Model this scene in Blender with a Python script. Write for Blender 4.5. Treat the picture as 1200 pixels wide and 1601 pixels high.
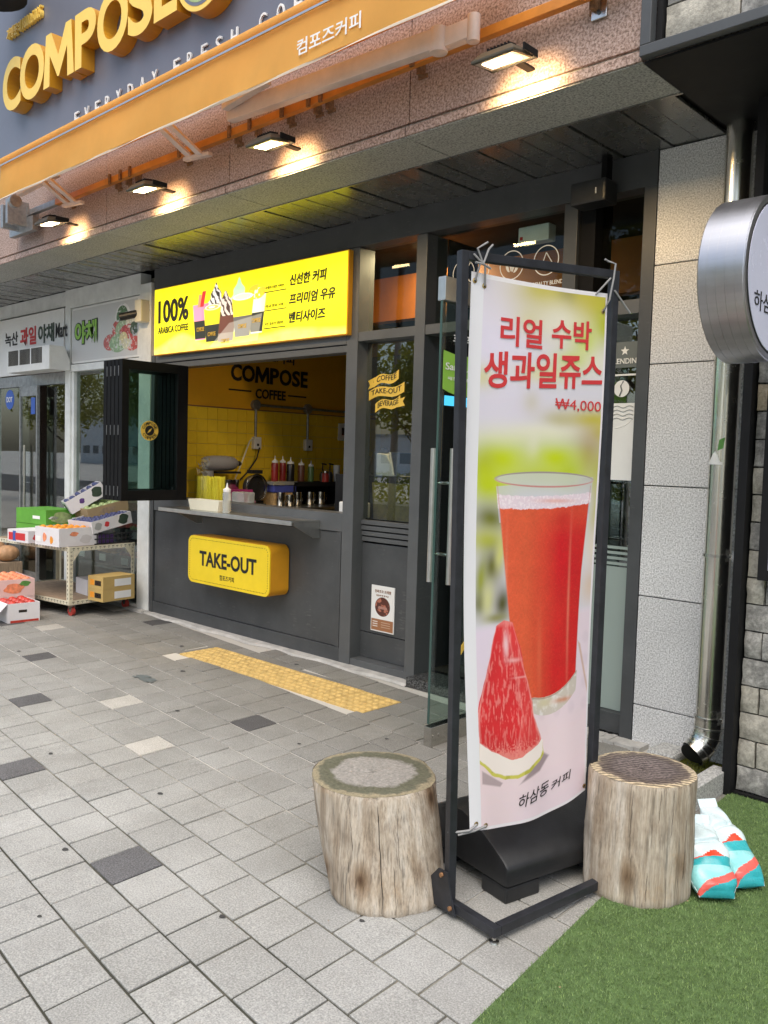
import bpy, math, random
import numpy as np
from mathutils import Vector, Matrix
random.seed(7)
rng = np.random.default_rng(11)
for o in list(bpy.data.objects):
    bpy.data.objects.remove(o)
SC = bpy.context.scene
COL = SC.collection
PI = math.pi

# ------------------------------------------------------------------ camera, sky, sun, exposure
cam = bpy.data.cameras.new('camera')
cam.sensor_fit = 'AUTO'; cam.sensor_width = 36.0
cam.lens = 1342.02 / 1601.0 * 36.0
cam.clip_start = 0.05; cam.clip_end = 900
camo = bpy.data.objects.new('camera', cam); COL.objects.link(camo)
YAW, PITCH, ROLL = -0.757214582, -0.0635848062, 0.0291280456
cy, sy, cp, sp = math.cos(YAW), math.sin(YAW), math.cos(PITCH), math.sin(PITCH)
fw = Vector((sy*cp, cy*cp, sp)); rt = Vector((cy, -sy, 0)); up_ = rt.cross(fw)
r2 = rt*math.cos(ROLL) + up_*math.sin(ROLL); u2 = -rt*math.sin(ROLL) + up_*math.cos(ROLL)
M = Matrix((r2, u2, -fw)).transposed().to_4x4(); M.translation = Vector((0, 0, 1.5))
camo.matrix_world = M
SC.camera = camo

world = bpy.data.worlds.new('World'); SC.world = world; world.use_nodes = True
wn = world.node_tree; wn.nodes.clear()
sky = wn.nodes.new('ShaderNodeTexSky'); sky.sky_type = 'NISHITA'; sky.sun_disc = False
SUN_EL, SUN_ROT = math.radians(62), math.radians(150)
sky.sun_elevation = SUN_EL; sky.sun_rotation = SUN_ROT
sky.air_density = 1.0; sky.dust_density = 3.0; sky.ozone_density = 1.0
bg = wn.nodes.new('ShaderNodeBackground'); bg.inputs['Strength'].default_value = 0.15
wo = wn.nodes.new('ShaderNodeOutputWorld')
wn.links.new(sky.outputs[0], bg.inputs[0]); wn.links.new(bg.outputs[0], wo.inputs[0])
sl = bpy.data.lights.new('sun', 'SUN'); sl.energy = 1.4; sl.angle = math.radians(75); sl.color = (1.0, 0.985, 0.96)
slo = bpy.data.objects.new('sun', sl); COL.objects.link(slo)
sd = Vector((math.sin(SUN_ROT)*math.cos(SUN_EL), math.cos(SUN_ROT)*math.cos(SUN_EL), math.sin(SUN_EL)))
slo.rotation_euler = sd.to_track_quat('Z', 'Y').to_euler()
slo.location = (0, 0, 14)
SC.view_settings.view_transform = 'Standard'; SC.view_settings.look = 'None'
SC.view_settings.gamma = 1.0; SC.view_settings.use_curve_mapping = False
SC.view_settings.exposure = 0.8
SC.view_settings.use_white_balance = True; SC.view_settings.white_balance_temperature = 6900; SC.view_settings.white_balance_tint = 8

# ------------------------------------------------------------------ materials
MATS = {}
def newmat(name):
    m = bpy.data.materials.new(name); m.use_nodes = True; nt = m.node_tree
    b = nt.nodes['Principled BSDF']; MATS[name] = m
    return m, nt, b
def N(nt, t, **kw):
    n = nt.nodes.new(t)
    for k, v in kw.items():
        if k.startswith('i_'): n.inputs[int(k[2:])].default_value = v
        else: setattr(n, k, v)
    return n
def c4(c): return (c[0], c[1], c[2], 1.0)
def mixc(nt, fac, a, b, mode='MIX'):
    n = nt.nodes.new('ShaderNodeMix'); n.data_type = 'RGBA'; n.blend_type = mode
    for sock, v in ((0, fac), (6, a), (7, b)):
        if isinstance(v, (int, float)): n.inputs[sock].default_value = v
        elif isinstance(v, tuple): n.inputs[sock].default_value = v
        else: nt.links.new(v, n.inputs[sock])
    return n.outputs[2]
def ramp(nt, src, stops):
    r = nt.nodes.new('ShaderNodeValToRGB'); cr = r.color_ramp
    while len(cr.elements) > 1: cr.elements.remove(cr.elements[-1])
    cr.elements[0].position = stops[0][0]; cr.elements[0].color = c4(stops[0][1])
    for p, c in stops[1:]:
        e = cr.elements.new(p); e.color = c4(c)
    nt.links.new(src, r.inputs[0]); return r.outputs[0]
def noise(nt, scale, detail=3, rough=.55, vec=None, coord='Object', stretch=None):
    tc = nt.nodes.new('ShaderNodeTexCoord'); v = vec or tc.outputs[coord]
    if stretch:
        mp = nt.nodes.new('ShaderNodeMapping'); mp.inputs['Scale'].default_value = stretch
        nt.links.new(v, mp.inputs[0]); v = mp.outputs[0]
    n = N(nt, 'ShaderNodeTexNoise'); n.inputs['Scale'].default_value = scale
    n.inputs['Detail'].default_value = detail; n.inputs['Roughness'].default_value = rough
    nt.links.new(v, n.inputs['Vector']); return n.outputs['Fac']
def g3(v): return (v, v, v)
def mat(name, col, rough=.6, metal=0., var=.12, vscale=6., bump=0., bscale=80., spec=None, trans=0., coat=0., stretch=None, ior=None):
    """painted / plain material with dirt-like tone variation and fine relief"""
    m, nt, b = newmat(name)
    if var:
        f = noise(nt, vscale, 5, .65, stretch=stretch)
        lo = tuple(max(0, c*(1-var)) for c in col); hi = tuple(min(1, c*(1+var)) for c in col)
        nt.links.new(ramp(nt, f, [(.3, lo), (.7, hi)]), b.inputs['Base Color'])
        f2 = noise(nt, vscale*2.3, 4, .6)
        rr = N(nt, 'ShaderNodeMapRange'); rr.inputs['To Min'].default_value = max(.02, rough-.1); rr.inputs['To Max'].default_value = min(1, rough+.1)
        nt.links.new(f2, rr.inputs[0]); nt.links.new(rr.outputs[0], b.inputs['Roughness'])
    else:
        b.inputs['Base Color'].default_value = c4(col); b.inputs['Roughness'].default_value = rough
    b.inputs['Metallic'].default_value = metal
    if spec is not None: b.inputs['Specular IOR Level'].default_value = spec
    if trans: b.inputs['Transmission Weight'].default_value = trans
    if ior: b.inputs['IOR'].default_value = ior
    if coat: b.inputs['Coat Weight'].default_value = coat
    if bump:
        bp = N(nt, 'ShaderNodeBump'); bp.inputs['Strength'].default_value = bump; bp.inputs['Distance'].default_value = .002
        nt.links.new(noise(nt, bscale, 4, .6, stretch=stretch), bp.inputs['Height']); nt.links.new(bp.outputs[0], b.inputs['Normal'])
    return m
def emis(name, col, st):
    m, nt, b = newmat(name)
    b.inputs['Base Color'].default_value = c4(col)
    b.inputs['Emission Color'].default_value = c4(col); b.inputs['Emission Strength'].default_value = st
    return m
def granite(name, dark, mid, light, scale=95, rnd=.06, rough=.6, tint=None):
    m, nt, b = newmat(name)
    f = noise(nt, scale, 3, .7)
    c = ramp(nt, f, [(.36, dark), (.46, mid), (.56, light), (.66, tuple(min(1, x*1.15) for x in light))])
    f3 = noise(nt, 2.2, 4, .6)
    c = mixc(nt, .22, c, ramp(nt, f3, [(.3, g3(.35)), (.7, g3(1.))]), 'MULTIPLY')
    oi = N(nt, 'ShaderNodeObjectInfo')
    mr = N(nt, 'ShaderNodeMapRange'); mr.inputs['To Min'].default_value = 1-rnd; mr.inputs['To Max'].default_value = 1+rnd
    nt.links.new(oi.outputs['Random'], mr.inputs[0])
    hv = N(nt, 'ShaderNodeHueSaturation'); nt.links.new(mr.outputs[0], hv.inputs['Value']); nt.links.new(c, hv.inputs['Color'])
    nt.links.new(hv.outputs[0], b.inputs['Base Color']); b.inputs['Roughness'].default_value = rough
    bp = N(nt, 'ShaderNodeBump'); bp.inputs['Strength'].default_value = .25; bp.inputs['Distance'].default_value = .0015
    nt.links.new(f, bp.inputs['Height']); nt.links.new(bp.outputs[0], b.inputs['Normal'])
    return m
def paver_mat(name, dark, mid, light, island=False, rnd=.07):
    m, nt, b = newmat(name)
    ge = N(nt, 'ShaderNodeNewGeometry'); pos = ge.outputs['Position']
    f = noise(nt, 170, 3, .75, vec=pos)
    c = ramp(nt, f, [(.33, dark), (.47, mid), (.6, light), (.7, tuple(min(1, x*1.25) for x in light))])
    st = noise(nt, 2.6, 6, .68, vec=pos)
    c = mixc(nt, .42, c, ramp(nt, st, [(.32, (.50, .49, .46)), (.62, (1., 1., 1.))]), 'MULTIPLY')
    sp_ = noise(nt, 14, 5, .7, vec=pos)
    c = mixc(nt, .3, c, ramp(nt, sp_, [(.26, (.35, .34, .32)), (.42, (1, 1, 1)), (.72, (1.0, 1.0, .98))]), 'MULTIPLY')
    sx = N(nt, 'ShaderNodeSeparateXYZ'); nt.links.new(pos, sx.inputs[0])     # canopy shade painted into the slabs towards the shops, mixed with brownish grime
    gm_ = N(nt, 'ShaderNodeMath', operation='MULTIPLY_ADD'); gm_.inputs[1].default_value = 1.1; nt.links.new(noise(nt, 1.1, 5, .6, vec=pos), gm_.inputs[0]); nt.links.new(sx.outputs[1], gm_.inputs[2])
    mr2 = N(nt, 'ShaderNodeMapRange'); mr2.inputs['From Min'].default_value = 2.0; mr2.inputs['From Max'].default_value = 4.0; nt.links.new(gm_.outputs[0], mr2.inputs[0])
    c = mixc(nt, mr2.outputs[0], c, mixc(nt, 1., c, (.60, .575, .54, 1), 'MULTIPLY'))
    if island: src = ge.outputs['Random Per Island']
    else:
        oi = N(nt, 'ShaderNodeObjectInfo'); src = oi.outputs['Random']
    mr = N(nt, 'ShaderNodeMapRange'); mr.inputs['To Min'].default_value = 1-rnd; mr.inputs['To Max'].default_value = 1+rnd
    nt.links.new(src, mr.inputs[0])
    hv = N(nt, 'ShaderNodeHueSaturation'); nt.links.new(mr.outputs[0], hv.inputs['Value']); nt.links.new(c, hv.inputs['Color'])
    nt.links.new(hv.outputs[0], b.inputs['Base Color']); b.inputs['Roughness'].default_value = .85
    b.inputs['Specular IOR Level'].default_value = .3
    bp = N(nt, 'ShaderNodeBump'); bp.inputs['Strength'].default_value = .5; bp.inputs['Distance'].default_value = .0015
    nt.links.new(f, bp.inputs['Height']); nt.links.new(bp.outputs[0], b.inputs['Normal'])
    return m
def glass(name, tint=(.93, .97, .95), ior=1.6, rough=.0):
    m, nt, b = newmat(name); nt.nodes.remove(b)
    out = nt.nodes['Material Output']
    tr = N(nt, 'ShaderNodeBsdfTransparent'); tr.inputs[0].default_value = c4(tint)
    gl = N(nt, 'ShaderNodeBsdfGlossy'); gl.inputs['Roughness'].default_value = rough
    fr = N(nt, 'ShaderNodeFresnel'); ge = N(nt, 'ShaderNodeNewGeometry'); mr = N(nt, 'ShaderNodeMapRange')
    mr.inputs['To Min'].default_value = ior; mr.inputs['To Max'].default_value = 1/ior; nt.links.new(ge.outputs['Backfacing'], mr.inputs[0]); nt.links.new(mr.outputs[0], fr.inputs['IOR'])
    bp = N(nt, 'ShaderNodeBump'); bp.inputs['Strength'].default_value = .03; bp.inputs['Distance'].default_value = .02
    nt.links.new(noise(nt, .8, 2), bp.inputs['Height']); nt.links.new(bp.outputs[0], gl.inputs['Normal'])
    mx = N(nt, 'ShaderNodeMixShader')
    nt.links.new(fr.outputs[0], mx.inputs[0]); nt.links.new(tr.outputs[0], mx.inputs[1]); nt.links.new(gl.outputs[0], mx.inputs[2])
    nt.links.new(mx.outputs[0], out.inputs['Surface'])
    return m
def fabric(name, col, trans=.35):
    m, nt, b = newmat(name); out = nt.nodes['Material Output']
    f = noise(nt, 3, 5, .6)
    cc = ramp(nt, f, [(.3, tuple(c*.93 for c in col)), (.7, tuple(min(1, c*1.05) for c in col))])
    nt.links.new(cc, b.inputs['Base Color']); b.inputs['Roughness'].default_value = .8
    tl = N(nt, 'ShaderNodeBsdfTranslucent'); nt.links.new(cc, tl.inputs[0])
    mx = N(nt, 'ShaderNodeMixShader'); mx.inputs[0].default_value = trans
    nt.links.new(b.outputs[0], mx.inputs[1]); nt.links.new(tl.outputs[0], mx.inputs[2]); nt.links.new(mx.outputs[0], out.inputs['Surface'])
    bp = N(nt, 'ShaderNodeBump'); bp.inputs['Strength'].default_value = .25; bp.inputs['Distance'].default_value = .004
    nt.links.new(noise(nt, 9, 3, .5), bp.inputs['Height']); nt.links.new(bp.outputs[0], b.inputs['Normal'])
    return m

granite('granite_light', g3(.33), (.55, .552, .555), (.78, .782, .785), 130)
granite('granite_fascia', (.16, .108, .085), (.31, .20, .155), (.47, .345, .295), 85)
granite('granite_soffit', g3(.18), (.34, .34, .315), (.48, .48, .45), 95)
granite('granite_kerb', g3(.22), (.38, .38, .37), (.55, .55, .53), 110)
granite('granite_black', g3(.012), g3(.03), g3(.12), 120, rough=.25)
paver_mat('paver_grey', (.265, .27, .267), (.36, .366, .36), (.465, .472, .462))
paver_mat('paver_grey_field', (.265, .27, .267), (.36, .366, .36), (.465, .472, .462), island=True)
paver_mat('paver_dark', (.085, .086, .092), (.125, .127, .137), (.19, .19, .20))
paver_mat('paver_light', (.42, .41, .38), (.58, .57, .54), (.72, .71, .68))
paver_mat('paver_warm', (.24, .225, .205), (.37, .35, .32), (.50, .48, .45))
def joint_material():
    m, nt, b = newmat('joint_sand')
    ge = N(nt, 'ShaderNodeNewGeometry'); sx = N(nt, 'ShaderNodeSeparateXYZ'); nt.links.new(ge.outputs['Position'], sx.inputs[0])
    # moss and soil fill the joints near the kerb, pale sweeping sand remains beside the shops
    ad = N(nt, 'ShaderNodeMath', operation='MULTIPLY_ADD'); ad.inputs[1].default_value = .28; ad.inputs[2].default_value = -.30
    nt.links.new(sx.outputs[1], ad.inputs[0])
    nn = noise(nt, 3.5, 5, .7, vec=ge.outputs['Position'])
    a2 = N(nt, 'ShaderNodeMath', operation='MULTIPLY_ADD'); a2.inputs[1].default_value = .7; nt.links.new(nn, a2.inputs[0]); nt.links.new(ad.outputs[0], a2.inputs[2])
    nt.links.new(ramp(nt, a2.outputs[0], [(.42, (.05, .05, .038)), (.60, (.16, .15, .12)), (.78, (.50, .48, .44))]), b.inputs['Base Color'])
    b.inputs['Roughness'].default_value = 1.
    return m
joint_material()
mat('asphalt', (.06, .06, .062), .9, bump=.5, bscale=150, var=.25, vscale=1.5)
mat('concrete', (.42, .41, .39), .9, bump=.6, bscale=60, var=.25, vscale=9)
mat('tactile_yellow', (.58, .40, .145), .75, bump=.3, bscale=120, var=.28, vscale=14)
mat('dark_grey_paint', (.062, .066, .070), .45, var=.18, vscale=3.5, bump=.08, bscale=30)
mat('mid_grey_paint', (.095, .10, .104), .42, var=.12, vscale=4)
def scuffs(name, amt=.5):
    m = MATS[name]; nt = m.node_tree; b = nt.nodes['Principled BSDF']; src = b.inputs['Base Color'].links[0].from_socket
    a = noise(nt, 7, 6, .75, stretch=(1, 1, .35)); c_ = noise(nt, 55, 3, .6, stretch=(.25, .25, 1.6))
    ml = N(nt, 'ShaderNodeMath', operation='MULTIPLY'); nt.links.new(a, ml.inputs[0]); nt.links.new(c_, ml.inputs[1])
    f = ramp(nt, ml.outputs[0], [(.33, (0, 0, 0)), (.46, g3(amt))])
    sp = N(nt, 'ShaderNodeSeparateColor'); nt.links.new(f, sp.inputs[0])
    nt.links.new(mixc(nt, sp.outputs[0], src, (.20, .20, .19, 1)), b.inputs['Base Color'])
scuffs('dark_grey_paint', .35); scuffs('mid_grey_paint', .3)
mat('black_paint', (.006, .006, .0065), .6, spec=.15, var=.3, vscale=5)
mat('lamp_housing', (.06, .052, .035), .5)
mat('black_box', (.011, .011, .012), .6, spec=.2, var=.25, vscale=2, bump=.1)
mat('black_steel', (.020, .022, .028), .42, var=.35, vscale=18, bump=.2, bscale=60)
mat('black_plastic', (.016, .017, .019), .42, var=.35, vscale=9, bump=.25, bscale=140)
mat('sign_board', (.155, .162, .20), .35, var=.05, vscale=1.4)
mat('letter_yellow', (.92, .62, .13), .45, var=.05, vscale=4)
mat('letter_side', (.58, .27, .02), .35, var=.08, vscale=4)
mat('white_paint', (.74, .74, .72), .45, var=.1, vscale=5)
mat('mart_frame', (.72, .74, .73), .5, var=.14, vscale=5)
mat('white_print', (.80, .80, .79), .5, var=.03)
mat('sticker_white', (.82, .82, .80), .5, var=.04)
mat('steel', (.58, .57, .54), .22, 1., var=.1, vscale=7, stretch=(1, 1, .1))
mat('steel_satin', (.62, .62, .60), .33, 1., var=.1, vscale=9)
mat('pipe_steel', (.78, .76, .69), .24, 1., var=.22, vscale=8, stretch=(3, 3, .12), bump=.05, bscale=20)
mat('dark_steel', (.10, .10, .10), .3, .8, var=.2, vscale=10)
mat('galvanised', (.35, .36, .37), .45, .8, var=.25, vscale=25)
mat('rust', (.22, .11, .05), .85, var=.5, vscale=60)
mat('yellow_plastic', (.85, .62, .02), .45, var=.05)
mat('yellow_side', (.72, .33, .02), .4, var=.06)
mat('black_print', (.010, .010, .010), .6, var=0)
mat('red_print', (.60, .035, .04), .6, var=.05)
mat('brown_print', (.26, .11, .05), .6, var=.08)
mat('yellow_print', (.78, .52, .08), .5, var=.03)
mat('orange_bar', (.55, .20, .03), .45, var=.2, vscale=6)
mat('arm_paint', (.66, .52, .46), .45, var=.1, vscale=8)
mat('kitchen_yellow', (.75, .40, .02), .45, var=.08, vscale=3)
mat('kitchen_tile', (.90, .62, .045), .22, var=.07, vscale=6)
mat('grout', (.66, .50, .16), .8, var=.05)
mat('soffit_metal', (.27, .27, .265), .27, .75, var=.03, vscale=3)
mat('ceiling_dark', (.02, .02, .02), .8)
mat('wall_dark', (.05, .047, .043), .8)
mat('interior_orange', (.34, .10, .01), .6)
mat('terrazzo', (.05, .045, .04), .3, var=.6, vscale=60)
mat('cream_plastic', (.72, .68, .54), .4, var=.04)
mat('clear_plastic', (.80, .82, .80), .15, trans=.7, var=0)
mat('slotted_cream', (.66, .62, .48), .5, var=.15, vscale=12)
mat('slot_dark', (.03, .028, .022), .9, var=0)
mat('plywood', (.30, .22, .15), .8, var=.3, vscale=8, stretch=(1, 6, 1))
mat('caster_red', (.45, .05, .04), .4, var=.1)
mat('card_white', (.72, .70, .72), .7, var=.06)
mat('card_pink', (.74, .52, .49), .7, var=.08)
mat('card_green', (.11, .35, .04), .6, var=.12)
mat('card_kraft', (.36, .26, .14), .8, var=.12)
mat('card_gold', (.52, .36, .13), .6, var=.1)
mat('card_inner', (.60, .57, .57), .8, var=.05)
mat('purple_print', (.10, .04, .19), .6, var=.3, vscale=30)
mat('dark_green_print', (.03, .055, .035), .6, var=.5, vscale=50)
mat('leaf_print', (.10, .28, .06), .6, var=.3, vscale=30)
mat('peach_print', (.78, .26, .13), .6, var=.35, vscale=25)
mat('orange_fruit', (.80, .30, .03), .4, var=.1, vscale=20)
mat('red_fruit', (.50, .045, .03), .35, var=.35, vscale=18)
mat('green_fruit', (.36, .46, .20), .4, var=.3, vscale=20)
mat('blue_grape', (.05, .06, .16), .35, var=.4, vscale=30)
mat('pumpkin', (.48, .27, .14), .6, var=.3, vscale=14)
mat('crate_black', (.02, .02, .022), .5)
mat('shop_interior', (.30, .29, .245), .8, var=.2, vscale=1.2)
mat('shop_shelf', (.10, .10, .085), .7, var=.5, vscale=5)
mat('bag_white', (.62, .76, .80), .28, var=.06, vscale=20, coat=.3, bump=.9, bscale=26)
mat('bag_teal', (.03, .40, .45), .28, var=.1, vscale=20, coat=.3, bump=.9, bscale=26)
mat('bag_lightteal', (.27, .66, .68), .28, var=.1, vscale=20, coat=.3, bump=.9, bscale=26)
mat('bag_coral', (.75, .12, .10), .3, var=.1, vscale=20, coat=.3, bump=.9, bscale=26)
mat('bag_red', (.78, .06, .02), .3, var=.05, coat=.3)
mat('cord', (.27, .27, .275), .7)
mat('brass', (.50, .36, .16), .35, 1., var=.2, vscale=60)
mat('mixer_grey', (.32, .31, .31), .3, var=.05)
mat('blue_print', (.03, .10, .42), .5, var=.08)
mat('green_sticker', (.26, .52, .07), .5, var=.04)
mat('grey_sticker', (.13, .15, .15), .6, var=.05)
mat('grey_line', (.38, .39, .38), .6, var=0)
mat('straw_yellow', (.95, .80, .07), .4, var=.1, vscale=80)
mat('syrup_red', (.25, .02, .02), .3); mat('syrup_dark', (.015, .013, .012), .3)
mat('syrup_brown', (.13, .05, .03), .3); mat('syrup_green', (.11, .20, .07), .3)
mat('box_blue', (.06, .08, .35), .5); mat('box_magenta', (.42, .03, .16), .5)
mat('snack_tan', (.45, .30, .14), .7, var=.4, vscale=40)
mat('menu_dark', (.016, .012, .010), .3); mat('screen', (.02, .02, .022), .12)
mat('menu_yellow', (.20, .155, .015), .3, var=.35, vscale=22)
mat('plant_leaf', (.05, .16, .04), .5, var=.3, vscale=20)

mat('bark', (.10, .08, .06), .9, var=.4, vscale=12, bump=.5)
mat('far_white', (.62, .64, .66), .7, var=.06); mat('far_window', (.10, .12, .14), .2)
mat('car_paint', (.55, .56, .58), .25, coat=.6, var=.02); mat('car_dark', (.03, .03, .035), .15)
mat('sign_face', (.66, .68, .84), .25, var=.03)
mat('alu', (.46, .46, .48), .36, 1., var=.08, vscale=3, stretch=(.3, 8, 8))
mat('moss', (.05, .055, .03), 1., var=.4, vscale=20, bump=.8, bscale=60)
mat('leaf_litter', (.30, .19, .11), .8, var=.4, vscale=60)
mat('gum', (.05, .05, .05), .8, var=.3, vscale=30)
glass('window_glass', (.80, .86, .84), 2.3)
glass('transom_glass', (.86, .92, .90), 1.25)
glass('clear_box', (.97, .98, .98), 1.25)
glass('mart_glass', (.75, .82, .80), 2.2)
glass('door_glass', (.74, .84, .80), 1.5)
mat('glass_edge', (.04, .085, .075), .15, var=0)
m, nt, b = newmat('frosted'); b.inputs['Base Color'].default_value = (.42, .50, .47, 1); b.inputs['Roughness'].default_value = .35
def frosted():
    out = nt.nodes['Material Output']; tc = N(nt, 'ShaderNodeTexCoord'); sx = N(nt, 'ShaderNodeSeparateXYZ'); nt.links.new(tc.outputs['Object'], sx.inputs[0])
    tr = N(nt, 'ShaderNodeBsdfTransparent'); tr.inputs[0].default_value = (.7, .78, .75, 1)
    mx = N(nt, 'ShaderNodeMixShader'); mx.inputs[0].default_value = .72
    nt.links.new(tr.outputs[0], mx.inputs[1]); nt.links.new(b.outputs[0], mx.inputs[2]); nt.links.new(mx.outputs[0], out.inputs['Surface'])
frosted()
fabric('awning_fabric', (.86, .50, .13), .45)
fabric('canopy_fabric', (.88, .38, .07), .85)
fabric('awning_trim', (.80, .74, .62), .3)
fabric('tree_leaf', (.24, .25, .05), .55)
emis('lamp_led', (1.0, .80, .50), 26.)
emis('warm_bulb', (1.0, .72, .38), 9.)
emis('sticker_blue_glow', (.05, .45, .75), .6)  # weak glow put into the colour of the blue door sticker
def backlit(name, img, st):
    m, nt, b = newmat(name); t = N(nt, 'ShaderNodeTexImage'); t.image = img; t.extension = 'EXTEND'
    tc = N(nt, 'ShaderNodeTexCoord'); nt.links.new(tc.outputs['UV'], t.inputs[0])
    nt.links.new(t.outputs[0], b.inputs['Base Color']); b.inputs['Roughness'].default_value = .4
    if st:
        nt.links.new(t.outputs[0], b.inputs['Emission Color']); b.inputs['Emission Strength'].default_value = st
    return m
def stone_mat(name, a, b_, c_):
    m, nt, b = newmat(name)
    f = noise(nt, 16, 6, .72); f2 = noise(nt, 70, 4, .75)
    c = ramp(nt, f, [(.30, a), (.48, b_), (.66, c_)])
    c = mixc(nt, .5, c, ramp(nt, f2, [(.35, g3(.45)), (.6, g3(1.1))]), 'MULTIPLY')
    nt.links.new(c, b.inputs['Base Color']); b.inputs['Roughness'].default_value = .85
    bp = N(nt, 'ShaderNodeBump'); bp.inputs['Strength'].default_value = .8; bp.inputs['Distance'].default_value = .004
    nt.links.new(f2, bp.inputs['Height']); nt.links.new(bp.outputs[0], b.inputs['Normal'])
stone_mat('stone_tan', (.27, .21, .15), (.46, .38, .27), (.60, .52, .40))
stone_mat('stone_grey', (.13, .13, .125), (.27, .265, .25), (.50, .49, .46))
stone_mat('stone_buff', (.22, .21, .18), (.38, .36, .31), (.55, .52, .45))
def wood_side():
    m, nt, b = newmat('log_side')
    tc = N(nt, 'ShaderNodeTexCoord')
    g = noise(nt, 22, 6, .7, stretch=(1, 1, .055)); g2 = noise(nt, 60, 4, .7, stretch=(1, 1, .03)); big = noise(nt, 5, 5, .6)
    c = ramp(nt, g, [(.28, (.20, .155, .115)), (.42, (.37, .305, .235)), (.55, (.50, .44, .365)), (.70, (.60, .56, .50))])
    c = mixc(nt, .55, c, ramp(nt, big, [(.34, (.50, .43, .37)), (.50, (1, 1, 1)), (.61, (1, .97, .92)), (.68, (1., .80, .58))]), 'MULTIPLY')
    c = mixc(nt, .75, c, ramp(nt, g2, [(.32, g3(.36)), (.45, g3(1.))]), 'MULTIPLY')
    g4 = noise(nt, 170, 4, .7, stretch=(1, 1, .09)); c = mixc(nt, .55, c, ramp(nt, g4, [(.34, g3(.5)), (.52, g3(1.)), (.68, g3(1.3))]), 'MULTIPLY')
    ks = N(nt, 'ShaderNodeTexVoronoi'); ks.inputs['Scale'].default_value = 5.2
    mp = N(nt, 'ShaderNodeMapping'); mp.inputs['Scale'].default_value = (1, 1, .62); nt.links.new(tc.outputs['Object'], mp.inputs[0])
    nt.links.new(mp.outputs[0], ks.inputs['Vector'])
    c = mixc(nt, 1., c, ramp(nt, ks.outputs['Distance'], [(0, (.10, .07, .055)), (.045, (.22, .15, .11)), (.10, (.55, .46, .38)), (.24, (1, 1, 1))]), 'MULTIPLY')
    nt.links.new(c, b.inputs['Base Color']); b.inputs['Roughness'].default_value = .82; b.inputs['Specular IOR Level'].default_value = .25
    bp = N(nt, 'ShaderNodeBump'); bp.inputs['Strength'].default_value = .6; bp.inputs['Distance'].default_value = .006
    nt.links.new(g, bp.inputs['Height']); nt.links.new(bp.outputs[0], b.inputs['Normal'])
def wood_top(name, rim, mid, core, edge, cx, cyy, rr, saw=0):
    m, nt, b = newmat(name); tc = N(nt, 'ShaderNodeTexCoord')
    mp = N(nt, 'ShaderNodeMapping'); mp.inputs['Location'].default_value = (-cx, -cyy, 0); nt.links.new(tc.outputs['Object'], mp.inputs[0])
    sx = N(nt, 'ShaderNodeSeparateXYZ'); nt.links.new(mp.outputs[0], sx.inputs[0])
    cb = N(nt, 'ShaderNodeCombineXYZ'); nt.links.new(sx.outputs[0], cb.inputs[0]); nt.links.new(sx.outputs[1], cb.inputs[1])
    ln = N(nt, 'ShaderNodeVectorMath', operation='LENGTH'); nt.links.new(cb.outputs[0], ln.inputs[0])
    nz = noise(nt, 14, 5, .65)
    ad = N(nt, 'ShaderNodeMath', operation='MULTIPLY_ADD'); ad.inputs[1].default_value = .08; nt.links.new(nz, ad.inputs[0]); nt.links.new(ln.outputs['Value'], ad.inputs[2])
    c = ramp(nt, ad.outputs[0], [(0, core), (rr*.80+.03, core), (rr*.90+.03, mid), (rr*1.12+.03, edge), (rr*1.18+.03, rim)])
    fine = noise(nt, 90, 5, .75)
    c = mixc(nt, .6, c, ramp(nt, fine, [(.34, g3(.42)), (.55, g3(1.)), (.7, g3(1.5))]), 'MULTIPLY')
    if saw:
        wv = N(nt, 'ShaderNodeTexWave'); wv.inputs['Scale'].default_value = 17; wv.inputs['Distortion'].default_value = 1.5; wv.inputs['Detail'].default_value = 3
        mp2 = N(nt, 'ShaderNodeMapping'); mp2.inputs['Rotation'].default_value = (0, 0, 1.0); nt.links.new(tc.outputs['Object'], mp2.inputs[0]); nt.links.new(mp2.outputs[0], wv.inputs[0])
        c = mixc(nt, saw, c, ramp(nt, wv.outputs['Fac'], [(.2, g3(.35)), (.75, g3(1.7))]), 'MULTIPLY')
    nt.links.new(c, b.inputs['Base Color']); b.inputs['Roughness'].default_value = .9
    bp = N(nt, 'ShaderNodeBump'); bp.inputs['Strength'].default_value = .6; bp.inputs['Distance'].default_value = .004
    nt.links.new(fine, bp.inputs['Height']); nt.links.new(bp.outputs[0], b.inputs['Normal'])
wood_side()
wood_top('log_top_lichen', (.30, .26, .17), (.115, .115, .075), (.31, .295, .27), (.13, .13, .09), .0, .0, .185)
wood_top('log_top_dark', (.42, .35, .24), (.10, .08, .072), (.14, .115, .11), (.15, .12, .10), 0, 0, .145, saw=.75)
def turf_mat():
    m, nt, b = newmat('turf_blades'); ge = N(nt, 'ShaderNodeNewGeometry')
    f = noise(nt, 9, 5, .7, vec=ge.outputs['Position'])
    c = ramp(nt, f, [(.3, (.15, .235, .085)), (.7, (.21, .32, .125))]); c = mixc(nt, .5, c, ramp(nt, noise(nt, 2.3, 5, .7, vec=ge.outputs['Position']), [(.35, (.72, .74, .62)), (.6, (1, 1, 1))]), 'MULTIPLY')
    c = mixc(nt, .55, c, ramp(nt, ge.outputs['Random Per Island'], [(0, (.5, .55, .4)), (.7, (1, 1, .95)), (.93, (1.3, 1.25, .9)), (1, (2.0, 1.8, 1.3))]), 'MULTIPLY')
    nt.links.new(c, b.inputs['Base Color']); b.inputs['Roughness'].default_value = .5
turf_mat()
mat('turf_base', (.08, .14, .045), .95, var=.3, vscale=30, bump=.8, bscale=250)

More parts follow.
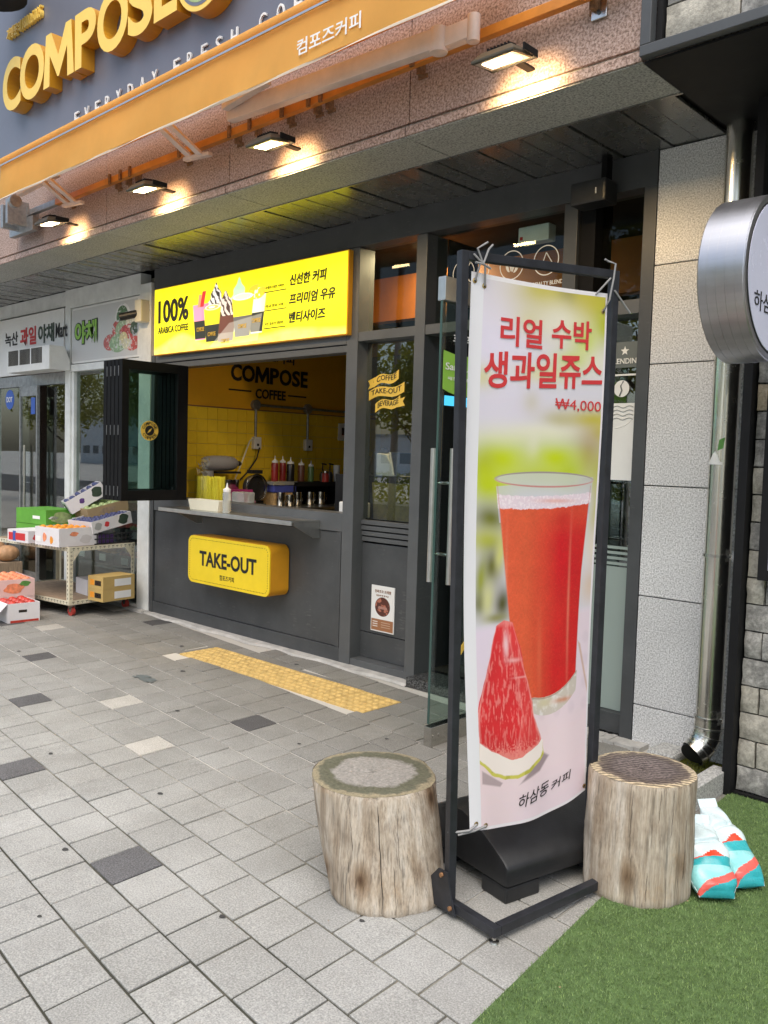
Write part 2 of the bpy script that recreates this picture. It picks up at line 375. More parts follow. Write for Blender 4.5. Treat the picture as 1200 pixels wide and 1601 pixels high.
# ------------------------------------------------------------------ geometry helpers
WM = {}
def wmat(o): return WM.get(o.name, Matrix.Identity(4))
class MB:
    def __init__(s): s.v = []; s.f = []; s.m = []; s.uv = {}
    def add(s, vs, fs, mi=0):
        n = len(s.v); s.v += [tuple(v) for v in vs]; s.f += [tuple(i+n for i in f) for f in fs]; s.m += [mi]*len(fs); return s
    def box(s, x0, x1, y0, y1, z0, z1, mi=0):
        return s.add([(x, y, z) for z in (z0, z1) for y in (y0, y1) for x in (x0, x1)],
                     [(0, 2, 3, 1), (4, 5, 7, 6), (0, 1, 5, 4), (2, 6, 7, 3), (0, 4, 6, 2), (1, 3, 7, 5)], mi)
    def obb(s, o, a, b, c, mi=0):
        o, a, b, c = map(Vector, (o, a, b, c))
        vs = [o + a*i + b*j + c*k for k in (0, 1) for j in (0, 1) for i in (0, 1)]
        fs = [(0, 2, 3, 1), (4, 5, 7, 6), (0, 1, 5, 4), (2, 6, 7, 3), (0, 4, 6, 2), (1, 3, 7, 5)]
        if a.cross(b).dot(c) < 0: fs = [tuple(reversed(f)) for f in fs]
        return s.add(vs, fs, mi)
    def tube(s, pts, r, n=10, mi=0, cap=True):
        pts = [Vector(p) for p in pts]; rs = r if isinstance(r, (list, tuple)) else [r]*len(pts)
        rings = []; ref = Vector((0, 0, 1))
        for i, p in enumerate(pts):
            t = (pts[min(i+1, len(pts)-1)] - pts[max(i-1, 0)]).normalized()
            if abs(t.dot(ref)) > .95: ref = Vector((1, 0, 0)) if abs(t.x) < .9 else Vector((0, 1, 0))
            a = t.cross(ref).normalized(); b = t.cross(a).normalized()
            rings.append([p + (a*math.cos(2*PI*k/n) + b*math.sin(2*PI*k/n))*rs[i] for k in range(n)])
        vs = [v for rg in rings for v in rg]; fs = []
        for i in range(len(pts)-1):
            for k in range(n): fs.append((i*n+k, (i+1)*n+k, (i+1)*n+(k+1) % n, i*n+(k+1) % n))
        if cap: fs += [tuple(range(n)), tuple(reversed(range((len(pts)-1)*n, len(pts)*n)))]
        return s.add(vs, fs, mi)
    def lathe(s, c, prof, n=20, mi=0, axis='z'):
        """prof: list of (radius, height)"""
        vs = []; fs = []
        for r, h in prof:
            for k in range(n):
                a = 2*PI*k/n; p = (r*math.cos(a), r*math.sin(a), h)
                if axis == 'x': p = (p[2], p[0], p[1])
                if axis == 'y': p = (p[0], p[2], p[1])
                vs.append((c[0]+p[0], c[1]+p[1], c[2]+p[2]))
        for i in range(len(prof)-1):
            for k in range(n): fs.append((i*n+k, i*n+(k+1) % n, (i+1)*n+(k+1) % n, (i+1)*n+k))
        fs += [tuple(reversed(range(n))), tuple(range((len(prof)-1)*n, len(prof)*n))]
        return s.add(vs, fs, mi)
    def ball(s, c, r, n=10, m=7, mi=0, sc=(1, 1, 1)):
        return s.lathe(c, [(max(.001, r*math.sin(PI*i/m))*1.0, -r*math.cos(PI*i/m)*sc[2]) for i in range(m+1)], n, mi)
    def prism(s, poly, o, a, b, n, mi=0):
        """2-D polygon in axes a,b from origin o, thickness vector n"""
        o, a, b, n = map(Vector, (o, a, b, n)); k = len(poly)
        vs = [o+a*p[0]+b*p[1] for p in poly] + [o+a*p[0]+b*p[1]+n for p in poly]
        fs = [tuple(reversed(range(k))), tuple(range(k, 2*k))] + [(i, (i+1) % k, k+(i+1) % k, k+i) for i in range(k)]
        return s.add(vs, fs, mi)
def link(o, parent=None):
    COL.objects.link(o)
    if parent is not None: o.parent = parent; WM[o.name] = wmat(parent)
    return o
def mesh_of(name, mb, mats, inv=None, smooth=False, bevel=0.):
    me = bpy.data.meshes.new(name)
    vs = mb.v if inv is None else [tuple(inv @ Vector(v)) for v in mb.v]
    me.from_pydata(vs, [], mb.f)
    for mm in (mats if isinstance(mats, (list, tuple)) else [mats]): me.materials.append(MATS[mm])
    if any(mb.m): me.polygons.foreach_set('material_index', mb.m)
    me.update()
    if bevel:
        import bmesh
        bm = bmesh.new(); bm.from_mesh(me)
        ed = [e for e in bm.edges if len(e.link_faces) == 2 and e.calc_face_angle(0) > .6]
        bmesh.ops.bevel(bm, geom=ed, offset=bevel, segments=2, profile=.6, affect='EDGES', clamp_overlap=True)
        bm.to_mesh(me); bm.free()
    if smooth:
        me.polygons.foreach_set('use_smooth', [True]*len(me.polygons))
        try: me.set_sharp_from_angle(angle=math.radians(40))
        except Exception: pass
    return me
def tag(o, label=None, cat=None, group=None, kind=None):
    if label: o['label'] = label
    if cat: o['category'] = cat
    if group: o['group'] = group
    if kind: o['kind'] = kind
    return o
def obj(name, mb, mats, parent=None, local=False, smooth=False, bevel=0., label=None):
    inv = None
    if parent is not None and not local: inv = wmat(parent).inverted()
    o = bpy.data.objects.new(name, mesh_of(name, mb, mats, inv, smooth, bevel)); link(o, parent)
    if label: o['label'] = label
    return o
def thing(name, label, cat, loc=(0, 0, 0), rotz=0., group=None, kind=None, rot=None):
    o = bpy.data.objects.new(name, None); COL.objects.link(o); o.empty_display_size = .1
    o.location = loc; o.rotation_euler = rot or (0, 0, rotz)
    from mathutils import Euler
    WM[o.name] = Matrix.LocRotScale(Vector(loc), Euler(rot or (0, 0, rotz)), None)
    return tag(o, label, cat, group, kind)
def dup(root, loc, rotz=None, label=None):
    r = root.copy(); COL.objects.link(r); r.location = loc
    if rotz is not None: r.rotation_euler = (0, 0, rotz)
    if label: r['label'] = label
    for ch in list(root.children):
        c = ch.copy(); COL.objects.link(c); c.parent = r
        for g in list(ch.children):
            d = g.copy(); COL.objects.link(d); d.parent = c
    return r
def setting(name, mb, mats, **kw):
    return tag(obj(name, mb, mats, **kw), kind='structure')
def box1(name, b6, mats, parent=None, bevel=0., **kw):
    return obj(name, MB().box(*b6), mats, parent, bevel=bevel, **kw)

# text: blender's built-in font with its fallbacks, turned into meshes
def text_data(body, bold=0., spacing=1., res=3):
    cu = bpy.data.curves.new('lettering', 'FONT'); cu.body = body; cu.size = 1.; cu.offset = bold
    cu.extrude = .5; cu.resolution_u = res; cu.space_character = spacing; cu.fill_mode = 'BOTH'
    to = bpy.data.objects.new('lettering', cu); COL.objects.link(to)
    dg = bpy.context.evaluated_depsgraph_get(); dg.update()
    me = to.evaluated_get(dg).to_mesh()
    vs = np.array([v.co[:] for v in me.vertices]); fs = [tuple(p.vertices) for p in me.polygons]
    to.evaluated_get(dg).to_mesh_clear()
    bpy.data.objects.remove(to); bpy.data.curves.remove(cu)
    if len(vs) == 0: return np.zeros((0, 3)), []
    mn, mx = vs.min(0), vs.max(0)
    vs = (vs - mn) / np.maximum(mx - mn, 1e-6)
    return vs, fs
def text_mb(mb, body, o, xd, ud, w, h, depth=.002, bold=.0, n=None, spacing=1., shear=0., fn=None, mi=0, res=3):
    vs, fs = text_data(body, bold, spacing, res)
    if not len(fs): return mb
    o, xd, ud = map(Vector, (o, xd, ud)); n = Vector(n) if n is not None else xd.cross(ud)
    if fn: pts = [fn(o[0] + (v[0]+shear*v[1])*w, o[1] + v[1]*h, v[2]*depth) for v in vs]
    else: pts = [o + xd*((v[0]+shear*v[1])*w) + ud*(v[1]*h) + n*(v[2]*depth) for v in vs]
    return mb.add(pts, fs, mi)
def text(name, body, mats, parent, o, w, h, xd=(1, 0, 0), ud=(0, 0, 1), depth=.002, bold=0., spacing=1., shear=0., res=3, label=None):
    n = Vector(xd).cross(Vector(ud))
    return obj(name, text_mb(MB(), body, o, xd, ud, w, h, depth, bold, n, spacing, shear, res=res), mats, parent, label=label)

# painted prints: small pictures computed here, used only for flat print on signs, banners and cartons
class Print:
    def __init__(s, w, h, col): s.w, s.h = w, h; s.a = np.ones((h, w, 3))*np.array(col); s.Y, s.X = np.mgrid[0:h, 0:w]; s.Y = (s.Y+.5)/h; s.X = (s.X+.5)/w; s.asp = w/h; s.NX, s.NY = s.X, s.Y
    def put(s, mask, col): mask = np.clip(mask, 0, 1)[..., None]; s.a = s.a*(1-mask) + (col if isinstance(col, np.ndarray) and col.ndim == 3 else np.array(col))*mask
    def poly(s, pts, soft=1.):
        e = None; k = len(pts)
        inside = np.full(s.X.shape, 1e9)
        ar = sum(pts[i][0]*pts[(i+1) % k][1] - pts[(i+1) % k][0]*pts[i][1] for i in range(k))
        for i in range(k):
            (x0, y0), (x1, y1) = pts[i], pts[(i+1) % k]
            if ar < 0: (x0, y0), (x1, y1) = (x1, y1), (x0, y0)
            dx, dy = (x1-x0)*s.w, (y1-y0)*s.h; L = math.hypot(dx, dy) or 1
            d = (dx*(s.Y-y0)*s.h - dy*(s.X-x0)*s.w)/L
            inside = np.minimum(inside, d)
        return np.clip(inside/soft+.5, 0, 1)
    def ell(s, cx, cyy, rx, ry, soft=1.):
        d = np.sqrt(((s.X-cx)/rx)**2 + ((s.Y-cyy)/ry)**2)
        return np.clip((1-d)*min(rx*s.w, ry*s.h)/soft+.5, 0, 1)
    def gau(s, cx, cyy, rx, ry): return np.exp(-((s.X-cx)/rx)**2 - ((s.Y-cyy)/ry)**2)
    def noise(s, cells, seed=0):
        r = np.random.default_rng(seed); out = 0; amp = 1
        for o in range(4):
            gx, gy = int(cells*2**o*s.asp)+2, int(cells*2**o)+2
            g = r.random((gy+1, gx+1)); X = s.NX*(gx-1); Y = s.NY*(gy-1); xi = X.astype(int); yi = Y.astype(int); fx = X-xi; fy = Y-yi
            fx = fx*fx*(3-2*fx); fy = fy*fy*(3-2*fy)
            out = out + amp*((g[yi, xi]*(1-fx)+g[yi, xi+1]*fx)*(1-fy)+(g[yi+1, xi]*(1-fx)+g[yi+1, xi+1]*fx)*fy); amp *= .5
        return out/1.875
    def image(s, name):
        im = bpy.data.images.new(name, s.w, s.h); a = np.ones((s.h, s.w, 4), np.float32); q_ = np.clip(s.a, 0, 1); a[..., :3] = np.where(q_ < .0031308, q_*12.92, 1.055*np.power(np.maximum(q_, 1e-6), 1/2.4)-.055)
        im.pixels.foreach_set(a.ravel()); im.update(); im.pack(); return im
def uvquad(name, P, U, V, mat_, parent, nrm=None):
    """one flat print: origin P, edge vectors U,V"""
    P, U, V = map(Vector, (P, U, V)); mb = MB().add([P, P+U, P+U+V, P+V], [(0, 1, 2, 3)])
    o = obj(name, mb, mat_, parent); uv = o.data.uv_layers.new(name='UVMap')
    for i, c in enumerate([(0, 0), (1, 0), (1, 1), (0, 1)]): uv.data[i].uv = c
    return o

# ------------------------------------------------------------------ ground, road, pavement
ASP = MB().add([(-300, -300, -.16), (300, -300, -.16), (300, 300, -.16), (-300, 300, -.16)], [(0, 1, 2, 3)])
setting('ground', ASP, 'concrete')
setting('road', MB().add([(-200, -13, -.145), (200, -13, -.145), (200, -5.2, -.145), (-200, -5.2, -.145)], [(0, 1, 2, 3)]), 'asphalt')
kb = thing('kerb', None, None, kind='structure')
kbm = mesh_of('kerb_stone', MB().box(0, .985, -.075, .075, -.16, .004), 'granite_kerb', bevel=.008)
for i in range(-16, 8):
    o = bpy.data.objects.new('kerb_stone', kbm); o.location = (i, -5.1, 0); link(o, kb)
lines = MB()
for i in range(-12, 12): lines.box(i*5, i*5+2.6, -9.2, -9.06, -.142, -.141)
setting('road_marking', lines, 'white_paint')
# cast concrete bed under everything built here, with the joint sand on top
setting('paving_bed', MB().box(-16, 6, -5.02, 12, -.16, -.0065), 'joint_sand')

pav = thing('pavement', None, None, kind='structure')
PX, PY = .1975, .2115
J0 = 1.241
row_off = {0: -2.455, 1: -2.425, 2: -2.343, 3: -2.458, 4: -3.85+1.38, 5: -4.63+2.17, 6: -2.38, -1: -2.35, -2: -2.44}
def pt(u, v):   # skewed laying grid, as the rows really run
    return (u - .04*(v-J0), v - .1*(u+2.45))
def turf_x(y): return -1.307 - .112*(y-1.788)
def mk_tile(mats_):
    g = .0042; mb = MB()
    e = .004
    def q(a, b): return (a - .04*b, b - .1*a)
    c0 = [q(x, y) for x, y in ((g, g), (PX-g, g), (PX-g, PY-g), (g, PY-g))]
    c1 = [q(x, y) for x, y in ((g+e, g+e), (PX-g-e, g+e), (PX-g-e, PY-g-e), (g+e, PY-g-e))]
    vs = [(x, y, -.02) for x, y in c0] + [(x, y, -.003) for x, y in c0] + [(x, y, 0) for x, y in c1]
    fs = [(i, (i+1) % 4, 4+(i+1) % 4, 4+i) for i in range(4)] + [(4+i, 4+(i+1) % 4, 8+(i+1) % 4, 8+i) for i in range(4)] + [(8, 9, 10, 11)]
    mb.add(vs, fs); return mb
tile_me = {k: mesh_of('paver', mk_tile(k), k) for k in ('paver_grey', 'paver_dark', 'paver_light', 'paver_warm')}
dark_t = [(-3.876, 1.686), (-2.717, 1.569), (-5.988, 2.751), (-5.036, 2.217), (-3.825, 3.044), (-6.462, 4.015), (-7.325, 3.096)]
light_t = [(-6.827, 3.328), (-3.771, 2.304), (-4.502, 2.61)]
dark_px = []
def proj_px(x, y, z=0):
    d = Vector((x, y, z-1.5)); zc = d.dot(fw)
    if zc < .1: return None
    return (600+1342*d.dot(r2)/zc, 800.5-1342*d.dot(u2)/zc, zc)
tiles = []
TX0, TX1, TY0, TY1 = -5.48, -3.41, 3.53, 3.90
for r in range(-30, 16):
    off = row_off.get(r, -2.45 + random.choice([0, .05, .1, .09, .03]))
    v = J0 + r*PY
    for c in range(-70, 42):
        u = off + c*PX
        cx_, cy_ = pt(u+PX/2, v+PY/2)
        if cx_ > turf_x(cy_)+.12 and cy_ > -.8 : continue
        if cy_ > 4.14 or cy_ < -4.9 or cx_ < -14.5 or cx_ > 5: continue
        if TX0 < cx_ < TX1-.02 and TY0 < cy_ < TY1-.04: continue
        k = 'paver_grey'
        if False: pass
        if any(abs(cx_-a) < PX/2 and abs(cy_-b) < PY/2 for a, b in dark_t): k = 'paver_dark'
        elif any(abs(cx_-a) < PX/2 and abs(cy_-b) < PY/2 for a, b in light_t): k = 'paver_light'
        elif False: k = 'paver_warm'
        elif random.random() < .012 and not(-7 < cx_ < -1 and .8 < cy_ < 4.2): k = random.choice(['paver_dark', 'paver_light'])
        p = proj_px(cx_, cy_); vis = p is not None and -40 < p[0] < 1240 and p[1] < 1660
        x0, y0 = pt(u, v)
        tiles.append((0 if vis else 1, p[2] if p else 99, x0, y0, k))
tiles.sort()
rest = {}
for i, (nv, d, x0, y0, k) in enumerate(tiles):
    dz = random.uniform(-.0014, .0014)
    if i < 296 and not nv:
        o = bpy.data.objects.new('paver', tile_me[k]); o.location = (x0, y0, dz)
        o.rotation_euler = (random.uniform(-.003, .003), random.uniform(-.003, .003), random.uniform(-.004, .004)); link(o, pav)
    else: rest.setdefault(k, []).append((x0, y0, dz))
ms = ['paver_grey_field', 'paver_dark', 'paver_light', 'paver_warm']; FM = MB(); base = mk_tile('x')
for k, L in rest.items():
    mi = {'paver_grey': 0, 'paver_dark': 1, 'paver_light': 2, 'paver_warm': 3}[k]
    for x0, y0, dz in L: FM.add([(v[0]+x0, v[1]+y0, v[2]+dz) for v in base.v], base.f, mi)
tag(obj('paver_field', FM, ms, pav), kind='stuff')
# cement haunch along the shop fronts
hm = MB(); n_ = 60
vs = []
for i in range(n_+1):
    x = -8.9 + i*(5.2/n_); f = 4.165 + .018*math.sin(i*.9)+random.uniform(-.008, .008) + (.03 if i < 22 else 0)
    vs += [(x, f, -.004), (x, f+.02, .012+random.uniform(-.003, .003)), (x, 4.262, .016)]
for i in range(n_):
    for j in (0, 1): a = i*3+j; hm.add([], []); hm.f.append((a, a+3, a+4, a+1)); hm.m.append(0)
hm.v = vs
setting('cement_edge', hm, 'concrete')
hm2 = MB()
for k in range(24):
    a = -2.75 + k*.03; hm2.box(a, a+.031, 4.14+random.uniform(-.01, .01), 4.25, -.006, .02+random.uniform(-.004, .004))
setting('cement_sill', hm2, 'concrete')

tac = thing('tactile_paving', None, None, kind='structure')
tb = MB().box(0, .3205, 0, .336, -.02, .003)
for i in range(6):
    for j in range(6):
        tb.lathe((.0267+i*.0534, .028+j*.056, .003), [(.019, 0), (.016, .004), (.011, .006)], 10)
tme = mesh_of('tactile_block', tb, 'tactile_yellow', smooth=True)
for i in range(6):
    o = bpy.data.objects.new('tactile_block', tme); o.location = (-5.40+i*.3235, 3.550-i*.0035, random.uniform(0, .002)); link(o, tac)
fl = MB().box(-5.47, -5.405, 3.56, 3.89, -.02, -.001)
for x in np.arange(-5.46, -3.4, .2): fl.box(x, x+.196, 3.893, 3.93, -.02, -.0005)
setting('paving_infill', fl, 'paver_grey')

# artificial turf: carpet sheet with a pile of blades
tp = [(turf_x(y), y) for y in (-3.0, 0.5, 1.788, 2.607)] + [(-1.452, 3.50), (-1.47, 3.955)]
ts = MB(); k = len(tp); ts.add([(x, y, .007) for x, y in tp] + [(2.5, tp[-1][1], .007), (2.5, -3.0, .007)], [tuple(range(k+2))[::-1]])
for i in range(k-1): (xa, ya), (xb, yb) = tp[i], tp[i+1]; ts.add([(xa, ya, -.01), (xb, yb, -.01), (xb, yb, .007), (xa, ya, .007)], [(0, 1, 2, 3)])
setting('artificial_turf', ts, 'turf_base')
nb = 230000
bx = rng.uniform(-1.52, .25, nb); by = 1.05 + (3.95-1.05)*rng.random(nb)
tx = np.interp(by, [p[1] for p in tp], [p[0] for p in tp]) + rng.normal(0, .004, nb)
keep = bx > tx; bx, by = bx[keep], by[keep]; n = len(bx)
ang = rng.uniform(0, 2*PI, n); hgt = rng.uniform(.005, .011, n); wd = rng.uniform(.0009, .0017, n); ln_ = rng.uniform(.002, .008, n); la = rng.uniform(0, 2*PI, n)
V = np.zeros((n, 3, 3)); V[:, 0] = np.c_[bx-wd*np.cos(ang), by-wd*np.sin(ang), np.full(n, .006)]; V[:, 1] = np.c_[bx+wd*np.cos(ang), by+wd*np.sin(ang), np.full(n, .006)]
V[:, 2] = np.c_[bx+ln_*np.cos(la), by+ln_*np.sin(la), .006+hgt]
gm = bpy.data.meshes.new('grass'); gm.vertices.add(n*3); gm.vertices.foreach_set('co', V.ravel()); gm.loops.add(n*3); gm.loops.foreach_set('vertex_index', np.arange(n*3, dtype=np.int32))
gm.polygons.add(n); gm.polygons.foreach_set('loop_start', np.arange(0, n*3, 3, dtype=np.int32)); gm.polygons.foreach_set('loop_total', np.full(n, 3, dtype=np.int32)); gm.update(); gm.validate()
gm.materials.append(MATS['turf_blades']); go = bpy.data.objects.new('turf_pile', gm); COL.objects.link(go); tag(go, 'short green blades of the artificial turf', 'artificial grass', kind='stuff')

# ------------------------------------------------------------------ building mass: fascia, soffit, column
fas = thing('fascia_wall', None, None, kind='structure')
xs_ = [-13.9, -12.35, -10.78, -9.21, -7.66, -6.11, -4.565, -3.04, -1.745]
for i in range(8):
    a, b_ = xs_[i]+.003, xs_[i+1]-.003
    box1('granite_slab', (a, b_, 3.318, 3.36, 3.205, 3.74), 'granite_fascia', fas, bevel=.003)
    box1('granite_slab', (a, b_, 3.29, 3.36, 3.1335, 3.178), 'granite_fascia', fas, bevel=.003)
    box1('granite_slab', (a, b_, 3.3, 3.655, 3.128, 3.134), 'granite_soffit', fas)
box1('groove_back', (-13.9, -1.745, 3.335, 3.40, 3.13, 3.74), 'granite_soffit', fas)
setting('upper_wall', MB().box(-14, 3, 3.402, 10, 3.174, 8.5), 'granite_fascia')
setting('upper_wall', MB().box(-46, -14.01, 3.402, 10, -.1, 8.5), 'granite_fascia')  # unseen flank, added to spread the building's shade sideways
setting('upper_wall', MB().box(3.01, 24, 3.402, 10, -.1, 8.5), 'granite_fascia')  # matching unseen flank on the other end, added for its shade
setting('upper_wall', MB().box(-14, 3, 3.372, 3.401, 4.95, 8.5), 'granite_fascia')
sof = thing('soffit', None, None, kind='structure')
# slats of the soffit: 13.6 cm wide with an open joint
slat_edges = [-1.79, -1.98]
x = -1.79
sm_ = mesh_of('soffit_slat', MB().box(-.1295, 0, 3.672, 4.262, 3.133, 3.15), 'soffit_metal', bevel=.003)
cnt = 0
while x > -13.9:
    o = bpy.data.objects.new('soffit_slat', sm_); o.location = (x, 0, 0); o.rotation_euler = (random.uniform(-.0012, .0012), random.uniform(-.004, .004), 0); link(o, sof)
    x -= .138; cnt += 1
box1('soffit_trim', (-13.9, -1.70, 3.653, 3.668, 3.122, 3.16), 'soffit_metal', sof)
box1('soffit_back', (-13.9, -1.60, 3.66, 4.60, 3.152, 3.172), 'black_paint', sof)
col = thing('granite_column', 'speckled grey granite pillar between the glass shop front and the steel drainpipe', 'pillar', (-1.79, 4.25, 0))
zj = [-.02, .216, .809, 1.389, 2.032, 2.538, 3.12]
zj = [-.02, .216, .805, 1.392, 2.028, 2.538, 3.128]
for i in range(6):
    box1('granite_slab', (-2.128, -1.786, 4.25, 4.62, zj[i]+.003, zj[i+1]-.003), 'granite_light', col, bevel=.003)
    box1('granite_slab', (-1.780, -1.40, 4.27, 4.62, zj[i]+.003, zj[i+1]-.003), 'granite_light', col, bevel=.003)
box1('mortar_core', (-2.12, -1.42, 4.285, 4.60, 0, 3.12), 'granite_kerb', col)

# ------------------------------------------------------------------ coffee shop front
cs = thing('coffee_shop_front', 'dark grey framed coffee shop front with serving hatch, windows and doorway', 'shop front', (-4.4, 4.25, 0))
DG = 'dark_grey_paint'; MG = 'mid_grey_paint'
box1('skirting', (-6.955, -4.43, 4.252, 4.40, .012, .117), DG, cs, bevel=.003)
box1('counter_panel', (-6.915, -4.475, 4.264, 4.36, .121, .952), DG, cs, bevel=.002)
box1('corner_stile', (-6.975, -6.922, 4.245, 4.40, .0, 2.36), DG, cs, bevel=.003)
box1('counter_rail', (-6.92, -4.43, 4.252, 4.42, .957, 1.088), MG, cs, bevel=.003)
box1('panel_stile', (-4.470, -4.436, 4.252, 4.36, .12, .955), DG, cs, bevel=.002)
box1('hatch_head', (-6.92, -4.43, 4.250, 4.40, 2.29, 2.353), MG, cs, bevel=.003)
box1('hatch_track', (-6.92, -4.43, 4.262, 4.38, 2.236, 2.284), MG, cs, bevel=.003)
box1('hatch_blind_panel', (-6.92, -6.68, 4.27, 4.36, 1.09, 2.235), 'black_box', cs)
box1('mullion', (-4.428, -4.318, 4.25, 4.40, .012, 2.95), MG, cs, bevel=.003)
box1('mullion', (-3.79, -3.702, 4.25, 4.46, .012, 2.95), MG, cs, bevel=.003)
box1('mullion', (-2.685, -2.60, 4.25, 4.46, .08, 2.95), DG, cs, bevel=.003)
box1('mullion', (-2.596, -2.50, 4.275, 4.46, .08, 2.95), 'black_paint', cs)
box1('mullion', (-2.205, -2.133, 4.25, 4.42, .0, 3.05), DG, cs, bevel=.003)
box1('header', (-6.955, -4.43, 4.252, 4.40, 2.94, 3.13), DG, cs, bevel=.002)
box1('header', (-4.428, -2.133, 4.246, 4.40, 2.953, 3.13), DG, cs, bevel=.002)
box1('transom', (-4.316, -3.792, 4.254, 4.40, 2.303, 2.366), MG, cs, bevel=.002)
box1('transom', (-3.70, -2.687, 4.254, 4.40, 2.303, 2.366), MG, cs, bevel=.002)
box1('transom', (-2.498, -2.207, 4.254, 4.40, 2.303, 2.378), MG, cs, bevel=.002)
for a, b_ in ((-4.316, -3.792), (-3.70, -2.687), (-2.498, -2.207)):
    box1('transom_glass', (a, b_, 4.352, 4.358, 2.368, 2.952), 'transom_glass', cs)
box1('window_glass', (-4.316, -3.792, 4.352, 4.358, 1.062, 2.302), 'window_glass', cs)
box1('window_glass', (-2.498, -2.207, 4.352, 4.358, .125, 2.302), 'window_glass', cs)
for k in range(4): box1('louvre_slat', (-4.316, -3.792, 4.33+.004*k, 4.40, 1.022-k*.040, 1.052-k*.040), MG, cs, bevel=.002)
box1('louvre_back', (-4.316, -3.792, 4.375, 4.41, .87, 1.06), 'black_paint', cs)
box1('lower_panel', (-4.316, -3.792, 4.352, 4.41, .252, .888), DG, cs, bevel=.002)
box1('lower_panel', (-4.316, -3.792, 4.356, 4.41, .065, .246), DG, cs, bevel=.002)
box1('sill', (-4.318, -3.79, 4.256, 4.41, .010, .062), MG, cs, bevel=.004)
box1('door_bottom_rail', (-2.498, -2.207, 4.30, 4.38, .012, .122), DG, cs, bevel=.003)
box1('threshold', (-3.70, -2.60, 4.17, 4.46, .0, .062), 'granite_black', cs, bevel=.004)
box1('reveal', (-3.700, -3.694, 4.46, 4.78, .08, 2.95), 'black_paint', cs)
# frosted film with its stripes
box1('frosted_film', (-2.497, -2.208, 4.346, 4.351, .125, .93), 'frosted', cs)
for k in range(4): box1('film_stripe', (-2.497, -2.208, 4.346, 4.351, .94+k*.030, .955+k*.030), 'frosted', cs)
# window decals
dk = MB(); text_mb(dk, 'BLENDING', (-2.41, 4.344, 2.05), (1, 0, 0), (0, 0, 1), .185, .030, .0015, .012, (0, -1, 0)); obj('window_lettering', dk, 'sticker_white', cs)
box1('decal_board', (-2.43, -2.215, 4.347, 4.351, 2.03, 2.17), 'grey_sticker', cs)
st = MB()
def star(mb, cx, cz, r, y):
    mb.prism([((r if k % 2 == 0 else r*.42)*math.sin(k*PI/5), (r if k % 2 == 0 else r*.42)*math.cos(k*PI/5)) for k in range(10)], (cx, y, cz), (1, 0, 0), (0, 0, 1), (0, -.0015, 0))
star(st, -2.325, 2.12, .026, 4.3455); star(st, -2.41, 2.12, .026, 4.3455); obj('window_star', st, 'sticker_white', cs)
jug = MB(); jug.box(-2.45, -2.23, 4.3455, 4.3475, 1.985, 1.995); jug.box(-2.24, -2.23, 4.3455, 4.3475, 1.83, 1.985)
for k in range(9):
    a0 = k*PI/18; a1 = (k+1)*PI/18
    jug.tube([(-2.36+.125*math.cos(a0), 4.346, 1.83-.13*math.sin(a0)), (-2.36+.125*math.cos(a1), 4.346, 1.83-.13*math.sin(a1))], .005, 6)
obj('window_jug_line', jug, 'sticker_white', cs)
be = MB(); be.lathe((-2.335, 4.346, 1.915), [(.046, -.001), (.046, .001)], 24, axis='y'); obj('window_bean', be, 'sticker_white', cs)
be2 = MB().tube([(-2.325, 4.343, 1.955), (-2.340, 4.343, 1.93), (-2.332, 4.343, 1.905), (-2.345, 4.343, 1.875)], .004, 6); obj('window_bean_seam', be2, 'grey_sticker', cs)
wv = MB()
for j in range(4):
    wv.tube([(-2.45+i*.012, 4.3415, 1.815-j*.022+.006*math.sin(i*1.0)) for i in range(17)], .0022, 5)
obj('window_wave', wv, 'grey_line', cs)
box1('paper_sheet', (-2.44, -2.23, 4.3435, 4.346, 1.412, 1.835), 'sticker_white', cs)
# round emblems on the transom glass
for cx_, cz, kindi, word in ((-3.475, 2.682, 'jar', 'FRESH ROASTED'), (-3.105, 2.685, 'bean', 'ROASTED BEAN'), (-2.86, 2.682, 'tri', 'SPECIALTY BLEND'), (-3.36, 2.685, 'none', '')):
    e = MB()
    R_ = .088
    for k in range(36):
        a0, a1 = 2*PI*k/36, 2*PI*(k+1)/36
        e.add([(cx_+r_*math.cos(a), 4.348, cz+r_*math.sin(a)) for r_, a in ((R_-.006, a0), (R_, a0), (R_, a1), (R_-.006, a1))], [(0, 1, 2, 3)])
    if kindi == 'jar':
        e.prism([(-.03, -.05), (.03, -.05), (.036, -.02), (.03, .005), (.012, .03), (-.012, .03), (-.03, .005), (-.036, -.02)], (cx_, 4.349, cz), (1, 0, 0), (0, 0, 1), (0, -.0015, 0))
        e.prism([(-.012, .032), (.012, .032), (.022, .05), (-.022, .05)], (cx_, 4.349, cz), (1, 0, 0), (0, 0, 1), (0, -.0015, 0))
    if kindi == 'bean':
        for dx, ro in ((-.02, .3), (.03, -.5)):
            for sgn in (-1, 1):
                e.prism([(dx+sgn*(.004+.019*math.sin(t)), .034*math.cos(t)) for t in np.linspace(0, PI, 9)][::sgn], (cx_, 4.349, cz), (math.cos(ro), 0, math.sin(ro)), (-math.sin(ro), 0, math.cos(ro)), (0, -.0015, 0))
    if kindi == 'tri':
        for a, c_ in (((-.045, -.035), (.05, -.03)), ((.05, -.03), (0, .045)), ((0, .045), (-.02, -.005))):
            e.tube([(cx_+a[0], 4.348, cz+a[1]), (cx_+c_[0], 4.348, cz+c_[1])], .003, 5)
    obj('window_emblem', e, 'sticker_white', cs)
    if word: text('window_lettering', word, 'sticker_white', cs, (cx_-.12, 4.349, cz-.145), .24, .024, depth=.0015, bold=.012)
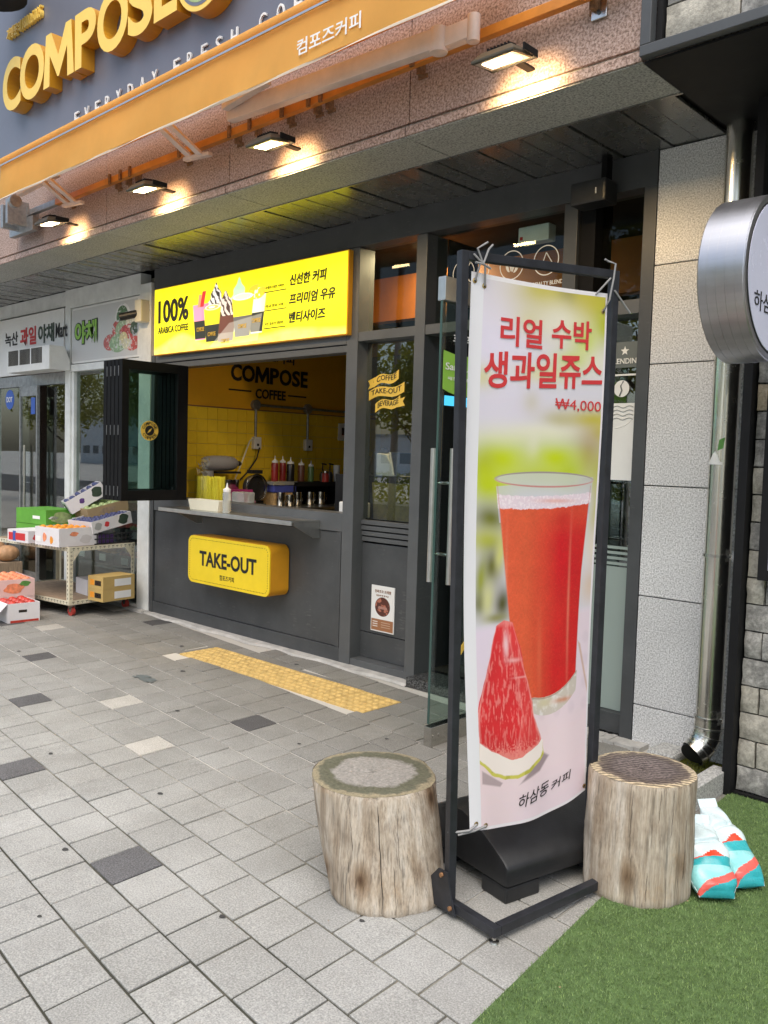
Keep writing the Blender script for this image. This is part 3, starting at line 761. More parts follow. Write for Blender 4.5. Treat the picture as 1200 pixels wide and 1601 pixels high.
# yellow ribbon sticker
rb = MB()
def ribbon(y0, x0, x1, hh):
    n__ = 12; vs = []
    for i in range(n__+1):
        t = i/n__; xx = x0+(x1-x0)*t; zz = y0 + .055*t + .016*math.sin(t*2*PI)
        vs += [(xx, 4.3495, zz), (xx, 4.3495, zz+hh)]
    rb.add(vs, [(i*2, i*2+2, i*2+3, i*2+1) for i in range(n__)])
ribbon(1.985, -4.245, -4.01, .062); ribbon(1.895, -4.29, -3.955, .066); ribbon(1.81, -4.225, -3.99, .062)
rb.prism([(0, 0), (.07, .02), (.05, .05), (.07, .085), (0, .06), (.018, .03)], (-4.30, 4.35, 1.975), (1, 0, 0), (0, 0, 1), (0, -.001, 0))
rb.prism([(0, 0), (.075, .01), (.055, .04), (.075, .07), (0, .05)], (-4.02, 4.35, 1.845), (1, 0, 0), (0, 0, 1), (0, -.001, 0))
obj('ribbon_sticker', rb, 'yellow_print', cs)
rt_ = MB()
for body, x0, w, z0 in (('COFFEE', -4.215, .185, 2.005), ('TAKE-OUT', -4.265, .285, 1.915), ('BEVERAGE', -4.20, .195, 1.83)):
    vs, fs = text_data(body, .004)
    rt_.add([(x0+v[0]*w, 4.3485-.0015*v[2], z0+v[1]*.036+.055*(v[0]*.85+.08)+.014*math.sin((v[0]*.85+.08)*2*PI)) for v in vs], fs)
obj('ribbon_lettering', rt_, 'black_print', cs)

# poster with a cake picture, on the lower panel
po = thing('small_poster', 'small white and brown paper poster taped on the dark panel below the louvres', 'poster', (-4.09, 4.35, .27))
pr = Print(220, 330, (.80, .79, .77)); pr.put(pr.poly([(0.02, .02), (.98, .02), (.98, .27), (.02, .27)]), (.34, .15, .07))
pr.put(pr.ell(.5, .55, .33, .21), (.10, .03, .02)); nn_ = pr.noise(14, 3)
pr.put(pr.ell(.5, .55, .31, .195)*(nn_ > .52), (.45, .16, .10)); pr.put(pr.poly([(.3, .5), (.72, .5), (.68, .55), (.33, .56)], 3), (.42, .22, .18))
for k in range(3): pr.put(pr.poly([(.08, .20-.05*k), (.3, .20-.05*k), (.3, .22-.05*k), (.08, .22-.05*k)]), (.75, .7, .65)); pr.put(pr.poly([(.45, .20-.05*k), (.85, .20-.05*k), (.85, .215-.05*k), (.45, .215-.05*k)]), (.55, .38, .28))
backlit('poster_print', pr.image('poster_print'), 0)
box1('paper', (-4.205, -3.982, 4.345, 4.3505, .272, .598), 'sticker_white', po)
uvquad('print', (-4.203, 4.3435, .274), (.219, 0, 0), (0, 0, .322), 'poster_print', po)
text('lettering', '진짜초코 프레첼', 'brown_print', po, (-4.17, 4.3425, .548), .155, .022, depth=.001, bold=.006)
text('lettering', '달콤하게 즐겨요', 'brown_print', po, (-4.155, 4.3425, .524), .12, .012, depth=.001)

# interior of the coffee shop
setting('shop_floor', MB().box(-6.95, -1.9, 4.41, 10, .0, .062), 'terrazzo')
setting('shop_ceiling', MB().box(-7.0, -1.9, 4.41, 10, 3.02, 3.1), 'ceiling_dark')
setting('shop_back_wall', MB().box(-7.0, -1.9, 9.6, 9.8, 0, 3.1), 'wall_dark')
setting('shop_side_wall', MB().box(-1.98, -1.9, 4.62, 9.6, 0, 3.1), 'wall_dark')
kw = thing('kitchen_wall', None, None, kind='structure')
box1('plaster', (-7.0, -6.9, 4.41, 9.6, 0, 3.02), 'kitchen_yellow', kw)
box1('grout_bed', (-6.9, -6.892, 4.41, 7.2, .9, 1.93), 'grout', kw)
tw = .116; tme = mesh_of('wall_tile', MB().box(0, .010, .0015, tw-.0025, .0015, tw-.0025), 'kitchen_tile', bevel=.0012)
for i in range(23):
    for j in range(8):
        o = bpy.data.objects.new('wall_tile', tme); o.location = (-6.894, 4.45+i*tw, 1.0+j*tw+.001); o.rotation_euler = (0, random.uniform(-.006, .006), random.uniform(-.006, .006)); link(o, kw)
box1('tile_trim', (-6.9, -6.884, 4.41, 7.2, 1.931, 1.940), 'brown_print', kw)
wl = thing('wall_logo', 'black shop lettering on the yellow kitchen wall above the conduit', 'wall lettering', (-6.9, 5.5, 2.1))
xd = (0, 1, 0)
text('lettering', '컴포즈커피', 'black_print', wl, (-6.896, 5.25, 2.425), .62, .10, xd, depth=.004, bold=.02)
for ch, a_, b_ in (('C', 0, .13), ('O', .135, .295), ('P', .49, .607), ('O', .615, .775), ('S', .785, .893), ('E', .905, 1.)):
    text('lettering', ch, 'black_print', wl, (-6.896, 5.07+.99*a_, 2.205), .99*(b_-a_), .165, xd, depth=.004, bold=.03)
obj('lettering', MB().prism([(0, 0), (.036, 0), (.04, .095), (.083, .012), (.101, .012), (.144, .095), (.148, 0), (.184, 0), (.172, .165), (.137, .165), (.092, .078), (.047, .165), (.012, .165)], (-6.896, 5.07+.99*.297, 2.205), (0, 1, 0), (0, 0, 1), (.004, 0, 0)), 'black_print', wl)
text('lettering', 'COFFEE', 'black_print', wl, (-6.896, 5.375, 2.052), .39, .098, xd, depth=.004, bold=.026)
obj('rule_line', MB().box(-6.9, -6.896, 5.05, 5.325, 2.11, 2.125), 'black_print', wl); obj('rule_line', MB().box(-6.9, -6.896, 5.80, 6.05, 2.10, 2.115), 'black_print', wl)
cd = thing('conduit', 'grey steel conduit with round junction boxes running along the yellow kitchen wall', 'conduit', (-6.88, 5.7, 1.7))
for y in (5.37, 6.06): obj('junction_box', MB().lathe((-6.9, y, 1.985), [(.052, 0), (.052, .035), (.045, .045)], 20, axis='x'), 'galvanised', cd, smooth=True)
cdp = MB(); cdp.tube([(-6.87, 5.41, 1.985), (-6.87, 6.02, 1.985)], .013, 10); cdp.tube([(-6.87, 6.11, 1.985), (-6.87, 7.2, 1.985)], .013, 10)
obj('tube', cdp, 'galvanised', cd, smooth=True)
for y in (5.365, 6.055): obj('tube', MB().tube([(-6.87, y, 1.94), (-6.87, y, 1.66)], .013, 10), 'galvanised', cd, smooth=True)
for y, lb in ((5.375, 'white wall socket under the first conduit drop with two cords plugged in'), (6.06, 'white wall socket under the second conduit drop with nothing plugged in')):
    so = thing('wall_socket', lb, 'socket', (-6.86, y, 1.6), group='sockets on the kitchen wall')
    box1('socket_box', (-6.9, -6.84, y-.045, y+.045, 1.545, 1.665), 'white_paint', so, bevel=.008)
    obj('socket_hole', MB().box(-6.84, -6.838, y-.012, y+.012, 1.575, 1.60), 'black_print', so)
cb = thing('power_cord', 'pale and dark cords hanging from the kitchen wall socket', 'cord', (-6.8, 5.2, 1.3))
obj('cable', MB().tube([(-6.83, 5.33, 1.67), (-6.8, 5.24, 1.62), (-6.78, 5.13, 1.40), (-6.75, 4.99, 1.16)], .007, 6), 'cream_plastic', cb, smooth=True)
obj('cable', MB().tube([(-6.82, 5.38, 1.56), (-6.8, 5.33, 1.45), (-6.78, 5.2, 1.31), (-6.75, 5.03, 1.19), (-6.74, 5.0, 1.10)], .008, 6), 'black_plastic', cb, smooth=True)
th = thing('thermostat', 'small white wall controller with dark display right of the sockets', 'thermostat', (-6.88, 6.57, 1.8))
box1('casing', (-6.9, -6.87, 6.51, 6.64, 1.67, 1.86), 'white_paint', th, bevel=.008); box1('display', (-6.87, -6.867, 6.555, 6.615, 1.73, 1.81), 'screen', th)
ct = thing('kitchen_counter', 'steel topped kitchen worktop along the yellow wall', 'counter', (-6.6, 5.6, 0))
box1('worktop', (-6.88, -6.25, 4.45, 6.62, .965, .995), 'steel_satin', ct, bevel=.004); box1('cabinet', (-6.86, -6.3, 4.45, 6.58, .07, .964), 'dark_steel', ct)
ws = thing('hatch_worktop', 'black inner worktop just behind the serving hatch', 'counter', (-5.6, 4.55, 0))
box1('worktop', (-6.67, -5.75, 4.422, 4.62, 1.045, 1.075), 'black_box', ws); box1('cabinet', (-6.6, -4.45, 4.43, 4.60, .07, 1.04), 'black_box', ws)

# kitchen appliances and bottles
mx = thing('stand_mixer', 'grey stand mixer behind the box of straws', 'mixer', (-6.66, 4.8, 1.0))
mb = MB().box(-6.76, -6.56, 4.62, 4.98, 1.0, 1.04)
obj('base', mb, 'mixer_grey', mx, bevel=.02, smooth=True)
obj('column', MB().tube([(-6.66, 4.66, 1.03), (-6.66, 4.66, 1.33)], [.06, .05], 14), 'mixer_grey', mx, smooth=True)
obj('motor_head', MB().lathe((-6.66, 4.60, 1.40), [(.03, 0), (.058, .02), (.072, .10), (.072, .26), (.06, .34), (.03, .385)], 18, axis='y'), 'mixer_grey', mx, smooth=True)
obj('trim_band', MB().box(-6.72, -6.60, 4.72, 4.99, 1.305, 1.325), 'black_plastic', mx); obj('attachment_knob', MB().lathe((-6.66, 4.98, 1.40), [(.018, 0), (.026, .03), (.016, .05)], 12, axis='y'), 'black_plastic', mx, smooth=True)
obj('bowl', MB().lathe((-6.66, 4.88, 1.05), [(.05, 0), (.10, .05), (.115, .20)], 20), 'steel', mx, smooth=True)
sb = thing('straw_bin', 'clear square bin packed with yellow straws on the hatch worktop', 'straw holder', (-6.28, 4.5, 1.08))
bm_ = MB(); x0, x1, y0, y1 = -6.54, -6.19, 4.43, 4.53
for a in ((x0, x1, y0, y0+.003), (x0, x1, y1-.003, y1), (x0, x0+.003, y0+.004, y1-.004), (x1-.003, x1, y0+.004, y1-.004)): bm_.box(*a, 1.0765, 1.29)
obj('clear_box', bm_, 'clear_box', sb)
for k in range(150):
    pass
srm = MB()
for k in range(230):
    x = random.uniform(x0+.015, x1-.015); y = random.uniform(y0+.012, y1-.012); lx, ly = random.uniform(-.012, .012), random.uniform(-.01, .01)
    x2 = min(max(x+lx, x0+.008), x1-.008); y2 = min(max(y+ly, y0+.008), y1-.008)
    srm.tube([(x, y, 1.08), (x2, y2, 1.27+random.uniform(0, .02))], .006, 5)
tag(obj('straws', srm, 'straw_yellow', sb), kind='stuff')
wr = MB()
for k in range(44):
    x = random.uniform(-6.56, -6.40); y = random.uniform(4.44, 4.52); z = random.uniform(1.29, 1.42); a = random.uniform(0, 6.3)
    s_ = random.uniform(.015, .045); wr.add([(x, y, z), (x+s_*math.cos(a), y+.02, z+s_*math.sin(a)), (x+s_*.4, y-.02, z+s_)], [(0, 1, 2)])
tag(obj('plastic_wrap', wr, 'clear_plastic', sb), kind='stuff')
def squeeze(x, y, z, h, r, body, label):
    t = thing('squeeze_bottle', label, 'squeeze bottle', (x, y, z), group='squeeze bottles behind the hatch')
    obj('body', MB().lathe((0, 0, 0), [(r*.96, 0), (r, .01), (r, h*.66), (r*.8, h*.72)], 16), body, t, local=True, smooth=True)
    obj('cap', MB().lathe((0, 0, h*.72), [(r*.86, 0), (r*.86, h*.07), (r*.4, h*.11), (r*.18, h*.16), (r*.08, h*.28)], 14), 'sticker_white', t, local=True, smooth=True)
    return t
squeeze(-6.55, 5.36, 1.24, .245, .036, 'syrup_red', 'dark red squeeze bottle on top of the blue snack tub')
squeeze(-6.60, 5.50, 1.24, .245, .034, 'syrup_red', 'second red squeeze bottle, nearer the black rack')
squeeze(-6.55, 5.56, 1.235, .24, .04, 'syrup_dark', 'black squeeze bottle with white cap on the black rack')
squeeze(-6.55, 5.70, 1.235, .225, .036, 'syrup_brown', 'brown squeeze bottle between the black and green bottles')
squeeze(-6.55, 5.83, 1.235, .21, .032, 'syrup_green', 'pale green squeeze bottle on the black rack')
t = thing('waffle_maker', 'round steel waffle maker standing upright on the kitchen worktop', 'waffle maker', (-6.5, 5.1, 1.0))
obj('plate', MB().lathe((-6.52, 5.08, 1.18), [(.08, -.035), (.115, -.02), (.12, .02), (.10, .03)], 26, axis='x'), 'dark_steel', t, smooth=True)
obj('rim', MB().tube([(-6.47, 5.08+.118*math.cos(a), 1.18+.118*math.sin(a)) for a in np.linspace(0, 2*PI, 25)], .012, 8), 'steel', t, smooth=True)
obj('handle', MB().box(-6.55, -6.47, 5.02, 5.15, 1.31, 1.345), 'black_plastic', t, bevel=.006); obj('stand', MB().box(-6.6, -6.42, 5.03, 5.13, 1.0, 1.06), 'steel', t, bevel=.006)
t = thing('snack_tub', 'clear tub with blue lid and tan snacks below the red squeeze bottles', 'tub', (-6.6, 5.4, 1.0))
box1('snack_block', (-6.66, -6.44, 5.27, 5.53, 1.0, 1.13), 'snack_tan', t, bevel=.01); box1('blue_lid', (-6.67, -6.43, 5.26, 5.54, 1.132, 1.20), 'box_blue', t, bevel=.01); box1('upper_tray', (-6.68, -6.42, 5.24, 5.55, 1.202, 1.238), 'clear_plastic', t, bevel=.006)
t = thing('magenta_box', 'magenta carton leaning behind the small clear tub', 'carton', (-6.5, 4.9, 1.0)); box1('carton', (-6.62, -6.45, 4.80, 5.02, .996, 1.16), 'box_magenta', t, bevel=.004); obj('print', MB().lathe((-6.449, 4.93, 1.07), [(.03, -.001), (.03, .001)], 16, axis='x'), 'card_pink', t)
t = thing('bottle_rack', 'black two tier rack holding squeeze bottles above steel cups', 'rack', (-6.5, 5.8, 1.0))
box1('shelf', (-6.68, -6.42, 5.50, 6.22, 1.19, 1.232), 'black_box', t); box1('back', (-6.69, -6.682, 5.5, 6.22, .996, 1.2), 'black_box', t); box1('side', (-6.68, -6.42, 6.20, 6.22, .996, 1.188), 'black_box', t); box1('side', (-6.68, -6.42, 5.50, 5.515, .996, 1.188), 'black_box', t)
first = None
for k, (y, lb, hgt_) in enumerate(((5.33, 'steel milk jug at the left of the cups, beside the waffle maker', .14), (5.45, 'short bright steel cup in front of the black rack', .115), (5.61, 'steel cup under the black rack, left one', .135), (5.78, 'steel cup under the black rack, middle one', .135), (5.93, 'steel cup under the black rack, right one', .135))):
    t = thing('steel_cup', lb, 'steel cup', (-6.42 if k < 2 else -6.5, y, .996), group='steel cups on the worktop')
    obj('body', MB().lathe((0, 0, 0), [(.038, 0), (.044, .01), (.047, hgt_*.6), (.045, hgt_)], 18), 'steel', t, local=True, smooth=True)
    obj('handle', MB().tube([(0, .045, hgt_*.8), (0, .072, hgt_*.75), (0, .075, hgt_*.4), (0, .046, hgt_*.25)], .005, 6), 'steel', t, local=True, smooth=True)
for y, lb in ((6.02, 'left black pump dispenser behind the cups'), (6.12, 'right black pump dispenser behind the cups')):
    t = thing('pump_dispenser', lb, 'pump bottle', (-6.58, y, 1.232), group='pump dispensers on the rack')
    obj('body', MB().lathe((0, 0, 0), [(.032, 0), (.034, .07), (.02, .10)], 14), 'dark_steel', t, local=True, smooth=True)
    obj('pump', MB().tube([(0, 0, .10), (0, 0, .185)], .007, 8).tube([(0, -.012, .185), (0, .05, .175)], .008, 8), 'black_plastic', t, local=True, smooth=True)
t = thing('jam_jar', 'red topped jar on the right of the black rack', 'jar', (-6.5, 5.97, 1.232)); obj('glass', MB().lathe((-6.48, 5.97, 1.232), [(.035, 0), (.036, .07), (.03, .09)], 16), 'red_fruit', t, smooth=True); obj('lid', MB().lathe((-6.48, 5.97, 1.324), [(.033, 0), (.033, .02)], 16), 'steel', t, smooth=True)
t = thing('cup_stack', 'white stack of paper cups right of the pump dispensers', 'paper cups', (-6.55, 6.2, 1.232)); obj('cup', MB().lathe((-6.55, 6.19, 1.232), [(.03, 0), (.036, .17), (.038, .172)], 16), 'sticker_white', t, smooth=True)
for i in range(4):
    t = thing('lid_holder', ['first clear lid sleeve from the cup stack', 'second clear lid sleeve from the cup stack', 'third clear lid sleeve from the cup stack', 'last clear lid sleeve, beside the window post'][i], 'lid sleeve', (-6.5, 6.3+i*.1, 1.0), group='leaning lid sleeves right of the rack')
    o_ = Vector((-6.5, 6.27+i*.105, 1.0)); ax = Vector((0, .40, .84)).normalized()
    obj('sleeve', MB().tube([o_+ax*.03, o_+ax*(.50+.05*i)], [.045, .045], 12), 'clear_plastic', t, smooth=True); obj('rail', MB().obb(o_+Vector((.05, -.02, 0)), ax*.36, (.012, 0, 0), Vector((0, .84, -.4))*.05), 'black_plastic', t)
t = thing('small_tub', 'small clear plastic tub with purple tint behind the squeeze bottle', 'tub', (-5.9, 4.5, 1.06)); box1('tub_wall', (-6.0, -5.83, 4.44, 4.56, 1.0765, 1.17), 'clear_plastic', t, bevel=.01)
t = thing('napkin_block', 'white napkin box at the right end of the hatch', 'napkin box', (-4.62, 4.45, 1.07)); box1('body', (-4.665, -4.45, 4.44, 4.56, 1.045, 1.16), 'sticker_white', t, bevel=.01)
t = thing('paper_pad', 'thin cream pad lying at the right end of the kitchen worktop', 'note pad', (-6.4, 6.1, 1.0)); box1('pad', (-6.42, -6.30, 6.05, 6.25, .996, 1.012), 'cream_plastic', t)

# counter equipment behind window and door
t = thing('menu_monitor', 'black framed menu screen leaning behind the narrow window', 'screen', (-4.25, 4.55, 1.05))
o_ = Vector((-4.48, 4.60, 1.0)); obj('frame', MB().obb(o_, (.50, 0, 0), (-.06, .03, .35), (0, .02, 0)), 'black_plastic', t)
vs_ = MB().add([o_+Vector(p) for p in ((.03, -.003, .03), (.47, -.003, .03), (.42, .020, .31), (-.02, .020, .31))], [(0, 1, 2, 3)]); obj('menu_face', vs_, 'menu_yellow', t)
t = thing('cash_register', 'white sales terminal with tilted dark touch screen above the menu screen', 'till', (-4.25, 4.75, 1.3))
obj('housing', MB().prism([(0, 0), (.22, 0), (.10, .16), (0, .17)], (-4.50, 4.66, 1.36), (1, 0, 0), (0, 0, 1), (0, .2, 0)), 'white_paint', t, bevel=.006)
obj('touch_screen', MB().obb((-4.29, 4.64, 1.37), (.30, 0, 0), (-.09, .05, .17), (0, .012, 0)), 'screen', t); obj('screen_edge', MB().obb((-4.305, 4.636, 1.37), (.012, 0, 0), (-.09, .05, .17), (0, .014, 0)), 'white_paint', t)
t = thing('sales_counter', 'dark sales counter inside the doorway', 'counter', (-4.0, 5.0, 0)); box1('cabinet', (-4.9, -3.55, 4.68, 5.3, .07, 1.02), 'black_box', t); box1('counter_top', (-4.95, -3.5, 4.66, 5.32, 1.021, 1.05), 'menu_dark', t, bevel=.004); box1('riser', (-4.9, -4.1, 4.62, 5.2, 1.051, 1.36), 'black_box', t)
t = thing('back_cabinet', 'glass fronted display cabinet deeper inside the doorway', 'display cabinet', (-3.2, 6.2, 0)); box1('cabinet', (-4.4, -3.0, 6.1, 6.6, .07, 1.0), 'black_box', t); box1('display_top', (-4.4, -3.0, 6.1, 6.6, 1.001, 1.5), 'window_glass', t)
t = thing('menu_card', 'black menu board with round red drink pictures inside the doorway', 'menu board', (-3.9, 5.6, 1.1)); box1('board', (-4.62, -4.20, 5.6, 5.62, 1.16, 1.62), 'menu_dark', t)
for a_, b_, r_ in ((-4.45, 1.45, .07), (-4.33, 1.52, .05), (-4.30, 1.30, .075), (-4.52, 1.28, .045)): obj('picture_dot', MB().lathe((a_, 5.597, b_), [(r_, -.002), (r_, .002)], 20, axis='y'), 'peach_print', t)
t = thing('orange_poster', 'orange folding menu stand seen through the open door', 'menu stand', (-3.8, 6.3, 1.5)); obj('board', MB().obb((-4.75, 6.15, 1.5), (.45, 0, 0), (0, .1, .55), (0, .02, 0)), 'interior_orange', t)
setting('shop_inner_panel', MB().box(-6.2, -4.7, 7.4, 7.5, .06, 3.0), 'kitchen_yellow')
setting('shop_inner_header', MB().box(-6.2, -2.0, 5.0, 5.1, 2.58, 2.92), 'interior_orange')
setting('shop_inner_header', MB().box(-6.9, -2.0, 6.9, 7.0, 2.2, 2.61), 'wall_dark')
il = bpy.data.lights.new('ceiling_lamp_light', 'AREA'); il.size = .12; il.energy = 14; il.color = (1, .74, .45)
ilo = bpy.data.objects.new('ceiling_lamp_light', il); COL.objects.link(ilo); ilo.location = (-4.15, 4.75, 2.99)
t = thing('exit_light', 'white emergency light box hanging inside the glass above the doorway', 'emergency light', (-3.05, 4.55, 2.9))
box1('casing', (-3.13, -2.91, 4.44, 4.52, 2.83, 2.93), 'white_paint', t, bevel=.008); box1('indicator', (-3.115, -3.095, 4.436, 4.44, 2.85, 2.87), 'red_print', t)
for x, y, z, lb in ((-4.15, 4.75, 3.015, 'flush ceiling lamp glowing inside the coffee shop'), ):
    t = thing('ceiling_lamp', lb, 'ceiling lamp', (x, y, z)); obj('lamp_disc', MB().lathe((x, y, z), [(.05, -.012), (.05, .0)], 18), 'warm_bulb', t)
t = thing('pot_plant', 'small leafy green plant standing behind the narrow right window', 'potted plant', (-2.33, 4.6, 1.0))
obj('pot', MB().lathe((-2.33, 4.62, .93), [(.05, 0), (.065, .1)], 16), 'cream_plastic', t, smooth=True)
box1('stand', (-2.5, -2.2, 4.5, 4.75, .07, .925), 'black_box', t)
for k in range(16):
    a = random.uniform(0, 6.28); r_ = random.uniform(.05, .12); z = random.uniform(1.06, 1.25); c_ = Vector((-2.33, 4.62, 1.03)); d = Vector((math.cos(a)*r_, math.sin(a)*r_*.7, z-1.03)); sd_ = Vector((-math.sin(a), math.cos(a), 0))*.028
    obj('leaf', MB().add([c_+d*.3, c_+d*.75+sd_, c_+d*1.25, c_+d*.75-sd_], [(0, 1, 2, 3)]), 'plant_leaf', t)
t = thing('wall_speaker', 'small black loudspeaker under the soffit above the glass door', 'speaker', (-2.45, 4.17, 2.95))
box1('cabinet', (-2.555, -2.345, 4.09, 4.225, 2.878, 2.998), 'black_plastic', t, bevel=.012); obj('bracket', MB().box(-2.40, -2.37, 4.14, 4.20, 3.0, 3.135), 'black_paint', t); obj('bracket_screw', MB().box(-2.40, -2.395, 4.085, 4.09, 2.92, 2.95), 'sticker_white', t)

# ------------------------------------------------------------------ backlit sign over the hatch
lb = thing('light_box_sign', 'bright yellow backlit menu sign with cups of drinks above the serving hatch', 'illuminated sign', (-5.6, 4.2, 2.36))
SX0, SX1, SZ0, SZ1 = -6.868, -4.378, 2.348, 2.935
W_, H_ = 1240, 292
p = Print(W_, H_, (.74, .70, .012))
nn_ = p.noise(3, 9)
p.put(np.clip((nn_-.4)*1.2, 0, .35), (.82, .80, .02))
strp = .5+.5*np.sin(p.X*W_/15); p.put(strp*.10, (.90, .86, .03))
wave = .10+.20*np.exp(-((p.X-.17)/.11)**2)+.22*np.exp(-((p.X-.80)/.17)**2)*np.clip(1.1-p.X, 0, 1)
p.put(np.clip((wave-p.Y)*14, 0, 1)*(.35+.65*p.noise(6, 4)), (.95, .84, .22))
def cup(cx, bot, top, wb, wt, body, sleeve, sl0, sl1):
    wb *= 1.15; wt *= 1.15
    p.put(p.poly([(cx-wb, bot), (cx+wb, bot), (cx+wt, top), (cx-wt, top)]), body)
    def w(yy): return wb+(wt-wb)*(yy-bot)/(top-bot)
    if sleeve: p.put(p.poly([(cx-w(sl0), sl0), (cx+w(sl0), sl0), (cx+w(sl1), sl1), (cx-w(sl1), sl1)]), sleeve)
    p.put(np.clip((p.X-cx)/wt*.35, 0, .3)*p.poly([(cx-wb, bot), (cx+wb, bot), (cx+wt, top), (cx-wt, top)]), (.02, .02, .01))
def swirl(cx, bot, top, w, base_, stripe, seed):
    nz = p.noise(12, seed); m_ = np.clip((w*(1-np.clip((p.Y-bot)/(top-bot), 0, 1)**1.1)*(1+.15*np.sin(p.Y*H_/7)) - abs(p.X-cx))*W_*.5, 0, 1)*(p.Y > bot)*(p.Y < top)
    p.put(m_, base_)
    if stripe: p.put(m_*(np.sin((p.X-cx)*W_*.22+p.Y*H_*.12+nz*9) > .35), stripe)
    else: p.put(m_*(np.sin(p.Y*H_/4.5+(p.X-cx)*60) > .2)*.4, (.35, .65, .42))
swirl(.375, .46, .94, .072, (.60, .60, .62), (.02, .015, .012), 5)
swirl(.500, .46, .95, .072, (.40, .66, .46), None, 6)
cup(.500, .2, .5, .03, .04, (.65, .75, .6), None, 0, 0)
cup(.592, .14, .66, .025, .040, (.72, .72, .62), (.02, .022, .016), .16, .42)
nz = p.noise(16, 21); p.put(p.ell(.590, .70, .045, .10)*(nz > .38), (.85, .45, .03)); p.put(p.ell(.60, .66, .04, .09)*(nz < .35), (.88, .80, .60))
cup(.288, .14, .66, .026, .040, (.70, .25, .42), (.02, .022, .016), .16, .42)
p.put(p.poly([(.282, .62), (.305, .62), (.318, .84), (.298, .84)], 2), (.55, .02, .03)); p.put(p.poly([(.270, .62), (.285, .62), (.292, .80), (.277, .8)], 2), (.72, .25, .15))
cup(.430, .08, .48, .035, .048, (.12, .04, .025), (.25, .20, .17), .08, .20); swirl(.428, .44, .80, .070, (.60, .54, .50), (.05, .025, .02), 8)
cup(.355, .10, .58, .028, .042, (.76, .68, .02), (.02, .022, .016), .10, .34); p.put(p.ell(.355, .59, .043, .042), (.70, .66, .58)); p.put(p.ell(.355, .59, .034, .030), (.62, .42, .12)); p.put(p.ell(.352, .592, .018, .015), (.9, .87, .78))
cup(.520, .12, .66, .033, .050, (.74, .66, .03), (.10, .10, .10), .12, .40); p.put(p.ell(.520, .665, .052, .048), (.82, .80, .74)); p.put(p.ell(.520, .667, .042, .034), (.80, .75, .50))
p.put(p.poly([(.34, .02), (.45, .33), (.62, .40), (.60, .04)], 3)*.18, (.9, .88, .8))
backlit('lightbox_print', p.image('lightbox_print'), .62)
box1('case', (SX0, SX1, 4.205, 4.249, SZ0, SZ1), 'yellow_side', lb, bevel=.004)
uvquad('face', (SX0+.006, 4.2, SZ0+.008), (SX1-SX0-.012, 0, 0), (0, 0, SZ1-SZ0-.016), 'lightbox_print', lb)
sz = (SX1-SX0)
text('lettering', '100%', 'black_print', lb, (SX0+.075, 4.197, SZ0+.275), .47, .20, depth=.002, bold=.03)
text('lettering', 'ARABICA COFFEE', 'black_print', lb, (SX0+.075, 4.197, SZ0+.185), .47, .058, depth=.002, bold=.02)
for zz, big, small, w in ((.405, '신선한 커피', '국내로스팅한 커피만', .40), (.265, '프리미엄 우유', '1등급 원유 사용', .50), (.130, '벤티사이즈', '모든 음료가 대용량', .40)):
    text('lettering', big, 'black_print', lb, (SX0+1.86, 4.198, SZ0+zz), w, .082, depth=.002, bold=.03, shear=.03)
    text('lettering', small, 'black_print', lb, (SX0+1.58, 4.197, SZ0+zz+.005), .22, .022, depth=.002, bold=.01)
    obj('rule_line', MB().box(SX0+1.57, SX0+1.83, 4.196, 4.1985, SZ0+zz-.020, SZ0+zz-.014), 'black_print', lb)
for cx_, zz in ((.29, .16), (.355, .11), (.43, .04), (.52, .14), (.592, .17)):
    text('lettering', 'COMPOSE', 'yellow_print', lb, (SX0+cx_*sz-.055, 4.198, SZ0+zz), .11, .035, depth=.001, bold=.02)

# TAKE-OUT box sign
to = thing('take_out_sign', 'rounded yellow box sign reading TAKE-OUT on the counter panel', 'sign', (-5.55, 4.2, .4))
def rrect(w, h, r, n=8):
    pts = []
    for cx_, cz, a0 in ((w-r, h-r, 0), (r, h-r, PI/2), (r, r, PI), (w-r, r, 3*PI/2)):
        for k in range(n+1): a = a0+k*PI/2/n; pts.append((cx_+r*math.cos(a), cz+r*math.sin(a)))
    return pts
TW, TH = 1.075, .392; OX, OZ = -6.08, .42
to_case = obj('case', MB().prism(rrect(TW, TH, .062)[::-1], (OX, 4.253, OZ), (1, 0, 0), (0, 0, 1), (0, -.175, 0)), 'yellow_side', to, smooth=True)
to_face = obj('face', MB().prism(rrect(TW-.004, TH-.004, .060)[::-1], (OX+.002, 4.0775, OZ+.002), (1, 0, 0), (0, 0, 1), (0, -.010, 0)), 'yellow_plastic', to)
sti = MB(); pts = rrect(TW-.05, TH-.05, .045, 10); per = []
for i in range(len(pts)):
    a, b_ = Vector((*pts[i], 0)), Vector((*pts[(i+1) % len(pts)], 0)); L = (b_-a).length; k = 0
    while k < L: per.append((a+(b_-a)*(k/L), (b_-a).normalized())); k += .0185
last = None
for q, d in per:
    if last is not None and (q-last).length < .0155: continue
    last = q; n2 = Vector((-d.y, d.x, 0))
    c_ = [q-d*.0045-n2*.0022, q+d*.0045-n2*.0022, q+d*.0045+n2*.0022, q-d*.0045+n2*.0022]
    sti.add([(OX+.025+v.x, 4.0665, OZ+.025+v.y) for v in c_], [(0, 1, 2, 3)])
tag(obj('stitch_line', sti, 'black_print', to_face), kind='stuff')
text('lettering', 'TAKE-OUT', 'black_print', to_face, (OX+.165, 4.0665, OZ+.150), .75, .125, depth=.001, bold=.03)
text('lettering', '컴포즈커피', 'black_print', to_face, (OX+.445, 4.0665, OZ+.060), .19, .042, depth=.001, bold=.006)

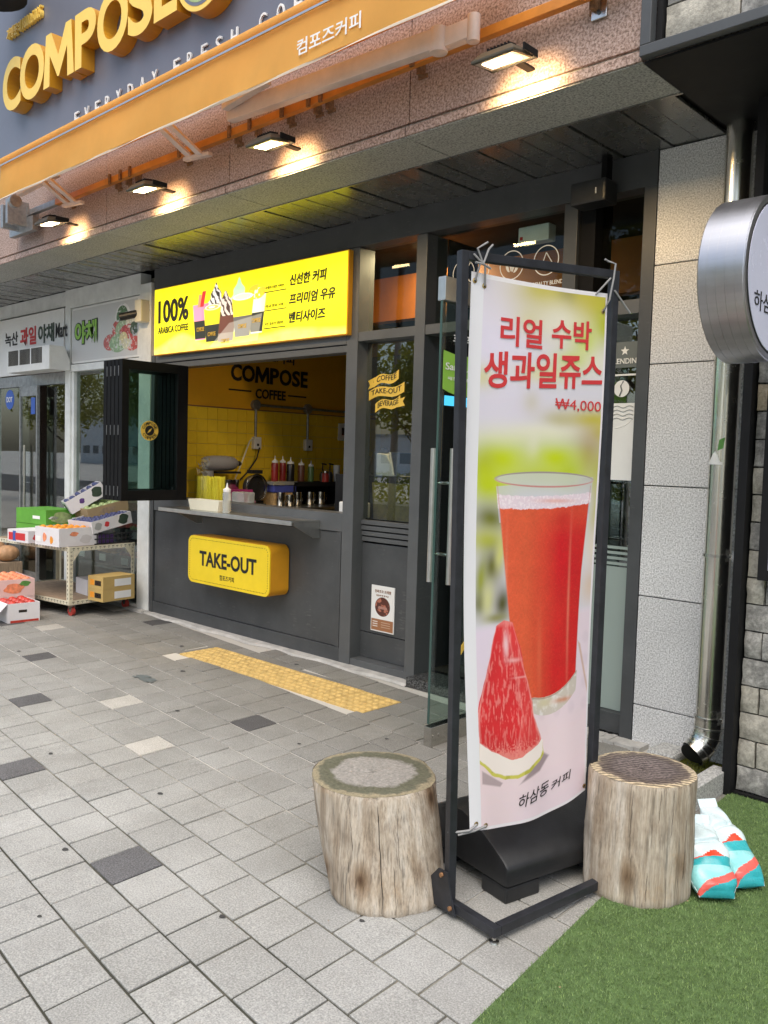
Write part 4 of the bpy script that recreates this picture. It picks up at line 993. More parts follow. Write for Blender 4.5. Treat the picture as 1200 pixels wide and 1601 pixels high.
# steel shelf under the hatch, with tub and bottle
sh = thing('hatch_shelf', 'stainless steel shelf on triangular brackets below the serving hatch', 'shelf', (-5.6, 4.1, 1.0))
box1('shelf_plate', (-6.40, -4.66, 3.985, 4.25, 1.012, 1.026), 'steel_satin', sh, bevel=.002)
box1('front_lip', (-6.40, -4.66, 3.975, 3.984, .993, 1.026), 'steel_satin', sh, bevel=.002)
for x in (-6.15, -4.665): obj('bracket', MB().prism([(0, 0), (0, -.115), (.06, -.115), (.25, -.02), (.25, 0)], (x, 4.249, 1.011), (0, -1, 0), (0, 0, 1), (.005, 0, 0)), 'steel_satin', sh)
t = thing('cream_tray', 'cream plastic tray standing on the steel hatch shelf', 'tray', (-5.85, 4.1, 1.027))
tr = MB(); w0, d0, hh = .215, .052, .085
def tub_ring(sc, z, e=.02):
    return [(sx*(w0*sc)+cx2, sy*(d0*sc)+cy2, z) for sx, sy, cx2, cy2 in ((1, 1, 0, 0), (-1, 1, 0, 0), (-1, -1, 0, 0), (1, -1, 0, 0))]
vs = tub_ring(.90, .0)+tub_ring(1.0, hh)+tub_ring(.96, hh)+tub_ring(.87, .006)
tr.add(vs, [(3, 2, 1, 0)]+[(i, (i+1) % 4, 4+(i+1) % 4, 4+i) for i in range(4)]+[(4+i, 4+(i+1) % 4, 8+(i+1) % 4, 8+i) for i in range(4)]+[(8+i, 8+(i+1) % 4, 12+(i+1) % 4, 12+i) for i in range(4)]+[(12, 13, 14, 15)])
obj('tray_body', tr, 'cream_plastic', t, local=True, bevel=.006, smooth=True)
t = thing('clear_squeeze_bottle', 'clear squeeze bottle with white nozzle standing right of the cream tray', 'squeeze bottle', (-5.545, 4.06, 1.027))
obj('body', MB().lathe((0, 0, 0), [(.032, 0), (.035, .008), (.034, .15), (.028, .165)], 18), 'clear_plastic', t, local=True, smooth=True)
obj('liquid', MB().lathe((0, 0, .003), [(.030, 0), (.031, .09)], 14), 'cream_plastic', t, local=True, smooth=True)
obj('nozzle', MB().lathe((0, 0, .166), [(.031, 0), (.031, .02), (.014, .03), (.008, .04), (.004, .07)], 16), 'sticker_white', t, local=True, smooth=True)

# ------------------------------------------------------------------ folding window leaves
fw_ = thing('folding_window', 'black framed folding window leaves pushed out beside the serving hatch', 'folding window', (-6.4, 4.2, 1.08))
FX, FY0, FY1, FZ0, FZ1 = -6.352, 3.60, 4.225, 1.082, 2.232
def leaf(x, th=.052, tint='black_box'):
    m_ = MB(); a = x-th
    m_.box(a, x, FY0, FY0+.062, FZ0, FZ1); m_.box(a, x, FY1-.10, FY1, FZ0, FZ1); m_.box(a, x, FY0+.0625, FY1-.1005, FZ0, FZ0+.085); m_.box(a, x, FY0+.0625, FY1-.1005, FZ1-.075, FZ1)
    obj('leaf_frame', m_, tint, fw_, bevel=.002)
    if x > -6.37 or x < -6.55: obj('leaf_glass', MB().box(x-th*.6, x-th*.5, FY0+.06, FY1-.1, FZ0+.08, FZ1-.07), 'door_glass', fw_)
for k in range(5): leaf(FX-k*.062, tint='black_paint')
hg = MB()
for k in range(4):
    for z in (1.12, 1.62, 2.10):
        hg.box(FX-.056-k*.062, FX-.052-k*.062, FY0-.004, FY0+.02, z, z+.08)
obj('hinge', hg, 'galvanised', fw_)
# round sticker on the leaf, seen from the right
SY, SZ_ = 3.868, 1.665
sk = MB().lathe((FX-.024, SY, SZ_), [(.082, 0), (.082, .002)], 36, axis='x'); obj('round_sticker', sk, 'yellow_print', fw_)
obj('sticker_disc', MB().lathe((FX-.0215, SY, SZ_), [(.043, 0), (.043, .001)], 30, axis='x'), 'black_print', fw_)
def arc_text(body, r, a0, a1, h, up=True):
    mbx = MB(); n_ = len(body)
    for i, ch in enumerate(body):
        if ch == ' ': continue
        a = a0+(a1-a0)*(i+.5)/n_; vs, fs = text_data(ch, .03); w = h*.82
        rd = Vector((0, math.cos(a), math.sin(a))); tg = Vector((0, math.sin(a), -math.cos(a)))
        if not up: rd2, tg2 = -rd, -tg
        else: rd2, tg2 = rd, tg
        c = Vector((FX-.0213, SY, SZ_))+rd*r
        mbx.add([c+tg2*((v[0]-.5)*w)+rd2*((v[1]-.5)*h)+Vector((v[2]*.001, 0, 0)) for v in vs], fs)
    return mbx
obj('sticker_lettering', arc_text('COMPOSE', .062, PI*.93, PI*.07, .026), 'black_print', fw_)
obj('sticker_lettering', arc_text('COFFEE', .062, PI*1.12, PI*1.88, .026, False), 'black_print', fw_)
obj('sticker_compass', MB().add([(FX-.0200, SY+a, SZ_+b_) for a, b_ in ((-.022, -.022), (.006, -.006), (.022, .022), (-.006, .006))], [(0, 1, 2, 3)]), 'yellow_print', fw_)

# ------------------------------------------------------------------ open glass door
gd = thing('glass_door', 'frameless glass door standing open behind the banner, with long steel handle', 'glass door', (-2.83, 4.2, 0))
box1('pane', (-2.836, -2.824, 3.378, 4.22, .085, 2.33), 'door_glass', gd)
box1('pane_edge', (-2.8365, -2.8235, 3.3735, 3.3778, .12, 2.33), 'glass_edge', gd)
box1('bottom_rail', (-2.855, -2.805, 3.372, 4.22, .0, .105), 'steel', gd, bevel=.003)
box1('top_rail', (-2.855, -2.805, 3.372, 4.22, 2.30, 2.42), 'steel_satin', gd, bevel=.003)
for y in (3.395, 3.44): obj('rail_screw', MB().lathe((-2.805, y, .055), [(.010, 0), (.010, .003)], 12, axis='x'), 'steel', gd, smooth=True)
obj('handle', MB().tube([(-2.765, 3.43, .855), (-2.765, 3.43, 1.555)], .019, 16), 'steel_satin', gd, smooth=True)
obj('handle', MB().tube([(-2.895, 3.43, .855), (-2.895, 3.43, 1.555)], .019, 16), 'steel_satin', gd, smooth=True)
for z in (1.0, 1.375): obj('handle_fixing', MB().tube([(-2.89, 3.48, z), (-2.77, 3.48, z)], .009, 8).tube([(-2.765, 3.43, z), (-2.765, 3.485, z)], .008, 8).tube([(-2.895, 3.43, z), (-2.895, 3.485, z)], .008, 8), 'steel', gd, smooth=True)
sgn = MB().prism([(0, .02)] + [(0, .215), (.10, .20), (.22, .20), (.34, .21), (.36, .215), (.36, .02), (.28, .0), (.15, -.012), (.05, .005)][0:], (-2.822, 3.392, 1.838), (0, 1, 0), (0, 0, 1), (.002, 0, 0)); obj('green_sticker', sgn, 'green_sticker', gd)
text('door_lettering', 'Samsung Pay', 'sticker_white', gd, (-2.819, 3.408, 1.945), .40, .048, (0, 1, 0), depth=.001, bold=.01)
text('door_lettering', '매장 이용 안내', 'sticker_white', gd, (-2.819, 3.43, 1.905), .26, .018, (0, 1, 0), depth=.001)
text('door_lettering', '휴무', 'sticker_white', gd, (-2.821, 3.465, 2.09), .14, .055, (0, 1, 0), depth=.001, bold=.01)
obj('blue_sticker', MB().box(-2.822, -2.820, 3.41, 3.60, 1.775, 1.825), 'sticker_blue_glow', gd); obj('yellow_arrow', MB().prism([(0, 0), (.05, .05), (.05, .09), (0, .05)], (-2.822, 3.62, .45), (0, 1, 0), (0, 0, 1), (.002, 0, 0)), 'yellow_print', gd)

# ------------------------------------------------------------------ awning, arms
aw = thing('awning', 'retracted orange shop awning with pale trim and a deep front valance', 'awning', (-4.4, 3.0, 3.5))
AX0, AX1 = -7.03, -2.36
def sheet(name, prof, mat_, th=.003, n=90, wob=.006, parent=aw, ax0=AX0, ax1=AX1):
    m_ = MB(); k = len(prof); vs = []
    for i in range(n+1):
        x = ax0+(ax1-ax0)*i/n
        for j, (y, z) in enumerate(prof):
            w = wob*math.sin(x*3.1+j*.6)*(j/(k-1)) + wob*.5*math.sin(x*9.7+j)
            vs.append((x, y+w, z))
    m_.add(vs, [(i*k+j, (i+1)*k+j, (i+1)*k+j+1, i*k+j+1) for i in range(n) for j in range(k-1)])
    return obj(name, m_, mat_, parent, smooth=True)
sheet('valance', [(2.905, 3.70), (2.903, 3.62), (2.901, 3.55), (2.90, 3.50), (2.90, 3.45)], 'awning_fabric')
sheet('hem_trim', [(2.897, 3.452), (2.896, 3.445), (2.897, 3.438)], 'awning_trim', wob=.006)
obj('front_bar', MB().tube([(AX0, 2.925, 3.735), (AX1, 2.925, 3.735)], .036, 14), 'awning_fabric', aw, smooth=True)
obj('trim_bar', MB().box(AX0, AX1, 2.885, 2.892, 3.692, 3.703), 'steel_satin', aw)
sheet('canopy', [(2.93, 3.755), (3.02, 3.752), (3.12, 3.748), (3.22, 3.742)], 'canopy_fabric', wob=.003)
obj('fabric_roller', MB().tube([(AX0+.05, 3.17, 3.66), (AX1, 3.17, 3.66)], .035, 14), 'awning_fabric', aw, smooth=True)
obj('torsion_bar', MB().box(AX0+.25, -1.80, 3.235, 3.275, 3.44, 3.485), 'orange_bar', aw, bevel=.003)
obj('torsion_bar', MB().box(AX0-.35, AX0+.249, 3.235, 3.275, 3.44, 3.485), 'galvanised', aw, bevel=.003)
for x in (-7.25, -6.62, -5.9, -5.75, -5.62, -5.0, -4.45, -4.25, -3.95, -3.72, -3.62, -2.95, -1.98):
    obj('wall_bracket', MB().box(x-.012, x+.012, 3.276, 3.318, 3.41, 3.51).box(x-.012, x+.012, 3.22, 3.234, 3.43, 3.50).box(x-.03, x+.03, 3.31, 3.3175, 3.40, 3.42), 'rust' if x > -6.9 else 'galvanised', aw)
text('valance_lettering', '컴포즈커피', 'sticker_white', aw, (-3.425, 2.889, 3.497), .455, .078, depth=.0015, bold=.012)
arm = MB()
arm.obb((-4.24, 3.05, 3.425), (1.57, .0, -.06), (0, .06, 0), (0, 0, .098))
obj('folding_arm', arm, 'arm_paint', aw, bevel=.012, smooth=True)
obj('folding_arm', MB().obb((-4.22, 3.0, 3.47), (.42, -.02, .03), (0, .05, 0), (0, 0, .05)), 'arm_paint', aw, bevel=.01)
obj('arm_joint', MB().tube([(-2.66, 3.09, 3.36), (-2.66, 3.09, 3.47)], .042, 14).obb((-2.66, 3.07, 3.37), (.16, .05, .03), (0, .05, 0), (0, 0, .085)).tube([(-2.50, 3.14, 3.38), (-2.50, 3.14, 3.50)], .03, 12), 'arm_paint', aw, bevel=.003, smooth=True)
obj('maker_plate', MB().obb((-2.86, 3.056, 3.415), (.09, 0, -.003), (0, -.002, 0), (0, 0, .05)), 'brown_print', aw)
text('maker_lettering', '우승', 'sticker_white', aw, (-2.84, 3.052, 3.428), .045, .024, depth=.001, bold=.01)
for x in (-4.80, -6.45):
    obj('arm_bracket', MB().obb((x, 3.0, 3.52), (.05, 0, 0), (0, .035, 0), (.10, .16, -.16)).obb((x-.10, 3.0, 3.52), (.05, 0, 0), (0, .035, 0), (.10, .16, -.16)).obb((x-.02, 3.14, 3.345), (.22, .04, 0), (0, .035, 0), (0, 0, .025)), 'arm_paint', aw, bevel=.004)
obj('folding_arm', MB().obb((-7.0, 3.02, 3.50), (.62, .02, .04), (0, .05, 0), (0, 0, .055)), 'arm_paint', aw, bevel=.008)
t = thing('steel_bracket', 'bare galvanised bracket of the neighbouring awning at the far left of the fascia', 'bracket', (-7.4, 3.2, 3.4))
obj('arm_plate', MB().box(-7.6, -7.15, 3.22, 3.27, 3.30, 3.42).box(-7.45, -7.40, 3.08, 3.24, 3.33, 3.52).box(-7.30, -7.26, 3.06, 3.24, 3.34, 3.54), 'galvanised', t, bevel=.004)
obj('roller_end', MB().lathe((-7.12, 3.05, 3.48), [(.05, 0), (.05, .05)], 16, axis='x'), 'galvanised', t, smooth=True)
t = thing('wall_clip', 'small steel clip screwed to the granite at the right end of the fascia', 'clip', (-1.95, 3.3, 3.4)); obj('plate', MB().box(-2.0, -1.925, 3.305, 3.317, 3.372, 3.47), 'steel', t, bevel=.003); obj('screw', MB().lathe((-1.962, 3.30, 3.40), [(.010, 0), (.010, .005)], 10, axis='y'), 'dark_steel', t)

# ------------------------------------------------------------------ floodlights
fl0 = None
spots = [(-2.30, 'floodlight nearest the black canopy, largest of the row under the awning'), (-3.895, 'floodlight second from the black canopy, left of the long awning arm'),
         (-5.19, 'floodlight second from the far left end, between the two awning brackets'), (-6.56, 'floodlight at the far left end of the row')]
for i, (x, lb_) in enumerate(spots):
    loc = (x, 3.09, 3.235)
    if i == 0:
        fl0 = thing('floodlight', lb_, 'floodlight', loc, group='floodlights under the awning')
        ti = math.radians(8); cu, su = math.cos(ti), math.sin(ti)
        def TL(px, py, pz): return (px, py*cu-pz*su, py*su+pz*cu)
        hb = MB(); w, d = .112, .075
        vs = [TL(*q) for q in ((-w, -d, -.012), (w, -d, -.012), (w, d, -.012), (-w, d, -.012), (-w, -d, .0), (w, -d, .0), (w, d, .0), (-w, d, .0), (-w*.72, -d*.6, .030), (w*.72, -d*.6, .030), (w*.72, d*.6, .030), (-w*.72, d*.6, .030))]
        hb.add(vs, [(0, 1, 5, 4), (1, 2, 6, 5), (2, 3, 7, 6), (3, 0, 4, 7), (4, 5, 9, 8), (5, 6, 10, 9), (6, 7, 11, 10), (7, 4, 8, 11), (8, 9, 10, 11), (3, 2, 1, 0)])
        hous = obj('housing', hb, 'lamp_housing', fl0, local=True, bevel=.004)
        q = .78; obj('reflector', MB().add([TL(*v) for v in ((-w*.9, -d*.86, -.0135), (w*.9, -d*.86, -.0135), (w*.9, d*.86, -.0135), (-w*.9, d*.86, -.0135))], [(3, 2, 1, 0)]), 'steel_satin', hous, local=True)
        obj('led_panel', MB().add([TL(*v) for v in ((-w*.68, -d*.55, -.015), (w*.68, -d*.55, -.015), (w*.68, d*.55, -.015), (-w*.68, d*.55, -.015))], [(3, 2, 1, 0)]), 'lamp_led', hous, local=True)
        fins = MB()
        for k in range(7): fins.obb(TL(-.055+k*.018, -.03, .029), (.005, 0, 0), Vector(TL(0, .06, 0)), Vector(TL(0, 0, .018)))
        obj('cooling_fins', fins, 'black_box', hous, local=True)
        obj('bracket', MB().box(-.122, -.115, -.01, .09, .0, .03).box(.115, .122, -.01, .09, .0, .03).box(-.122, .122, .09, .096, .0, .03).box(-.02, .02, .096, .225, .02, .03), 'black_box', fl0, local=True)
    else: dup(fl0, loc, 0, lb_)
for i, (x, lb_) in enumerate(spots):
    L = bpy.data.lights.new('floodlight_lamp', 'AREA'); L.shape = 'RECTANGLE'; L.size = .2; L.size_y = .12; L.energy = 5.; L.color = (1., .68, .34); L.spread = math.radians(92)
    lo = bpy.data.objects.new('floodlight_lamp', L); COL.objects.link(lo); lo.location = (x, 3.115, 3.222); lo.rotation_euler = (math.radians(68), 0, 0)

# ------------------------------------------------------------------ gray sign board with the big letters
sg = thing('shop_sign', 'large blue grey sign board with raised yellow COMPOSE letters above the awning', 'shop sign', (-5, 3.3, 4.3))
box1('board', (-8.6, -1.72, 3.300, 3.37, 3.745, 5.55), 'sign_board', sg)
def letter3(ch, x0, x1, z0, z1, bold=.03):
    m_ = MB(); vs, fs = text_data(ch, bold, res=6)
    for v, f in [(vs, fs)]:
        pts = [(x0+(x1-x0)*a, 3.298-.108*c, z0+(z1-z0)*b_) for a, b_, c in v]
        mi = []
        m_.add(pts, f)
        for k, ff in enumerate(f):
            c = [v[i][2] for i in ff]; m_.m[k] = 0 if min(c) > .99 else 1
    o = obj('letter', m_, ['letter_yellow', 'letter_side'], sg)
    return o
def big_m(x0, x1, z0, z1):
    w = x1-x0; h = z1-z0; t_ = .24*w; c = w/2
    poly = [(0, 0), (t_*.86, 0), (t_*.9, h*.58), (c-.012, h*.10), (c+.012, h*.10), (w-t_*.9, h*.58), (w-t_*.86, 0), (w, 0), (w-.045, h), (w-.045-t_*.72, h), (c, h*.50), (.045+t_*.72, h), (.045, h)]
    m_ = MB(); quads = [[0, 1, 2, 12], [12, 2, 11], [11, 2, 3, 10], [3, 4, 10], [10, 4, 5, 9], [9, 5, 8], [8, 5, 6, 7]]; k = len(poly)
    m_.add([(x0+a, 3.19, z0+b_) for a, b_ in poly]+[(x0+a, 3.298, z0+b_) for a, b_ in poly], [tuple(q) for q in quads], 0)
    m_.f += [(i, k+i, k+(i+1) % k, (i+1) % k) for i in range(k)]; m_.m += [1]*k
    obj('letter', m_, ['letter_yellow', 'letter_side'], sg)
big_m(-6.895, -6.385, 4.348, 4.752)
for ch, a, b_ in (('C', -7.665, -7.315), ('O', -7.325, -6.885), ('P', -6.37, -6.05), ('O', -6.03, -5.60), ('S', -5.60, -5.285), ('E', -5.265, -4.99)):
    ov = .012 if ch in 'COS' else 0
    letter3(ch, a, b_, 4.348-ov, 4.752+ov)
bd = MB(); bd.lathe((-4.70, 3.298, 4.555), [(.30, 0), (.30, -.108)], 48, axis='y'); badge = obj('badge', bd, 'letter_side', sg, smooth=True)
bd2 = MB().lathe((-4.70, 3.189, 4.555), [(.297, 0), (.297, -.003)], 48, axis='y'); obj('badge_face', bd2, 'letter_yellow', badge)
obj('badge_ring', MB().lathe((-4.70, 3.185, 4.555), [(.265, 0), (.265, -.001)], 48, axis='y'), 'sign_board', sg); obj('badge_core', MB().lathe((-4.70, 3.1835, 4.555), [(.245, 0), (.245, -.001)], 48, axis='y'), 'green_fruit', sg)
for i, (ch, x) in enumerate(zip('EVERYDAY' 'FRESH' 'COFFEE', [-6.56, -6.40, -6.235, -6.085, -5.925, -5.76, -5.60, -5.44, -5.17, -5.01, -4.85, -4.69, -4.53, -4.25, -4.085, -3.93, -3.77, -3.61, -3.45])):
    text('tagline_letter', ch, 'sticker_white', sg, (x, 3.296, 4.012), .066, .105, depth=.012, bold=0)
text('phone_lettering', '가맹문의', 'letter_yellow', sg, (-7.775, 3.297, 5.02), .28, .095, depth=.03, bold=.012); text('phone_lettering', '1800.5005', 'letter_yellow', sg, (-7.46, 3.297, 5.02), .345, .095, depth=.03, bold=.012)
lamp_m = thing('sign_spotlight', 'dark round lamp hood over the top left corner of the sign', 'spotlight', (-7.4, 3.0, 5.2))
obj('hood', MB().lathe((-7.45, 2.98, 5.20), [(.02, .32), (.16, .28), (.26, .12), (.30, 0), (.26, .01)], 24), 'black_box', lamp_m, smooth=True); obj('lamp_arm', MB().tube([(-7.45, 2.98, 5.5), (-7.45, 3.1, 5.56), (-7.45, 3.31, 5.52)], .02, 8), 'black_box', lamp_m, smooth=True)

# ------------------------------------------------------------------ neighbour: black canopy frame, stone walls
cf = thing('black_canopy', 'black steel portal frame and deep black canopy of the right hand shop', 'canopy', (-1.5, 3.9, 0))
box1('canopy_underside', (-1.735, 3, 3.292, 4.60, 3.118, 3.128), 'black_box', cf)
box1('fascia_trim', (-1.735, 3, 3.245, 3.291, 3.130, 3.172), 'dark_grey_paint', cf, bevel=.003)
box1('corner_trim', (-1.735, -1.69, 3.245, 3.291, 3.173, 7), 'dark_grey_paint', cf, bevel=.003)
box1('inner_trim', (-1.689, -1.665, 3.292, 3.36, 3.175, 7), 'black_box', cf)
box1('upright', (-1.503, -1.462, 3.90, 3.96, .0, 3.117), 'black_box', cf, bevel=.003)
box1('foot_trim', (-1.461, 3, 3.925, 3.952, .0, .018), 'black_box', cf)
box1('jamb_return', (-1.50, -1.465, 3.961, 4.6, .0, 3.117), 'black_box', cf)
sw = thing('stone_wall', 'coursed wall of rough grey and tan stone blocks under the black canopy', 'stone wall', (-.9, 3.95, 0))
box1('mortar', (-1.455, 3, 3.975, 4.3, 0, 3.117), 'granite_black', sw)
rs = [.018]+[.137, .26, .385, .51, .635, .761, .885, 1.006, 1.130, 1.257, 1.381, 1.505, 1.628, 1.754, 1.878, 2.0, 2.126, 2.25, 2.375, 2.5, 2.625, 2.75, 2.875, 3.0, 3.114]
def stone(parent, x0, x1, y, z0, z1, depth=.06):
    m_ = MB(); g = .004; nx, nz = 4, 3; vs = []
    for j in range(nz+1):
        for i in range(nx+1):
            edge = i in (0, nx) or j in (0, nz)
            dx = random.uniform(-.003, .003) if edge else random.uniform(-.006, .006)
            vs.append((x0+g+(x1-x0-2*g)*i/nx+dx*.5, y+(.012 if edge else 0)+random.uniform(-.004, .005), z0+g+(z1-z0-2*g)*j/nz+dx*.5))
    k = nx+1
    fs = [(j*k+i, j*k+i+1, (j+1)*k+i+1, (j+1)*k+i) for j in range(nz) for i in range(nx)]
    n0 = len(vs); vs += [(v[0], y+depth, v[2]) for v in vs]
    def e(a, b_): fs.append((a, a+n0, b_+n0, b_))
    for i in range(nx): fs.append((i+1, i, i+n0, i+1+n0)); a = nz*k+i; fs.append((a, a+1, a+1+n0, a+n0))
    for j in range(nz): a = j*k; fs.append((a, a+k, a+k+n0, a+n0)); a = j*k+nx; fs.append((a+k, a, a+n0, a+k+n0))
    m_.add(vs, fs)
    return obj('stone', m_, random.choice(['stone_tan', 'stone_grey', 'stone_grey', 'stone_buff', 'stone_buff']), parent, smooth=True)
for r in range(len(rs)-1):
    x = -1.459; first = [.30, .083, .30, .083, .28, .083, .26, .083, .26, .24, .10, .30, .2, .26, .12, .3, .2][r % 17]
    while x < .55:
        w = first if x == -1.459 else random.choice([.12, .25, .25, .3, .18])
        stone(sw, x, x+w, 3.945+random.uniform(-.004, .004), rs[r], rs[r+1]); x += w
us = thing('upper_stone_wall', 'weathered stone cladding framed above the black canopy', 'stone wall', (-1.2, 3.33, 3.2))
box1('mortar', (-1.664, 3, 3.35, 3.371, 3.173, 7), 'granite_black', us)
z = 3.178
for r in range(8):
    h_ = .15; x = -1.662; first = [.30, .10, .26, .14][r % 4]
    while x < .2:
        w = first if x == -1.662 else random.choice([.25, .3, .2])
        stone(us, x, x+w, 3.303+random.uniform(-.004, .004), z, z+h_, .05); x += w
    z += h_
kbk = thing('granite_kerb_block', 'low granite kerb block at the edge of the turf beside the drainpipe', 'kerb block', (-1.5, 3.75, 0))
box1('block', (-1.565, -1.492, 3.16, 3.958, 0, .105), 'granite_kerb', kbk, bevel=.005)
box1('block', (-1.95, -1.80, 4.05, 4.245, 0, .06), 'granite_kerb', kbk, bevel=.02)
tag(obj('moss_patch', MB().box(-1.80, -1.568, 3.5, 4.26, -.01, .012), 'moss'), 'dark damp moss under the drainpipe outlet', 'moss', kind='stuff')
mg = MB()
for k in range(2600):
    x = random.uniform(-1.80, -1.575); y = random.uniform(3.7, 4.24); a = random.uniform(0, 6.3); s_ = random.uniform(.004, .011)
    mg.add([(x, y, .012), (x+s_*math.cos(a), y+s_*math.sin(a), .014), (x+s_*.5, y, .012+s_*1.4)], [(0, 1, 2)])
tag(obj('moss_tufts', mg, 'tree_leaf'), 'small green tufts growing in the moss below the drainpipe', 'moss', kind='stuff')
# notice frame on the stone wall
nf = thing('wall_notice', 'black framed white notice board on the stone wall', 'notice board', (-1.1, 3.9, 1.4))
box1('board', (-1.352, -.60, 3.905, 3.925, 1.05, 1.98), 'sign_face', nf)
fm = MB().box(-1.392, -1.353, 3.895, 3.935, 1.005, 2.02).box(-.60, -.56, 3.895, 3.935, 1.005, 2.02).box(-1.3525, -.6005, 3.895, 3.935, 1.005, 1.045).box(-1.3525, -.6005, 3.895, 3.935, 1.985, 2.02); obj('frame', fm, 'black_box', nf)

# round blade sign
rsn = thing('round_sign', 'round brushed aluminium blade sign with a pale face showing a coffee cup', 'round sign', (-1.2, 3.37, 2.2))
RX, RY, RZ, RR, RT = -1.2, 3.367, 2.209, .305, .169
dr = MB().lathe((RX-RT, RY, RZ), [(RR-.004, 0), (RR, .004), (RR, RT-.004), (RR-.004, RT)], 72, axis='x'); obj('drum', dr, 'alu', rsn, smooth=True)
rib = MB()
for k in range(1, 5):
    rr_ = RR+.0005
    rib.lathe((RX-RT+RT*k/5-.0012, RY, RZ), [(RR-.01, 0), (RR+.0008, .0003), (RR+.0008, .0021), (RR-.01, .0024)], 72, axis='x')
obj('rim_seam', rib, 'alu', rsn, smooth=True)
obj('rim_ring', MB().lathe((RX, RY, RZ), [(RR-.002, 0), (RR-.002, .003)], 72, axis='x'), 'alu', rsn)
obj('gasket', MB().lathe((RX+.003, RY, RZ), [(RR-.022, 0), (RR-.022, .002)], 72, axis='x'), 'black_print', rsn)
obj('face', MB().lathe((RX+.005, RY, RZ), [(RR-.028, 0), (RR-.028, .002)], 72, axis='x'), 'sign_face', rsn)
cpy = RX+.0078
cupm = MB().prism([(-.055, .02), (.055, .02), (.075, .185), (-.075, .185)], (cpy, RY-.03, RZ-.05), (0, 1, 0), (0, 0, 1), (.001, 0, 0)); obj('cup_print', cupm, 'white_print', rsn)
obj('cup_lid_print', MB().prism([(-.085, .19), (.085, .19), (.08, .225), (-.08, .225)], (cpy, RY-.03, RZ-.05), (0, 1, 0), (0, 0, 1), (.001, 0, 0)), 'menu_dark', rsn)
obj('cup_band_print', MB().prism([(-.064, .08), (.064, .08), (.068, .12), (-.068, .12)], (cpy+.0015, RY-.03, RZ-.05), (0, 1, 0), (0, 0, 1), (.001, 0, 0)), 'red_print', rsn)
text('sign_lettering', '하삼동커피', 'black_print', rsn, (cpy, RY-.215, RZ-.14), .43, .07, (0, 1, 0), depth=.001, bold=0.004)
obj('wall_arm', MB().tube([(RX-RT/2, RY+RR-.01, RZ+.1), (RX-RT/2, 3.95, RZ+.1)], .02, 10).tube([(RX-RT/2, RY+RR-.01, RZ-.1), (RX-RT/2, 3.95, RZ-.1)], .02, 10), 'black_box', rsn, smooth=True)

# drainpipe
dp = thing('drainpipe', 'shiny stainless steel drainpipe with clamps in the corner right of the granite pillar', 'drainpipe', (-1.67, 4.12, 0))
PXc, PYc, Rp = -1.672, 4.14, .062
obj('pipe', MB().tube([(PXc, PYc, .26), (PXc, PYc, 1.06), (PXc, PYc, 1.9), (PXc, PYc, 3.13)], Rp, 32), 'pipe_steel', dp, smooth=True)
eb = [(PXc, PYc, .27), (PXc, PYc, .22), (PXc-.003, PYc-.006, .175), (PXc-.012, PYc-.020, .14), (PXc-.026, PYc-.042, .11), (PXc-.042, PYc-.066, .09)]
obj('elbow', MB().tube(eb, Rp+.005, 28, cap=False), 'pipe_steel', dp, smooth=True)
obj('elbow_mouth', MB().tube([eb[-1], (eb[-1][0], eb[-1][1]+.02, eb[-1][2]+.012)], Rp-.002, 28), 'black_print', dp)
for i in (1, 2, 3, 4):
    a = Vector(eb[i]); d = (Vector(eb[i+1])-Vector(eb[i-1])).normalized(); obj('seam_ring', MB().tube([a-d*.003, a+d*.003], Rp+.009, 28), 'steel_satin', dp, smooth=True)
for z in (.262, 1.065):
    obj('pipe_clamp', MB().tube([(PXc, PYc, z), (PXc, PYc, z+.014)], Rp+.008, 28).box(PXc+Rp-.002, PXc+Rp+.05, PYc-.012, PYc+.012, z-.004, z+.018), 'steel', dp, smooth=True)
    obj('clamp_bolt', MB().box(PXc+Rp+.02, PXc+Rp+.045, PYc-.03, PYc+.03, z-.02, z+.035).tube([(PXc+Rp+.03, PYc-.035, z+.006), (PXc+Rp+.03, PYc+.1, z+.006)], .006, 8), 'galvanised', dp)
t = thing('torn_label', 'torn white and green label left on the drainpipe', 'label', (PXc, PYc-.065, 1.52))
def onpipe(a, z): return (PXc+(Rp+.0012)*math.cos(a), PYc+(Rp+.0012)*math.sin(a), z)
lm = MB(); A = np.linspace(-2.55, -1.2, 8); zt = [1.515, 1.528, 1.545, 1.565, 1.575, 1.555, 1.525, 1.522]
lm.add([onpipe(a, 1.512) for a in A]+[onpipe(a, z_) for a, z_ in zip(A, zt)], [(i, i+1, 9+i, 8+i) for i in range(7)]); obj('white_paper', lm, 'sticker_white', t)
lg = MB(); A = np.linspace(-1.62, -1.2, 4); lg.add([onpipe(a, 1.578+.004*i) for i, a in enumerate(A)]+[onpipe(a+.1, 1.63+.004*i) for i, a in enumerate(A)], [(i, i+1, 5+i, 4+i) for i in range(3)]); obj('green_paper', lg, 'leaf_print', t)
